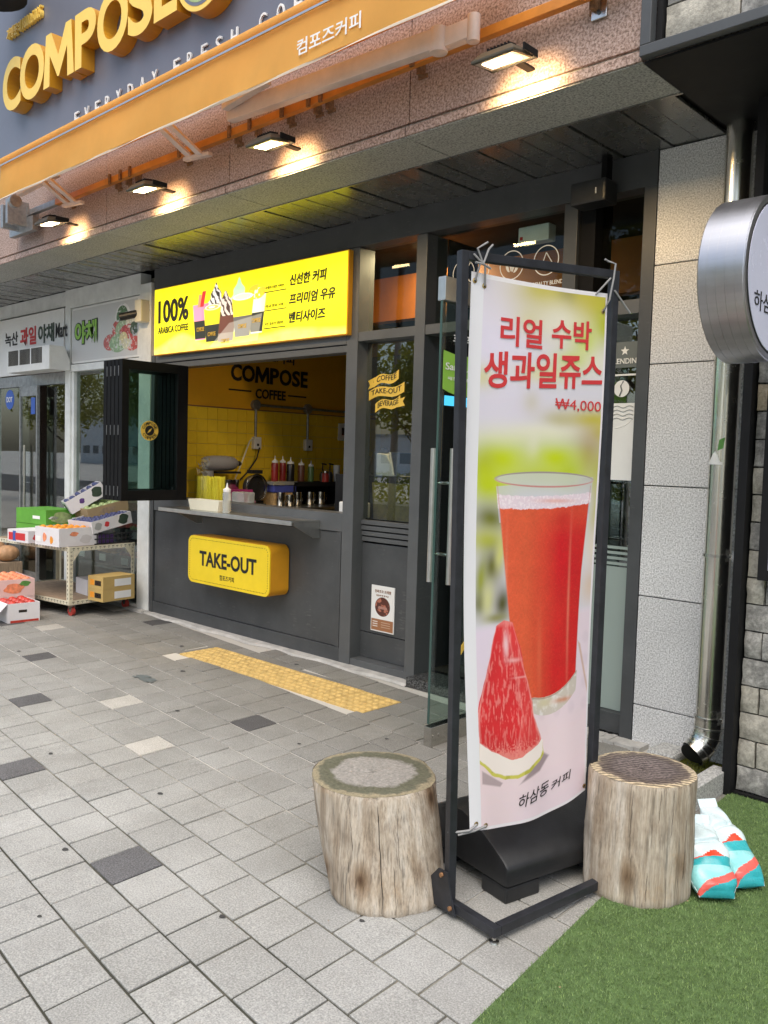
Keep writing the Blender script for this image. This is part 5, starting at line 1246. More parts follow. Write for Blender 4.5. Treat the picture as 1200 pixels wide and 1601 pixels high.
# ------------------------------------------------------------------ banner stand
TLp, TRp = Vector((-1.709, 2.133, 2.150)), Vector((-1.527, 2.75, 2.172))
BLp, BRp = Vector((-1.706, 2.176, .03)), Vector((-1.53, 2.76, .03))
u_ = Vector((.182, .617, 0)).normalized(); n_ = Vector((.617, -.182, 0)).normalized()   # along the frame; out of it towards the street
bs = thing('banner_stand', 'black square tube banner frame standing between the two log stools', 'banner stand', (-1.62, 2.45, 0))
def bar(a, b_, w, h_, sidev):
    a, b_ = Vector(a), Vector(b_); d = (b_-a).normalized(); s_ = Vector(sidev); s_ = (s_-d*s_.dot(d)).normalized(); t_ = d.cross(s_)
    return MB().obb(a-s_*w/2-t_*h_/2, b_-a, s_*w, t_*h_)
obj('post', bar(BLp, TLp, .028, .028, u_), 'black_steel', bs, bevel=.002, label='front post of the frame, beside the lighter log')
obj('post', bar(BRp, TRp, .028, .028, u_), 'black_steel', bs, bevel=.002)
obj('top_bar', bar(TLp+u_*.0145-Vector((0, 0, .0135)), TRp-u_*.0145-Vector((0, 0, .0135)), .028, .027, n_), 'black_steel', bs, bevel=.002)
C1, C2 = Vector((-1.503, 2.146, .036)), Vector((-1.413, 2.80, .036))
fd = (C1-Vector((BLp.x, BLp.y, .036))).normalized()
F0 = Vector((BLp.x, BLp.y, .036))-fd*.16
obj('foot_bar', bar(F0, C1+fd*.016, .030, .030, (0, 0, 1)), 'black_steel', bs, bevel=.002)
obj('cross_bar', bar(C1+(C2-C1).normalized()*.017, C2, .030, .030, (0, 0, 1)), 'black_steel', bs, bevel=.002)
G0 = Vector((BRp.x, BRp.y, .036)); obj('foot_bar', bar(G0-fd*.16, G0+fd*.2, .030, .030, (0, 0, 1)), 'black_steel', bs, bevel=.002)
gp = Vector((BLp.x, BLp.y, .018))-u_*.019
obj('gusset_plate', MB().prism([(-.105, .0), (.055, .0), (.035, .05), (.012, .13), (-.03, .13), (-.11, .04)], gp, fd, (0, 0, 1), -u_*.006), 'black_steel', bs)
for a, z in ((-.088, .028), (.035, .02), (-.010, .115)):
    c = gp+fd*a+Vector((0, 0, z))-u_*.006; obj('bolt', MB().tube([c, c-u_*.008], .0075, 8), 'rust', bs, smooth=True)
for c in (C1+Vector((.004, -.004, 0)), C2, F0):
    obj('levelling_foot', MB().lathe((c.x, c.y, 0), [(.018, 0), (.016, .006), (.006, .010), (.006, .021)], 14), 'steel', bs, smooth=True)

bn = thing('banner', 'tall fabric banner printed with a glass of watermelon juice, tied inside the black frame', 'banner', (-1.62, 2.44, .3))
BW, BH = .584, 1.80
def bpt(s, t, off=0.):   # s,t in 0..1 -> world; the foot of the cloth sways out and its lower corners draw in
    uu = .034+BW*s + (1-t)**3*(.030*(1-s)) + .006*math.sin(t*9+1)*(1-s)*(1-t)
    zz = .283 + (2.092-.283)*t + (1-t)**6*(-.030*math.sin(PI*s) + .038*s) - (t**8)*.008*math.sin(PI*s)
    nn = .012*math.sin(PI*s)*(.4+.6*(1-t)) + .006*math.sin(t*7+s*2) + (1-t)**4*.03*(1-s) + .003*math.sin(s*17+t*3)*(1-t)
    p_ = Vector((TLp.x, TLp.y, 0))+u_*uu+n_*(nn+off-.004); p_.z = zz
    # follow the slight lean of the left post
    p_ += Vector((BLp.x-TLp.x, BLp.y-TLp.y, 0))*((2.15-zz)/2.15)*(1-s)*.6
    return p_
NS, NT = 26, 80; bmm = MB()
bmm.add([bpt(i/NS, j/NT) for j in range(NT+1) for i in range(NS+1)], [(j*(NS+1)+i, j*(NS+1)+i+1, (j+1)*(NS+1)+i+1, (j+1)*(NS+1)+i) for j in range(NT) for i in range(NS)])
# ---- the print
W_, H_ = 620, 1900
p = Print(W_, H_, (.70, .68, .76))
def st(px, py):      # measured places on the print, in its own coordinates
    q = (py-432)/865; xl, xr = 735-17*q, 947-35*q; s_ = (px-xl)/(xr-xl); yt, yb = 432+33*s_, 1297-61*s_
    return s_, (yb-py)/(yb-yt)+.013*math.sin(PI*(yb-py)/(yb-yt))
w1 = p.noise(2.4, 31); w2 = p.noise(9, 33)
X0, Y0 = p.X.copy(), p.Y.copy(); p.X = X0+(w1-.5)*.16+(w2-.5)*.04; p.Y = Y0+(p.noise(3, 35)-.5)*.035
def c8(r, g_, b_): return tuple((v/255)**2.2 for v in (r, g_, b_))
def A(cx, cy_, rx, ry, col_, a): x, y = st(720+cx/3.733, 420+cy_/3.733); p.put(min(1, a*1.1)*p.gau(x, y, rx/640, ry/2700), c8(*[v*1.03 if v > 150 else v for v in col_]))
def B(cx, cy_, rx, ry, col_, a): x, y = st(720+cx/3.967, 730+cy_/3.967); p.put(min(1, a*1.1)*p.gau(x, y, rx/660, ry/2900), c8(*col_))
lavc, olv, lim, dol, pal = (222, 216, 236), (190, 178, 52), (192, 208, 30), (136, 128, 56), (226, 222, 206)
A(200, 300, 200, 400, lavc, .9); A(640, 160, 300, 190, olv, 1.); A(470, 130, 120, 60, olv, .7); A(610, 150, 50, 70, dol, .7); A(790, 230, 120, 90, olv, .8); A(560, 320, 130, 110, pal, .8); A(820, 360, 60, 110, (176, 182, 56), .95)
A(690, 440, 70, 90, lim, .7); A(610, 540, 90, 50, lim, .6); A(450, 610, 140, 50, (214, 210, 130), .6); A(780, 560, 90, 90, pal, .6); A(100, 640, 60, 60, (206, 202, 140), .7); A(360, 300, 60, 60, (206, 200, 150), .5)
A(250, 820, 180, 90, (214, 208, 222), .8); A(360, 780, 40, 60, (196, 188, 160), .5); A(740, 880, 170, 60, olv, .85); A(520, 890, 80, 50, (176, 168, 110), .6); A(450, 960, 260, 45, pal, .8); A(230, 1000, 200, 30, pal, .5)
A(800, 960, 90, 70, olv, .8); A(710, 1090, 80, 130, (168, 142, 124), .9); A(800, 1150, 50, 120, (170, 164, 80), .8)
A(200, 1120, 150, 100, lim, .95); A(520, 1110, 150, 90, lim, 1.); A(600, 1190, 60, 60, (176, 196, 60), .8); A(110, 1180, 60, 90, (168, 176, 60), .9); A(380, 1040, 30, 70, pal, .4)
B(140, 120, 130, 120, lim, .9); B(500, 60, 260, 80, lim, .8); B(150, 340, 90, 90, (112, 116, 52), .95); B(140, 480, 100, 70, (186, 190, 84), .95); B(170, 640, 50, 110, (92, 92, 46), .95); B(215, 560, 26, 90, (206, 206, 120), .8); B(110, 720, 30, 120, (150, 156, 62), .9); B(110, 850, 40, 60, (102, 104, 56), .8)
B(155, 830, 30, 90, (214, 214, 150), .8); B(235, 850, 40, 90, (84, 84, 44), .9); B(200, 930, 60, 25, (140, 138, 80), .8); B(845, 230, 50, 160, (188, 182, 96), .9); B(850, 460, 60, 120, (228, 214, 198), .9); B(830, 700, 60, 110, (214, 190, 170), .8)
p.X, p.Y = X0, Y0
tab = np.clip((.375+.022*(p.X-.1)-p.Y+.004*(p.noise(8, 36)-.5))*70, 0, 1); p.put(tab, c8(226, 214, 236)); p.put(tab*np.clip((.30-p.Y)*7, 0, 1)*.9, c8(238, 216, 222)); p.put(tab*np.clip((.10-p.Y)*9, 0, 1)*.5, c8(222, 208, 222)); p.put(tab*np.clip(w1*1.6-.7, 0, .5), c8(232, 208, 206))
p.put(p.poly([(.885, .325), (.91, .318), (1.0, .215), (1.0, .20)], 6)*.6, c8(196, 150, 104))
for k_ in range(16): p.put(p.ell(.58+.14*(k_ % 4)*.9, .33-.045*(k_//4), .030, .012, 12)*.10*tab, c8(150, 140, 160))
# the glass of juice
LE = [(0, .388, .205), (1, .372, .237), (2, .314, .381), (3, .276, .483), (4, .213, .632)]
def edgeL(y): return np.interp(y, [q[2] for q in LE], [q[1] for q in LE])
def edgeR(y): return np.interp(y, [.205, .24, .33, .458, .55, .65], [.862, .880, .892, .907, .930, .952])
xl, xr = edgeL(p.Y), edgeR(p.Y)
topc = .640-.004+.010*((p.X-.58)/.37); gm_ = np.clip((p.X-xl)*W_+.5, 0, 1)*np.clip((xr-p.X)*W_+.5, 0, 1)
body_ = gm_*np.clip((topc-p.Y)*H_+.5, 0, 1)*np.clip((p.Y-(.190+.035*((p.X-.64)/.24)**2+.012*(p.X-.6)))*H_+.5, 0, 1)
rimo = p.ell(.580, .640, .374, .015, 1.5)
p.put(np.maximum(body_*(p.Y > .56), rimo)*.62, c8(206, 206, 224)); p.put(body_*(p.Y > .575)*np.clip(p.noise(7, 37)*2-1, 0, .5), c8(178, 176, 178))
jt = .588-.006*np.cos((p.X-.58)*4.2)+.012*(p.X-.2); jb = .224+.040*np.clip((p.X-.60)/.28, -.3, 1)**2
jm = gm_*np.clip((jt+.004*(p.noise(120, 38)-.5)-p.Y)*H_+.5, 0, 1)*np.clip((p.Y-jb)*H_*.8+.5, 0, 1)*np.clip((p.X-xl-.012)*W_, 0, 1)*np.clip((xr-.012-p.X)*W_, 0, 1)
tt = np.clip((p.X-xl)/(xr-xl), 0, 1); hh_ = np.clip((p.Y-.22)/.36, 0, 1)
fac = np.clip((tt-.30+.10*(1-hh_))/.40, 0, 1)*np.clip(1.05-.9*np.clip((hh_-.85)/.15, 0, 1)*.6, 0, 1)*(.82+.36*p.noise(7, 41))
jc = np.array(c8(224, 94, 62))*(1-fac[..., None])+np.array(c8(208, 36, 40))*fac[..., None]
jc = jc*(1+.22*(p.noise(300, 45)[..., None]-.5)+.16*(p.noise(40, 46)[..., None]-.5)); sp2 = np.random.default_rng(3).random((H_, W_)); bub = np.clip((sp2 > .988)*1.+(np.roll(sp2, 1, 0) > .994), 0, 1)[..., None]; jc = jc*(1-bub*.3)+np.array(c8(244, 170, 120))*bub*.3
p.put(jm, jc)
for a_, b_, l_ in ((.26, .50, .05), (.30, .42, .10), (.79, .40, .14)): p.put(jm*p.gau(a_, b_, .010, l_)*.35, c8(250, 170, 140))
p.put(jm*p.gau(.56, .30, .02, .08)*.3, c8(240, 130, 90)); p.put(jm*p.gau(.72, .565, .05, .012)*.5, c8(196, 34, 34))
fo = p.noise(340, 51); fo2 = p.noise(320, 52); fe_ = .006*(p.noise(140, 53)-.5)
band = gm_*np.clip((p.Y+fe_-(jt-.002))*H_*.35, 0, 1)*np.clip((.614-.004*np.cos((p.X-.58)*5)+.006*(p.X-.6)+fe_-p.Y)*H_*.35, 0, 1)
p.put(band*np.clip(.55+fo*.7, 0, .95), c8(234, 214, 226)); p.put(band*np.clip((fo2-.5)*4, 0, .7), c8(250, 238, 244)); p.put(band*p.gau(.66, .600, .13, .004)*.6, c8(226, 150, 130))
ring = np.clip(rimo-p.ell(.580, .640, .366, .0118, 1.2), 0, 1); p.put(ring*(.4+.6*(p.Y < .640)), c8(200, 138, 134)); p.put(ring*(p.Y > .640)*.6, c8(120, 116, 124))
p.put(gm_*np.clip(1-np.abs(p.X-xl-.010)*W_*.35, 0, 1)*(p.Y > .22)*(p.Y < .63)*.6, c8(206, 120, 96)); p.put(gm_*np.clip(1-np.abs(xr-.012-p.X)*W_*.35, 0, 1)*(p.Y > .24)*(p.Y < .63)*.55, c8(190, 92, 78))
gb_ = body_*(p.Y < jb+.002)*(p.Y < .27); nb_ = p.noise(120, 61); p.put(gb_, c8(206, 196, 186)); p.put(gb_*np.clip((nb_-.5)*4, 0, 1)*.7, c8(240, 236, 238)); p.put(gb_*p.gau(.76, .214, .08, .005)*.9, c8(206, 140, 110)); p.put(gb_*p.gau(.60, .215, .06, .010)*.5, c8(214, 204, 150)); p.put(gb_*np.clip(1-np.abs(p.Y-jb)*H_*.25, 0, 1)*.7, c8(150, 96, 70))
# the melon slice in front of it
p.put(p.poly([(.45, .088), (.585, .122), (.64, .112), (.56, .088), (.40, .074)], 9)*.75, c8(122, 104, 112)); p.put(p.poly([(.10, .108), (.26, .080), (.24, .074), (.10, .084)], 6)*.6, c8(130, 112, 116))
wv_ = (p.noise(30, 73)-.5)*.022; p.X = X0+wv_; p.Y = Y0+(p.noise(34, 74)-.5)*.006
skin = p.poly([(.085, .160), (.35, .20), (.586, .142), (.592, .118), (.56, .106), (.47, .090), (.38, .083), (.28, .085), (.18, .097), (.085, .122)], 2)
p.put(skin, c8(206, 200, 96)); p.put(skin*(p.noise(60, 75) > .55)*.5, c8(160, 158, 60))
p.put(p.poly([(.085, .170), (.35, .20), (.586, .146), (.586, .126), (.56, .113), (.47, .097), (.38, .090), (.28, .092), (.18, .104), (.085, .130)], 4), c8(244, 232, 226))
mel = [(.085, .160), (.085, .215), (.112, .243), (.150, .278), (.182, .315), (.210, .352), (.232, .372), (.29, .381), (.345, .377), (.372, .352), (.400, .326), (.425, .292), (.462, .262), (.488, .232), (.512, .196), (.540, .172), (.572, .150), (.545, .140), (.47, .131), (.412, .121), (.34, .121), (.27, .128), (.18, .142)]
def cm(poly_, soft): # concave outline by fan of strips
    a_ = np.array(poly_); ys = np.linspace(a_[:, 1].min(), a_[:, 1].max(), 160); L_, R_ = [], []
    for y in ys:
        xs = []
        for i in range(len(a_)):
            (x0, y0), (x1, y1) = a_[i], a_[(i+1) % len(a_)]
            if (y0-y)*(y1-y) <= 0 and y0 != y1: xs.append(x0+(x1-x0)*(y-y0)/(y1-y0))
        L_.append(min(xs) if xs else .3); R_.append(max(xs) if xs else .3)
    l, r_ = np.interp(p.Y, ys, L_), np.interp(p.Y, ys, R_)
    return np.clip((p.X-l)*W_/soft+.5, 0, 1)*np.clip((r_-p.X)*W_/soft+.5, 0, 1)*(p.Y >= ys[0])*(p.Y <= ys[-1])
mm_ = cm(mel, 3); p.X, p.Y = X0, Y0
fq = p.noise(330, 72); fs_ = sum(np.roll(fq, q_, 0) for q_ in range(-14, 15))/29; fs_ = .5+(fs_-.5)*3.0; fb_ = p.noise(22, 71)
fc = np.array(c8(218, 50, 56))*np.ones((H_, W_, 1)); low = np.clip((.19-p.Y)/.06, 0, 1)
fc = fc*(.86+.3*fb_[..., None]); pk = (np.clip((fs_-.50)*2.4, 0, .55)*(1-low*.7)*(p.Y < .30)+np.clip((fs_-.56)*2.4, 0, .5)*(p.Y >= .30))[..., None]; fc = fc*(1-pk)+np.array(c8(244, 152, 146))*pk; fc = fc*(1-.12*low[..., None])
p.put(mm_, fc)
p.put(mm_*p.gau(.30, .335, .018, .022)*.8, c8(246, 216, 222)); p.put(mm_*p.gau(.36, .305, .05, .004)*.7, c8(246, 200, 200)); p.put(mm_*p.gau(.41, .272, .06, .002)*.6, c8(246, 190, 190))
frx = np.interp(p.Y, [.12, .20, .28, .34, .38], [.36, .42, .37, .33, .30]); p.put(mm_*np.clip(1-np.abs(p.X-frx)*W_/7, 0, 1)*.35, c8(246, 170, 164)); p.put(mm_*(p.X > frx)*.22, c8(240, 96, 92))
eb_ = np.clip(cm(mel, 3)-cm([(x*.955+.014, y) for x, y in mel], 9), 0, 1); p.put(eb_*.55, c8(246, 186, 180)); p.put(mm_*np.clip((.375-.365+p.Y-.362)*0+np.clip((p.Y-.366)*120, 0, 1), 0, 1)*.5, c8(240, 150, 146))
p.put(mm_*np.clip((.150-p.Y)*60+(fq-.5)*3, 0, 1)*.6, c8(244, 160, 150))
p.put((1-np.clip((p.X-.083)*W_, 0, 1))*1., c8(232, 232, 238)); p.put((p.X > .985)*1., c8(232, 226, 232)); p.put((p.Y > .992)*1., c8(236, 232, 234)); p.put((p.Y < .006)*1., c8(232, 226, 232))
backlit('banner_print', p.image('banner_print'), 0)
bm_mat = MATS['banner_print']; nt_ = bm_mat.node_tree; pb = nt_.nodes['Principled BSDF']; tl = N(nt_, 'ShaderNodeBsdfTranslucent'); mxs = N(nt_, 'ShaderNodeMixShader'); mxs.inputs[0].default_value = .10
im_ = [x for x in nt_.nodes if x.type == 'TEX_IMAGE'][0]; nt_.links.new(im_.outputs[0], tl.inputs[0]); nt_.links.new(pb.outputs[0], mxs.inputs[1]); nt_.links.new(tl.outputs[0], mxs.inputs[2]); nt_.links.new(mxs.outputs[0], nt_.nodes['Material Output'].inputs['Surface'])
pb.inputs['Roughness'].default_value = .5
co = obj('cloth', bmm, 'banner_print', bn, smooth=True); bcloth = co
uvl = co.data.uv_layers.new(name='UVMap'); idx = np.array([l.vertex_index for l in co.data.loops]); uvs = np.c_[(idx % (NS+1))/NS, (idx//(NS+1))/NT].astype(np.float32); uvl.data.foreach_set('uv', uvs.ravel())
def btext(body, s0, t0, w, h_, mat_, bold=.0, shear=0., slope=0.):
    vs, fs = text_data(body, bold, res=4); m_ = MB()
    m_.add([bpt(s0+(v[0]+shear*v[1])*w, t0+v[1]*h_+slope*v[0], .0018+.0006*v[2]) for v in vs], fs); return obj('lettering', m_, mat_, bcloth)
btext('리얼', .203, .880, .295, .054, 'red_print', .02, slope=0); btext('수박', .566, .885, .31, .055, 'red_print', .02, slope=.003)
btext('생과일쥬스', .103, .801, .875, .066, 'red_print', .022, slope=.016)
btext('₩4,000', .614, .770, .365, .023, 'red_print', 0)
btext('하삼동', .366, .026, .262, .026, 'black_print', .002, .08, .014); btext('커피', .657, .040, .165, .019, 'black_print', .002, .08, .010)
for s, t_ in ((.022, .985), (.085, .979), (.965, .965), (.045, .012), (.115, .008), (.985, .012)):
    c = bpt(s, t_, .001); e1 = Vector(u_); e2 = Vector((0, 0, 1)); gm_ = MB()
    for k in range(14):
        a0, a1 = 2*PI*k/14, 2*PI*(k+1)/14
        gm_.add([c+(e1*math.cos(a)+e2*math.sin(a))*r_+n_*h2 for a, r_, h2 in ((a0, .0042, .002), (a0, .0085, .0005), (a1, .0085, .0005), (a1, .0042, .002))], [(0, 1, 2, 3)])
    gm_.add([c+(e1*math.cos(2*PI*k/10)+e2*math.sin(2*PI*k/10))*.0042+n_*.0004 for k in range(10)], [tuple(range(10))]); gm_.m[-1] = 1
    obj('grommet', gm_, ['brass', 'menu_dark'], bn, smooth=True)
def cordt(name, label, paths, r=.0035):
    t = thing(name, label, 'cord', paths[0][0]); 
    for q in paths: obj('strand', MB().tube(q, r, 6), 'cord', t, smooth=True)
k1 = bpt(.05, .985)+Vector((0, 0, .05))+n_*.02; g1, g2 = bpt(.022, .985, .004), bpt(.085, .979, .004); tl_ = TLp+u_*.03+n_*.018-Vector((0, 0, .01))
cordt('tie_cord', 'grey cord knotted at the banner corner nearest the glass door', [[g1, k1-u_*.012, k1, tl_, TLp+u_*.045-n_*.02], [g2, k1+u_*.008, k1, tl_+u_*.012+Vector((0, 0, .02)), k1+u_*.015+Vector((0, 0, .070))], [k1, k1+u_*.02+Vector((0, 0, .05)), k1+u_*.035+Vector((0, 0, .065))], [k1-u_*.03+Vector((0, 0, .002)), k1, k1+u_*.03-Vector((0, 0, .01))]], .0034)
k2 = TRp-u_*.03-Vector((0, 0, .03))+n_*.016; g3_ = bpt(.965, .965, .004)
cordt('tie_cord', 'grey cord at the banner corner nearest the granite pillar', [[g3_, g3_+Vector((0, 0, .04))+n_*.01+u_*.015, TRp-u_*.02+n_*.02-Vector((0, 0, .03)), TRp-u_*.012+n_*.018+Vector((0, 0, .02)), TRp-u_*.03+Vector((0, 0, .03)), TRp-u_*.045+Vector((0, 0, .035))], [bpt(.90, .995), k2], [k2+u_*.02-Vector((0, 0, .04)), k2+u_*.10-Vector((0, 0, .11))]], .0035)
g4, g5 = bpt(.045, .012, .004), bpt(.115, .008, .004); bl2 = Vector((BLp.x, BLp.y, .28))+n_*.0
cordt('tie_cord', 'grey cord tying the lower corner of the banner to the front post', [[g4, g4-u_*.03+Vector((0, 0, -.015)), bl2+u_*.012+n_*.016, bl2-u_*.018], [g5, g4-u_*.01-Vector((0, 0, .02)), bl2+u_*.012+n_*.016-Vector((0, 0, .01))]], .004)

# black plastic water weight behind the banner
wb = thing('plastic_weight', 'black moulded plastic base weight lying behind the foot of the banner', 'base weight', (-1.85, 2.72, 0))
wx = Vector((.22, .975, 0)).normalized(); wy = Vector((-.975, .22, 0)).normalized(); wo_ = Vector((-1.605, 2.355, 0))
prof = [(0, .055), (0, .122), (.02, .140), (.08, .175), (.16, .215), (.25, .240), (.34, .235), (.42, .20), (.47, .14), (.47, .055)]
obj('shell', MB().prism([(a, b_) for a, b_ in prof], wo_, wy, (0, 0, 1), wx*.70), 'black_plastic', wb, bevel=.014, smooth=True)
for a, b_ in ((0, 0), (.33, 0), (0, .54), (.33, .54)): obj('foot', MB().obb(wo_+wy*a*1.0+wx*b_+wy*.002, wy*.13, wx*.158, (0, 0, .054)), 'black_plastic', wb, bevel=.008)
gt = thing('drain_grate', 'small galvanised drain grating set in the paving behind the banner foot', 'drain grate', (-1.65, 3.0, 0))
gb = MB()
for k in range(5): gb.obb((-1.78+k*.05, 2.80+k*.012, .0015), (.006, 0, 0), (-.07, .36, 0), (0, 0, .006))
for k in range(4): gb.obb((-1.80-k*.02, 2.80+k*.11, .0015), (.26, .05, 0), (0, .006, 0), (0, 0, .006))
obj('grid', gb, 'galvanised', gt); obj('pit', MB().obb((-1.79, 2.80, .0005), (.22, .05, 0), (-.07, .36, 0), (0, 0, .0006)), 'black_print', gt)

# ------------------------------------------------------------------ log stools
def log(label, cb, ct_, rb, rtop, h_, seed, topm):
    t = thing('log_stool', label, 'log stool', (cb[0], cb[1], 0), group='log stools beside the banner')
    r = np.random.default_rng(seed); n = 96; m = 26; ph = r.uniform(0, 6.28, 8); am = r.uniform(.2, 1, 8)
    def rad(a): return 1+.019*sum(am[k]*math.sin((k+2)*a+ph[k]) for k in range(4))+.0035*math.sin(23*a+ph[5])+.003*math.sin(37*a+ph[6])
    dx, dy = ct_[0]-cb[0], ct_[1]-cb[1]; vs = []; fs = []
    crack = r.uniform(0, 1)
    for j in range(m+1):
        tt_ = j/m; z = h_*tt_; R0 = rb+(rtop-rb)*tt_
        if j == 0: R0 *= .965
        if j == m: R0 *= .985
        for i in range(n):
            a = 2*PI*i/n; wob = .0016*math.sin(a*11+z*24+ph[7])+.0025*math.sin(a*3+z*9)
            rr_ = R0*rad(a)+wob+r.normal(0, .0004)
            if seed == 1 and abs(((a-(5.42+.16*(tt_-.5)))+PI) % (2*PI)-PI) < .03: rr_ -= .007
            vs.append((dx*tt_+rr_*math.cos(a), dy*tt_+rr_*math.sin(a), z if j < m else h_-.003))
    for j in range(m):
        for i in range(n): fs.append((j*n+i, j*n+(i+1) % n, (j+1)*n+(i+1) % n, (j+1)*n+i))
    fs.append(tuple(reversed(range(n)))); sidem = MB().add(vs, fs)
    obj('trunk', sidem, 'log_side', t, local=True, smooth=True)
    for (a0, z0, z1, wd_) in ([(5.42, .03, .355, .0022), (5.75, .15, .33, .001), (5.05, .20, .345, .0012), (5.62, .02, .16, .001), (4.9, .05, .2, .001)] if seed == 1 else [(5.0, .24, .40, .001), (5.35, .02, .13, .0013), (5.75, .25, .41, .0011), (6.1, .1, .3, .001), (5.5, .30, .41, .0009)]):
        pts_ = []
        for q in range(9):
            z = z0+(z1-z0)*q/8; a = a0+.10*(z-z0)/.3*(1 if seed == 1 else .2)+.006*math.sin(q*2.3+a0); tt_ = z/h_; rr_ = (rb+(rtop-rb)*tt_)*rad(a)+.0016*math.sin(a*11+z*24+ph[7])+.0025*math.sin(a*3+z*9)+.0004
            pts_.append((dx*tt_+rr_*math.cos(a), dy*tt_+rr_*math.sin(a), z))
        obj('drying_crack', MB().tube(pts_, [.0003]+[wd_*.6]*7+[.0003], 5), 'menu_dark', t, local=True)
    vs = []; fs = []; K = 14
    for q in range(K+1):
        for i in range(n):
            a = 2*PI*i/n; rr_ = (rtop*.985*rad(a))*(1-q/K*.995); zz = h_-.003+(.004*min(1, q/1.5))+(r.normal(0, .0009) if q else 0) - (.006*math.exp(-((q/K-1)**2)*3) if seed == 2 else 0)
            vs.append((dx+rr_*math.cos(a), dy+rr_*math.sin(a), zz))
    for q in range(K):
        for i in range(n): fs.append((q*n+i, q*n+(i+1) % n, (q+1)*n+(i+1) % n, (q+1)*n+i))
    tm = MB().add([(v[0]-dx, v[1]-dy, v[2]) for v in vs], fs); o = obj('cut_face', tm, topm, t, local=True, smooth=True); o.location = (dx, dy, 0)
    return t
log('paler leaning log stool with a lichen ring on its top, left of the banner', (-1.963, 2.150), (-2.065, 2.17), .206, .226, .38, 1, 'log_top_lichen')
log('upright log stool with a dark saw-marked top, beside the plastic bags', (-1.368, 2.812), (-1.370, 2.835), .184, .182, .422, 2, 'log_top_dark')

# ------------------------------------------------------------------ bags leaning on the right log
def bag(label, B, T, side, W, TH, seed):
    B, T = Vector(B), Vector(T); ax = T-B; L = ax.length; ax.normalize(); sd_ = (Vector(side)-ax*Vector(side).dot(ax)).normalized(); nm = sd_.cross(ax)
    r = np.random.default_rng(seed); n, m = 72, 120; vs = []; fs = []; mi = []
    ph = r.uniform(0, 6.28, 6)
    for j in range(m+1):
        t_ = j/m; 
        env = min(1, (t_/.10)**.55 if t_ < .10 else 1)*(1 if t_ < .62 else max(.22, 1-((t_-.62)/.38)**1.3*.75)); wenv = (.78+.22*min(1, t_/.15))*(1 if t_ < .60 else 1-.50*((t_-.60)/.40)**1.2)
        if t_ > .985: env *= .25
        for i in range(n):
            a = 2*PI*i/n; ca, sa = math.cos(a), math.sin(a)
            x = W/2*wenv*(abs(ca)**.75)*(1 if ca > 0 else -1); y = TH/2*env*(abs(sa)**.8)*(1 if sa > 0 else -1)
            cr = .0028*math.sin(6*t_*PI+2*a+ph[0])*(t_ > .05) + .0018*math.sin(17*t_+4*ca+ph[1]) + .0035*max(0, t_-.5)*2*math.sin(22*t_+5*ca+ph[2])*abs(sa) + (-.014*math.exp(-((t_-.70-.05*ca)/.025)**2)*abs(sa))
            vs.append(B+ax*(L*t_)+sd_*(x+cr*ca)+nm*(y+cr*sa)+Vector((0, 0, .035*env if t_ < .0 else 0)))
    def colr(i, j):
        t_ = (j+.5)/m; ca = math.cos(2*PI*(i+.5)/n); sa = math.sin(2*PI*(i+.5)/n); s_ = ca
        if t_ < .20+.10*s_ - .10: return 1
        if t_ < .17+.13*(s_+.2): return 3 if t_ > .06+.17*(s_+.1) else 1
        if t_ < .36: return 2
        if t_ < .47+.03*s_: return 1
        if t_ < .47+.10*math.exp(-((s_-.15)/.28)**2): return 4
        return 0
    for j in range(m):
        for i in range(n): fs.append((j*n+i, j*n+(i+1) % n, (j+1)*n+(i+1) % n, (j+1)*n+i)); mi.append(colr(i, j))
    fs += [tuple(reversed(range(n))), tuple(range(m*n, (m+1)*n))]; mi += [1, 0]
    zmin = min(v.z for v in vs); vs = [v+Vector((0, 0, .010-zmin)) for v in vs]
    mb_ = MB().add(vs, fs); mb_.m = mi
    t = thing('plastic_bag', label, 'bag', (B.x, B.y, 0), group='plastic bags on the turf')
    obj('pouch', mb_, ['bag_white', 'bag_teal', 'bag_lightteal', 'bag_coral', 'bag_red'], t, smooth=True)
    se = MB(); 
    for sgn_ in (-1, 1): se.tube([v for v in [vs[j*n+(0 if sgn_ > 0 else n//2)] for j in range(0, m, 8)]], .0016, 5)
    obj('side_seam', se, 'bag_white', t, smooth=True)
    tp_ = MB(); c0 = vs[m*n]; c1 = vs[m*n+n//2]; tp_.obb(c1-nm*.002, c0-c1, nm*.004, ax*.03+nm*.012); obj('top_seal', tp_, 'bag_white', t)
bag('white and turquoise plastic pouch leaning on the log stool', (-1.100, 2.880, .0), (-1.246, 3.045, .165), (.75, .66, 0), .150, .080, 1)
bag('white and turquoise plastic pouch behind the other one, leaning on the kerb block', (-1.050, 3.045, .0), (-1.283, 3.225, .165), (.66, .75, .0), .135, .078, 2)

# ------------------------------------------------------------------ the mart next door
mf = thing('mart_shop_front', 'white framed glass front of the fruit and vegetable mart', 'shop front', (-8.5, 4.25, 0))
MF = 'mart_frame'
box1('pillar', (-7.185, -6.985, 4.24, 4.46, .0, 3.02), MF, mf, bevel=.004)
box1('pillar_foot', (-7.20, -6.98, 4.17, 4.239, -.01, .02), 'concrete', mf)
box1('post', (-8.66, -8.55, 4.25, 4.36, .0, 3.13), MF, mf, bevel=.004)
box1('post', (-8.548, -8.50, 4.27, 4.34, .0, 2.30), MF, mf)
box1('post', (-10.6, -10.5, 4.25, 4.36, .0, 3.13), MF, mf, bevel=.004)
box1('head_rail', (-8.55, -7.186, 4.25, 4.36, 2.29, 2.36), MF, mf, bevel=.004)
box1('top_rail', (-8.55, -7.186, 4.25, 4.36, 2.94, 3.13), MF, mf, bevel=.004)
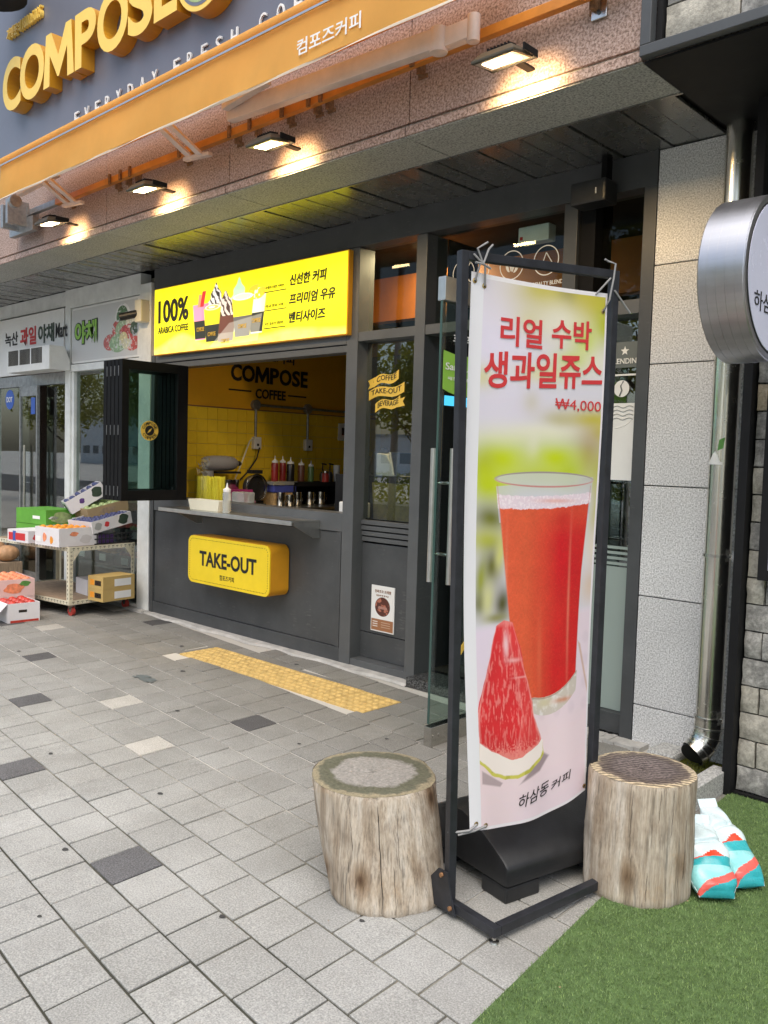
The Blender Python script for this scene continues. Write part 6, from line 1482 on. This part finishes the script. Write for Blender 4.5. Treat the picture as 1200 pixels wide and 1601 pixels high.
box1('top_rail', (-13.5, -8.662, 4.28, 4.36, 2.98, 3.13), MF, mf)
box1('door_head', (-10.5, -8.662, 4.27, 4.34, 2.18, 2.30), 'galvanised', mf)
box1('window_glass', (-8.50, -7.186, 4.30, 4.306, .0, 2.288), 'mart_glass', mf)
box1('sill_rail', (-8.50, -7.186, 4.27, 4.34, .0, .035), MF, mf)
for a, b_ in ((-9.18, -8.67), (-10.49, -9.62)): box1('door_glass', (a, b_, 4.30, 4.306, .03, 2.178), 'mart_glass', mf)
box1('door_leaf', (-9.60, -9.20, 4.20, 4.206, .12, 2.10), 'mart_glass', mf); 
for a in (-9.62, -9.205): box1('door_stile', (a, a+.028, 4.19, 4.22, .02, 2.17), 'galvanised', mf)
box1('door_rail', (-9.59, -9.206, 4.192, 4.218, 2.06, 2.17), 'galvanised', mf); box1('door_rail', (-9.59, -9.206, 4.192, 4.218, .02, .12), 'galvanised', mf)
box1('wall_panel', (-13.5, -10.61, 4.28, 4.36, .0, 2.97), MF, mf)
obj('push_bar', MB().tube([(-9.42, 4.16, .45), (-9.42, 4.16, 1.52)], .014, 10), 'steel', mf, smooth=True)
# the mart's signs
ms_ = thing('mart_sign', 'white sign board lettered with the mart name above its door', 'sign', (-9.5, 4.24, 2.4))
box1('board', (-10.4, -8.68, 4.245, 4.278, 2.31, 2.955), 'white_print', ms_, bevel=.003)
text('lettering', '녹산', 'black_print', ms_, (-10.12, 4.242, 2.645), .34, .155, depth=.002, bold=.02)
text('lettering', '과일', 'red_print', ms_, (-9.72, 4.242, 2.625), .40, .20, depth=.002, bold=.03)
text('lettering', '야채', 'dark_green_print', ms_, (-9.27, 4.242, 2.625), .38, .20, depth=.002, bold=.03)
text('lettering', 'Mart', 'black_print', ms_, (-8.86, 4.242, 2.655), .26, .155, depth=.002, bold=.02)
vsn = thing('vegetable_sign', 'white sign panel with green lettering and a bowl of vegetables', 'sign', (-7.9, 4.26, 2.4))
p = Print(500, 220, (.60, .60, .60)); nz = p.noise(22, 5); nz2 = p.noise(35, 6)
for cx_, cyy, rx, ry, c in ((.79, .72, .11, .24, (.78, .78, .78)), (.78, .72, .085, .20, (.06, .14, .05)), (.70, .50, .07, .16, (.46, .06, .05)), (.78, .48, .10, .17, (.30, .42, .25)), (.90, .60, .07, .13, (.60, .58, .45)), (.86, .42, .12, .15, (.42, .05, .05)), (.95, .48, .06, .12, (.05, .09, .04)), (.60, .28, .10, .15, (.46, .10, .09)), (.72, .25, .13, .17, (.25, .38, .22)), (.80, .32, .06, .12, (.62, .55, .30)), (.93, .22, .10, .14, (.48, .07, .06)), (.84, .22, .06, .10, (.60, .58, .40))):
    p.put(p.ell(cx_, cyy, rx, ry, 2)*(nz > .36), c); p.put(p.ell(cx_, cyy, rx*.9, ry*.9, 2)*(nz2 > .60)*.6, tuple(min(1, x*1.8+.05) for x in c))
backlit('vegetable_print', p.image('vegetable_print'), 0)
box1('board', (-8.53, -7.22, 4.262, 4.30, 2.37, 2.93), 'white_print', vsn)
uvquad('print', (-8.51, 4.260, 2.39), (1.26, 0, 0), (0, 0, .52), 'vegetable_print', vsn)
text('lettering', '야채', 'dark_green_print', vsn, (-8.47, 4.256, 2.55), .48, .245, depth=.002, bold=.075); text('lettering', '야채', 'green_sticker', vsn, (-8.455, 4.253, 2.562), .45, .222, depth=.002, bold=.035)
ac = thing('air_curtain', 'pale air curtain unit with vent slots over the mart door', 'air curtain', (-8.9, 4.1, 2.4))
acb = MB().prism([(0, 0), (.22, 0), (.22, .24), (.06, .24), (0, .10)], (-9.55, 4.24, 2.30), (0, -1, 0), (0, 0, 1), (1.02, 0, 0)); obj('casing', acb, 'white_paint', ac)
ag = MB()
for q in range(3):
    for k in range(9): ag.box(-9.50+q*.28+k*.028, -9.483+q*.28+k*.028, 4.0165, 4.0185, 2.37, 2.53)
tag(obj('vent_slots', ag, 'slot_dark', ac), kind='stuff')
sc_ = thing('security_camera', 'small black and cream security camera on the white pillar', 'security camera', (-7.08, 4.2, 2.7)); box1('bracket', (-7.12, -7.01, 4.15, 4.239, 2.66, 2.86), 'cream_plastic', sc_, bevel=.01); obj('lens_barrel', MB().tube([(-7.10, 4.17, 2.74), (-7.20, 4.05, 2.70)], .035, 14), 'black_plastic', sc_, smooth=True)
bst = thing('blue_round_sign', 'round blue sticker sign hanging on the mart door', 'sticker', (-9.75, 4.18, 2.06)); obj('disc', MB().lathe((-9.86, 4.19, 2.03), [(.11, 0), (.11, -.006)], 28, axis='y'), 'blue_print', bst); text('lettering', 'DOT', 'sticker_white', bst, (-9.935, 4.182, 2.0), .15, .06, depth=.001, bold=.01)
t = thing('small_blue_sticker', 'pale blue rectangular sticker on the mart door glass', 'sticker', (-9.3, 4.19, 1.9)); obj('sheet', MB().box(-9.34, -9.24, 4.196, 4.198, 1.86, 2.04), 'blue_print', t)
# mart interior
setting('mart_floor', MB().box(-13.5, -7.1, 4.37, 9, 0, .012), 'terrazzo'); setting('mart_ceiling', MB().box(-13.5, -7.1, 4.37, 9, 2.95, 3.1), 'shop_interior')
setting('mart_back_wall', MB().box(-13.5, -7.1, 8.2, 8.3, 0, 3), 'shop_interior'); setting('mart_side_wall', MB().box(-7.15, -7.05, 4.47, 8.2, 0, 3), 'shop_interior'); setting('mart_partition', MB().box(-9.1, -8.2, 5.1, 5.2, .9, 2.9), 'shop_interior')
ss = thing('produce_shelf', 'dark metal produce shelf with fruit crates behind the mart window', 'shelf', (-8.3, 4.7, 0))
for z in (.28, .56): box1('shelf_board', (-9.1, -7.4, 4.42, 4.85, z, z+.02), 'galvanised', ss)
for x in (-9.09, -7.43): box1('shelf_leg', (x, x+.03, 4.42, 4.45, .013, .9), 'galvanised', ss)
for i, (x, z, mm) in enumerate(((-8.95, .302, 'red_fruit'), (-8.5, .302, 'orange_fruit'), (-8.05, .302, 'red_fruit'), (-8.9, .582, 'pumpkin'), (-8.35, .582, 'red_fruit'), (-7.85, .582, 'green_fruit'))):
    t = thing('produce_crate', ['black crate of red fruit low on the left of the shelf', 'black crate of orange fruit low in the middle of the shelf', 'black crate of red fruit low on the right of the shelf', 'crate of brown onions on the upper shelf at left', 'crate of red fruit on the upper shelf in the middle', 'crate of green fruit on the upper shelf at right'][i], 'crate', (x, 4.5, z), group='produce crates behind the mart window')
    c_ = MB()
    for b6 in ((0, .40, 0, .012, 0, .12), (0, .40, .31, .322, 0, .12), (0, .012, .0125, .3095, 0, .12), (.388, .40, .0125, .3095, 0, .12), (.0125, .3875, .0125, .3095, 0, .01)): c_.box(*b6)
    obj('crate_body', c_, 'crate_black', t, local=True); obj('price_card', MB().box(.13, .26, -.004, -.001, .03, .10), 'sticker_white', t, local=True)
    for a in range(5):
        for b_ in range(3): obj('fruit', MB().ball((.055+a*.072, .06+b_*.095, .10+random.uniform(0, .02)), .038, 10, 7), mm, t, local=True, smooth=True)
for i, (x, y, r_) in enumerate(((-9.85, 3.98, .15), (-9.60, 4.05, .12))):
    t = thing('pumpkin', ['large tan pumpkin beside the mart door', 'smaller tan pumpkin right of the large one'][i], 'pumpkin', (x, y, .0)); pm_ = MB(); n = 40; vs = []; fs = []; m = 14
    for j in range(m+1):
        ph_ = PI*j/m
        for q in range(n): a = 2*PI*q/n; rr_ = r_*max(.02, math.sin(ph_))*(1+.06*abs(math.cos(5*a))); vs.append((rr_*math.cos(a), rr_*math.sin(a), .22+r_*.75*(1-math.cos(ph_))*.999))
    for j in range(m):
        for q in range(n): fs.append((j*n+q, j*n+(q+1) % n, (j+1)*n+(q+1) % n, (j+1)*n+q))
    obj('flesh', pm_.add(vs, fs), 'pumpkin', t, local=True, smooth=True); obj('stalk', MB().tube([(0, 0, .22+r_*1.48), (.01, 0, .25+r_*1.5)], .012, 8), 'bark', t, local=True); 
t = thing('wooden_crate', 'low wooden crate under the pumpkins by the mart door', 'crate', (-9.4, 4.0, 0)); box1('crate_body', (-10.05, -9.48, 3.83, 4.17, 0, .219), 'plywood', t, bevel=.006)

# cart with slotted angle frame
ct = thing('slotted_cart', 'cream slotted angle trolley on red castors in front of the mart', 'trolley', (-7.205, 3.585, 0), rotz=.13)
CWl, CD, CT, CB = -1.22, .70, .625, .125; aw_ = .038
def L_post(x, y, sx, sy):
    m_ = MB(); z0, z1 = CB-.02, CT
    m_.box(min(x, x+sx*aw_), max(x, x+sx*aw_), y-.0015 if sy > 0 else y-.0015, y+.0015, z0, z1); m_.box(x-.0015, x+.0015, min(y, y+sy*aw_)+.002, max(y, y+sy*aw_), z0, z1); return m_
for x, y, sx, sy in ((0, 0, -1, 1), (CWl, 0, 1, 1), (0, CD, -1, -1), (CWl, CD, 1, -1)):
    obj('corner_post', L_post(x, y, sx, sy), 'slotted_cream', ct, local=True)
slots = MB()
for x0, x1, y in ((CWl, 0, -.003), (CWl, 0, CD+.003)):
    for z in (CT-.04, CB-.02):
        obj('side_rail', MB().box(x0, x1, y-.0015, y+.0015, z, z+.04), 'slotted_cream', ct, local=True)
        if y < 0:
            for k in range(26): a = x0+.03+k*.046; slots.box(a, a+.022, y-.0026, y-.0018, z+.022, z+.028); slots.box(a+.006, a+.014, y-.0026, y-.0018, z+.009, z+.015)
for x in (.003, CWl-.003):
    for z in (CT-.04, CB-.02):
        obj('side_rail', MB().box(x-.0015, x+.0015, 0, CD, z, z+.04), 'slotted_cream', ct, local=True)
        if x > 0:
            for k in range(15): a = .03+k*.046; slots.box(x+.0018, x+.0026, a, a+.022, z+.022, z+.028); slots.box(x+.0018, x+.0026, a+.006, a+.014, z+.009, z+.015)
for k in range(12):
    z = CB+.03+k*.038
    slots.box(.0018, .0026, .014, .020, z, z+.018); slots.box(.0018, .0026, CD-.022, CD-.016, z, z+.018); slots.box(-.024, -.018, -.0026, -.0018, z, z+.018); slots.box(.0018, .0026, .028, .033, z+.006, z+.012); slots.box(.0018, .0026, CD-.034, CD-.029, z+.006, z+.012)
tag(obj('slot_holes', slots, 'slot_dark', ct, local=True), kind='stuff')
for y, s_ in ((.04, 1), (CD-.04, -1)): obj('corner_gusset', MB().prism([(0, 0), (.07*s_, 0), (.0, -.09)], (.0035, y, CT-.04), (0, 1, 0), (0, 0, 1), (.002, 0, 0)), 'slotted_cream', ct, local=True)
box_ = MB().box(CWl+.004, -.004, .004, CD-.004, CT-.012, CT-.002); obj('shelf_board', box_, 'plywood', ct, local=True); obj('shelf_board', MB().box(CWl+.004, -.004, .004, CD-.004, CB, CB+.012), 'plywood', ct, local=True)
for x, y in ((-.05, .06), (CWl+.06, .06), (-.05, CD-.06), (CWl+.06, CD-.06)):
    w = obj('castor', MB().lathe((x, y-.014, .040), [(.040, 0), (.040, .028)], 20, axis='y'), 'caster_red', ct, local=True, smooth=True)
    obj('castor_fork', MB().prism([(-.035, .06), (.035, .06), (.012, -.01), (-.012, -.01)], (x, y-.018, .045), (1, 0, 0), (0, 0, 1), (0, .003, 0)).prism([(-.035, .06), (.035, .06), (.012, -.01), (-.012, -.01)], (x, y+.016, .045), (1, 0, 0), (0, 0, 1), (0, .003, 0)), 'steel', w, local=True)
CTZ = CT+.001
def carton(label, loc, rotz, w, d, h_, mat_, tilt=0., open_=True, wedge=0., fruit=None, prints=(), flaps=False, cat='fruit box', tiltx=0.):
    """w along local x, d along local y, origin at the lower front right corner; wedge lowers the front"""
    t = thing('fruit_carton', label, cat, loc, group='fruit cartons of the mart', rot=(tiltx, tilt, rotz))
    th = .006; hf = h_-wedge
    m_ = MB()
    m_.box(-w, 0, 0, th, 0, hf); m_.box(-w, 0, d-th, d, 0, h_); m_.box(-w+th, -th, th, d-th, 0, th)
    for x in (-w, -th): m_.prism([(th, 0), (d-th, 0), (d-th, h_), (th, hf)], (x, 0, 0), (0, 1, 0), (0, 0, 1), (th, 0, 0))
    obj('box_wall', m_, mat_, t, local=True)
    if not open_: obj('box_lid', MB().box(-w, 0, 0, d, h_+.0005, h_+.006), mat_, t, local=True)
    if flaps:
        obj('flap', MB().obb((-w, 0, hf), (w, 0, 0), (0, -.10, -.10), (0, -.004, .004)), mat_, t, local=True)
    if fruit:
        fm_, n1, n2, fr = fruit
        for a in range(n1):
            for b_ in range(n2):
                zz = (hf+(h_-hf)*(b_+.5)/n2)-fr*.35+random.uniform(-.004, .004)
                obj('fruit', MB().ball((-w+fr+.012+(w-2*fr-.024)*a/max(1, n1-1), fr+.012+(d-2*fr-.024)*b_/max(1, n2-1), zz-.012), fr, 10, 7), fm_, t, local=True, smooth=True)
        obj('packing', MB().box(-w+th, -th, th, d-th, hf*.35, hf*.45), 'card_inner', t, local=True)
    for face, a, b_, c, e, pm_ in prints:   # face: F front, S right side ; a,b lower corner ; c,e size
        if face == 'F': o = obj('print', MB().prism([(c/2+c/2*math.cos(q), e/2+e/2*math.sin(q)*(.85+.15*math.cos(3*q))) for q in np.linspace(0, 2*PI, 20)[:-1]], (-w+a, -.0008, b_), (1, 0, 0), (0, 0, 1), (0, -.0006, 0)), pm_, t, local=True)
        elif face == 'R': obj('print', MB().box(.0006, .0014, a, a+c, b_, b_+e), pm_, t, local=True)
        elif face == 'f': obj('print', MB().box(-w+a, -w+a+c, -.0014, -.0006, b_, b_+e), pm_, t, local=True)
        else: o = obj('print', MB().prism([(c/2+c/2*math.cos(q)*(.85+.15*math.sin(4*q)), e/2+e/2*math.sin(q)) for q in np.linspace(0, 2*PI, 20)[:-1]], (.0008, a, b_), (0, 1, 0), (0, 0, 1), (.0006, 0, 0)), pm_, t, local=True)
    return t
R0 = .13
carton('white open carton of mandarins at the front corner of the trolley', (-7.225, 3.50, CTZ), R0, .37, .40, .165, 'card_white', 0, True, .0, ('orange_fruit', 4, 5, .036), (('F', .12, .03, .06, .09, 'peach_print'), ('f', .02, .03, .07, .05, 'sticker_white'), ('F', .23, .015, .05, .08, 'orange_fruit'), ('S', .10, .09, .10, .04, 'peach_print'), ('S', .20, .02, .14, .08, 'card_inner')), tiltx=.0)
carton('flat blue and red tomato carton at the left of the mandarins', (-7.66, 3.42, CTZ), R0, .34, .28, .105, 'card_white', 0, False, 0, None, (('f', .02, .015, .08, .07, 'red_print'), ('f', .13, .02, .16, .065, 'red_print'), ('f', .09, .01, .05, .09, 'blue_print'), ('S', .04, .02, .08, .06, 'red_print'), ('S', .15, .02, .08, .06, 'red_print')))
carton('bright green grape carton, lower one of the stack on the trolley', (-7.82, 3.66, CTZ), R0, .50, .34, .135, 'card_green', 0, False, 0, None, (('S', .04, .01, .24, .11, 'green_fruit'), ('f', .08, .06, .2, .02, 'sticker_white')))
carton('bright green grape carton, upper one of the stack on the trolley', (-7.82, 3.66, CTZ+.145), R0, .50, .34, .135, 'card_green', 0, False, 0, None, (('S', .04, .01, .24, .11, 'green_fruit'), ('S', .02, .05, .12, .03, 'sticker_white'), ('f', .28, .05, .12, .03, 'sticker_white')))
carton('white carton with purple print behind the mandarins', (-7.52, 3.98, CTZ), R0, .45, .22, .20, 'card_white', 0, False, 0, None, (('f', .10, .06, .12, .09, 'purple_print'), ('f', .26, .08, .14, .05, 'grey_line')))
cr = thing('mesh_crate', 'black plastic mesh crate under the tilted grape carton', 'crate', (-7.27, 3.86, CTZ), R0)
cm = MB()
for k in range(9):
    cm.box(.0, .004, .02+k*.045, .030+k*.045, 0, .10); 
for z in (0, .045, .09): cm.box(.0, .006, .0, .42, z, z+.010)
for k in range(7): cm.box(-.30+k*.045, -.29+k*.045, 0, .004, 0, .10)
for z in (0, .045, .09): cm.box(-.32, 0, -.002, .003, z, z+.010)
obj('mesh_wall', cm, 'crate_black', cr, local=True); obj('crate_floor', MB().box(-.32, -.004, .004, .42, 0, .006), 'crate_black', cr, local=True); obj('purple_net', MB().box(-.30, -.012, .02, .22, .008, .085), 'purple_print', cr, local=True, bevel=.01)
carton('white open grape carton tilted up on the black mesh crate', (-7.26, 3.84, CTZ+.10), R0, .36, .44, .11, 'card_white', 0, True, 0, ('blue_grape', 7, 8, .024), (('S', .28, .01, .13, .10, 'dark_green_print'), ('S', .13, .03, .06, .05, 'red_print'), ('S', .02, .02, .09, .07, 'grey_line')), tiltx=.20)
carton('brown kraft carton of green produce tilted below the blue grape carton', (-7.50, 3.93, CTZ+.205), R0-.25, .38, .40, .105, 'card_kraft', 0, True, 0, ('green_fruit', 4, 5, .034), (('S', .10, .03, .18, .05, 'plywood'),), tiltx=.24)
carton('white and blue grape carton tilted steeply at the top of the pile', (-7.70, 3.86, CTZ+.25), R0-.45, .27, .38, .13, 'card_white', 0, True, 0, ('blue_grape', 5, 6, .024), (('S', .24, .02, .12, .10, 'dark_green_print'), ('S', .11, .04, .06, .05, 'purple_print'), ('f', .03, .02, .12, .08, 'dark_green_print')), tiltx=.55)
LZ = CB+.013
carton('gold carton, lower one of the two on the bottom shelf', (-7.00, 3.80, LZ), R0, .22, .34, .105, 'card_gold', 0, False, 0, None, (('f', .03, .03, .06, .05, 'orange_fruit'), ('f', .10, .03, .09, .045, 'menu_dark'), ('R', .12, .02, .18, .065, 'sticker_white')))
carton('gold carton, upper one of the two on the bottom shelf', (-7.00, 3.80, LZ+.112), R0, .22, .34, .105, 'card_gold', 0, False, 0, None, (('f', .03, .03, .06, .05, 'orange_fruit'), ('f', .10, .03, .09, .045, 'menu_dark'), ('R', .12, .02, .18, .065, 'sticker_white')))
carton('small white and purple grape carton lying on the bottom shelf', (-7.40, 3.86, LZ), R0-.2, .26, .28, .14, 'card_white', 0, False, 0, None, (('S', .10, .01, .14, .10, 'purple_print'), ('S', .03, .06, .05, .05, 'red_print')))
carton('pink peach carton, lower one of the stack beside the trolley', (-7.60, 3.10, 0), -.10, .50, .34, .155, 'card_pink', 0, False, 0, None, (('S', .06, .03, .20, .09, 'peach_print'), ('S', .20, .09, .11, .05, 'leaf_print'), ('F', .05, .03, .2, .09, 'peach_print')))
carton('pink peach carton, upper open one of the stack beside the trolley', (-7.60, 3.10, .163), -.10, .50, .34, .155, 'card_pink', 0, True, 0, ('peach_print', 5, 4, .042), (('S', .06, .03, .20, .09, 'peach_print'), ('S', .20, .09, .11, .05, 'leaf_print'), ('F', .05, .03, .2, .09, 'peach_print')))
carton('white carton with open flap and red fruit on the paving by the trolley', (-7.24, 3.06, 0), -.05, .33, .27, .165, 'card_white', 0, True, .0, ('red_fruit', 4, 3, .045), (('R', .09, .085, .07, .022, 'menu_dark'), ('R', .02, .0, .24, .02, 'red_fruit')), flaps=True)

# ------------------------------------------------------------------ litter on the paving
fgum = MB()
for x, y, r_ in ((-2.985, 1.475, .014), (-3.21, 2.02, .014), (-1.87, 1.93, .010), (-4.95, 3.28, .02), (-4.2, 2.75, .015), (-2.2, 1.62, .012), (-5.6, 3.7, .02), (-4.6, 4.0, .02), (-3.3, 2.9, .012), (-2.6, 1.2, .009), (-4.0, 1.9, .012), (-6.2, 2.7, .016), (-3.05, 3.3, .014)):
    fgum.add([(x+r_*(1+.3*math.sin(3*a))*math.cos(a), y+r_*.8*math.sin(a), .0028) for a in np.linspace(0, 2*PI, 14)[:-1]], [tuple(range(13))])
tag(obj('gum_spots', fgum, 'gum'), 'dark trodden gum spots on the grey pavers', 'gum', kind='stuff')
stn = MB(); r = np.random.default_rng(4)
for cx_, cy_, s_ in ((-4.93, 2.98, .10),):
    for k in range(9):
        a = r.uniform(0, 6.28); d = r.uniform(0, s_); q = r.uniform(.02, .05)
        stn.add([(cx_+d*math.cos(a)+q*(1+.5*math.sin(2*t_))*math.cos(t_), cy_+d*math.sin(a)*.6+q*.45*math.sin(t_), .0021+.00015*k) for t_ in np.linspace(0, 2*PI, 12)[:-1]], [tuple(range(11))])
tag(obj('paint_stain', stn, 'grey_sticker'), 'blue grey paint stain on the paving near the tactile strip', 'stain', kind='stuff')
lt = MB()
for k in range(60):
    x, y = random.choice([(random.uniform(-5.5, -3.6), 4.12+random.uniform(-.05, .04)), (random.uniform(-3, -1.4), random.uniform(1.4, 3.0)), (random.uniform(-1.3, -.6), random.uniform(2.0, 3.6))])
    a = random.uniform(0, 6.28); s_ = random.uniform(.004, .014); z = .004 if x < turf_x(y) else .017
    lt.add([(x, y, z), (x+s_*math.cos(a), y+s_*math.sin(a), z+.001), (x+s_*math.cos(a+.6), y+s_*math.sin(a+.6), z+.003)], [(0, 1, 2)])
tag(obj('leaf_litter', lt, 'leaf_litter'), 'small dry leaf scraps scattered on paving and turf', 'leaf litter', kind='stuff')

# ------------------------------------------------------------------ across the street (seen in the shop glass)
def leafmesh(seed, R_, H2, nclump, per):
    r = np.random.default_rng(seed); vs = []; fs = []
    for c in range(nclump):
        a = r.uniform(0, 2*PI); q = R_*math.sqrt(r.uniform(.05, 1)); z = H2*(.25+.75*r.random()); q *= math.sin(PI*min(.98, max(.12, z/H2)))**.6
        cc = np.array([q*math.cos(a), q*math.sin(a), z])
        for k in range(per):
            pnt = cc+r.normal(0, .28, 3)*np.array([1, 1, .7]); d1 = r.normal(0, 1, 3); d1 /= np.linalg.norm(d1); d2 = np.cross(d1, r.normal(0, 1, 3)); d2 /= np.linalg.norm(d2); s_ = r.uniform(.05, .11)
            n0 = len(vs); vs += [tuple(pnt-d1*s_), tuple(pnt+d2*s_*.5), tuple(pnt+d1*s_), tuple(pnt-d2*s_*.5)]; fs.append((n0, n0+1, n0+2, n0+3))
    return MB().add(vs, fs)
tree_c = [mesh_of('crown', leafmesh(s, 1.7, 3.4, 130, 34), 'tree_leaf') for s in (1, 2)]
def trunk_mb(seed):
    r = random.Random(seed); m_ = MB(); m_.tube([(0, 0, -.15), (.03, .02, 1.2), (.0, .05, 2.6), (.1, 0, 4.2)], [.11, .09, .07, .03], 10)
    for k in range(9):
        a = r.uniform(0, 6.28); z = r.uniform(1.5, 3.2); L = r.uniform(.8, 1.7); m_.tube([(0, 0, z), (L*.5*math.cos(a), L*.5*math.sin(a), z+.5), (L*math.cos(a), L*math.sin(a), z+1.3)], [.045, .03, .012], 6)
    return m_
tr_m = [mesh_of('trunk', trunk_mb(s), 'bark', smooth=True) for s in (1, 2)]
for i, (x, y, s_) in enumerate(((-10.9, -4.55, .72), (-6.6, -4.5, 1.0), (-1.0, -4.4, 1.0), (-13.9, -4.55, .8), (3.6, -4.6, 1.1), (-15.5, -15, 1.0), (-21, -16, 1.15), (-8.5, -15.5, 1.3), (-30, -15, 1.1), (5, -16, 1.5), (-21.0, -4.5, .85), (-26.5, -4.5, .8), (-38, -15, 1.1))):
    t = thing('street_tree', 'leafy street tree', 'tree', (x, y, 0), random.uniform(0, 6), group='street trees opposite the shops'); t['label'] = ['young street tree on the kerb just left of the street lamp reflection', 'young street tree on the kerb opposite the counter', 'young street tree on the kerb opposite the banner', 'young street tree on the kerb right beside the tall street lamp', 'young street tree on the kerb opposite the stone wall', 'tall leafy tree beyond the road behind the street lamp', 'tall leafy tree beyond the road in front of the low white building', 'tall leafy tree beyond the road opposite the coffee shop', 'tall leafy tree beyond the road opposite the mart', 'tallest leafy tree beyond the road opposite the stone wall', 'young street tree on the kerb opposite the mart door', 'young street tree on the kerb left of the mart', 'farthest tall leafy tree beyond the road, left of the mart'][i]
    t.scale = (s_, s_, s_)
    for nm_, me_, z in (('trunk', tr_m[i % 2], 0), ('crown', tree_c[i % 2], 1.9)):
        o = bpy.data.objects.new(nm_, me_); o.location = (0, 0, z); link(o, t)
lpst = thing('street_lamp', 'tall pale street lamp pole on the kerb opposite the shops', 'street lamp', (-12.1, -4.3, 0))
obj('pole', MB().tube([(-12.1, -4.3, 0), (-12.05, -4.3, 3), (-11.95, -4.3, 8)], [.09, .07, .05], 14), 'galvanised', lpst, smooth=True); obj('lamp_head', MB().obb((-12.05, -5.4, 7.9), (.25, 0, 0), (0, 1.1, .1), (0, 0, .1)), 'galvanised', lpst)
for i, (x, w, h_, y) in enumerate(((-62, 20, 3.2, -44), (-30, 18, 2.6, -48), (8, 18, 5, -45), (-95, 22, 5, -40))):
    t = thing('far_building', ['long low white building beyond the trees at left', 'low white building behind the middle trees', 'white hall beyond the trees at right', 'tall pale block at the far left end of the street'][i], 'building', (x, y, 0))
    box1('wall', (x, x+w, y-6, y, -.15, h_), 'far_white', t); box1('roof', (x-.2, x+w+.2, y-6.2, y+.2, h_+.002, h_+.25), 'galvanised', t)
    for k in range(int(w//2.2)): box1('window', (x+.6+k*2.2, x+2.0+k*2.2, y+.001, y+.02, 1.0, 1.9), 'far_window', t)
for i, (x, lb_) in enumerate(((-12.5, 'pale parked car opposite the mart'), (-6.8, 'pale parked car opposite the coffee shop'))):
    t = thing('parked_car', lb_, 'car', (x, -6.2, -.145), group='cars parked across the street')
    side_ = [(0, .25), (.0, .6), (.15, .78), (1.0, .92), (1.5, 1.38), (3.0, 1.42), (3.75, .98), (4.3, .88), (4.4, .5), (4.35, .25)]
    obj('body', MB().prism(side_, (0, -.85, 0), (1, 0, 0), (0, 0, 1), (0, 1.7, 0)), 'car_paint', t, local=True, bevel=.05, smooth=True)
    for yy in (-.862, .855): obj('side_window', MB().prism([(1.2, .95), (1.58, 1.32), (2.95, 1.34), (3.5, .98)], (0, yy, 0), (1, 0, 0), (0, 0, 1), (0, .008, 0)), 'car_dark', t, local=True)
    for wx_ in (.85, 3.5):
        for yy in (-.87, .68): obj('wheel', MB().lathe((wx_, yy, .32), [(.30, 0), (.32, .03), (.32, .16), (.30, .19)], 24, axis='y'), 'black_plastic', t, local=True, smooth=True)
hd = MB(); r = np.random.default_rng(12)
for k in range(9000):
    pnt = np.array([r.uniform(-26, 9), r.uniform(-14.6, -13.6), r.uniform(-.1, .95)]); d1 = r.normal(0, 1, 3); d1 /= np.linalg.norm(d1); d2 = np.cross(d1, r.normal(0, 1, 3)); d2 /= np.linalg.norm(d2); s_ = r.uniform(.05, .12)
    hd.add([tuple(pnt-d1*s_), tuple(pnt+d2*s_*.5), tuple(pnt+d1*s_), tuple(pnt-d2*s_*.5)], [(0, 1, 2, 3)])
tag(obj('hedge', hd, 'tree_leaf'), 'low clipped hedge beyond the road', 'hedge', kind='stuff')
for m_ in bpy.data.meshes:
    pass
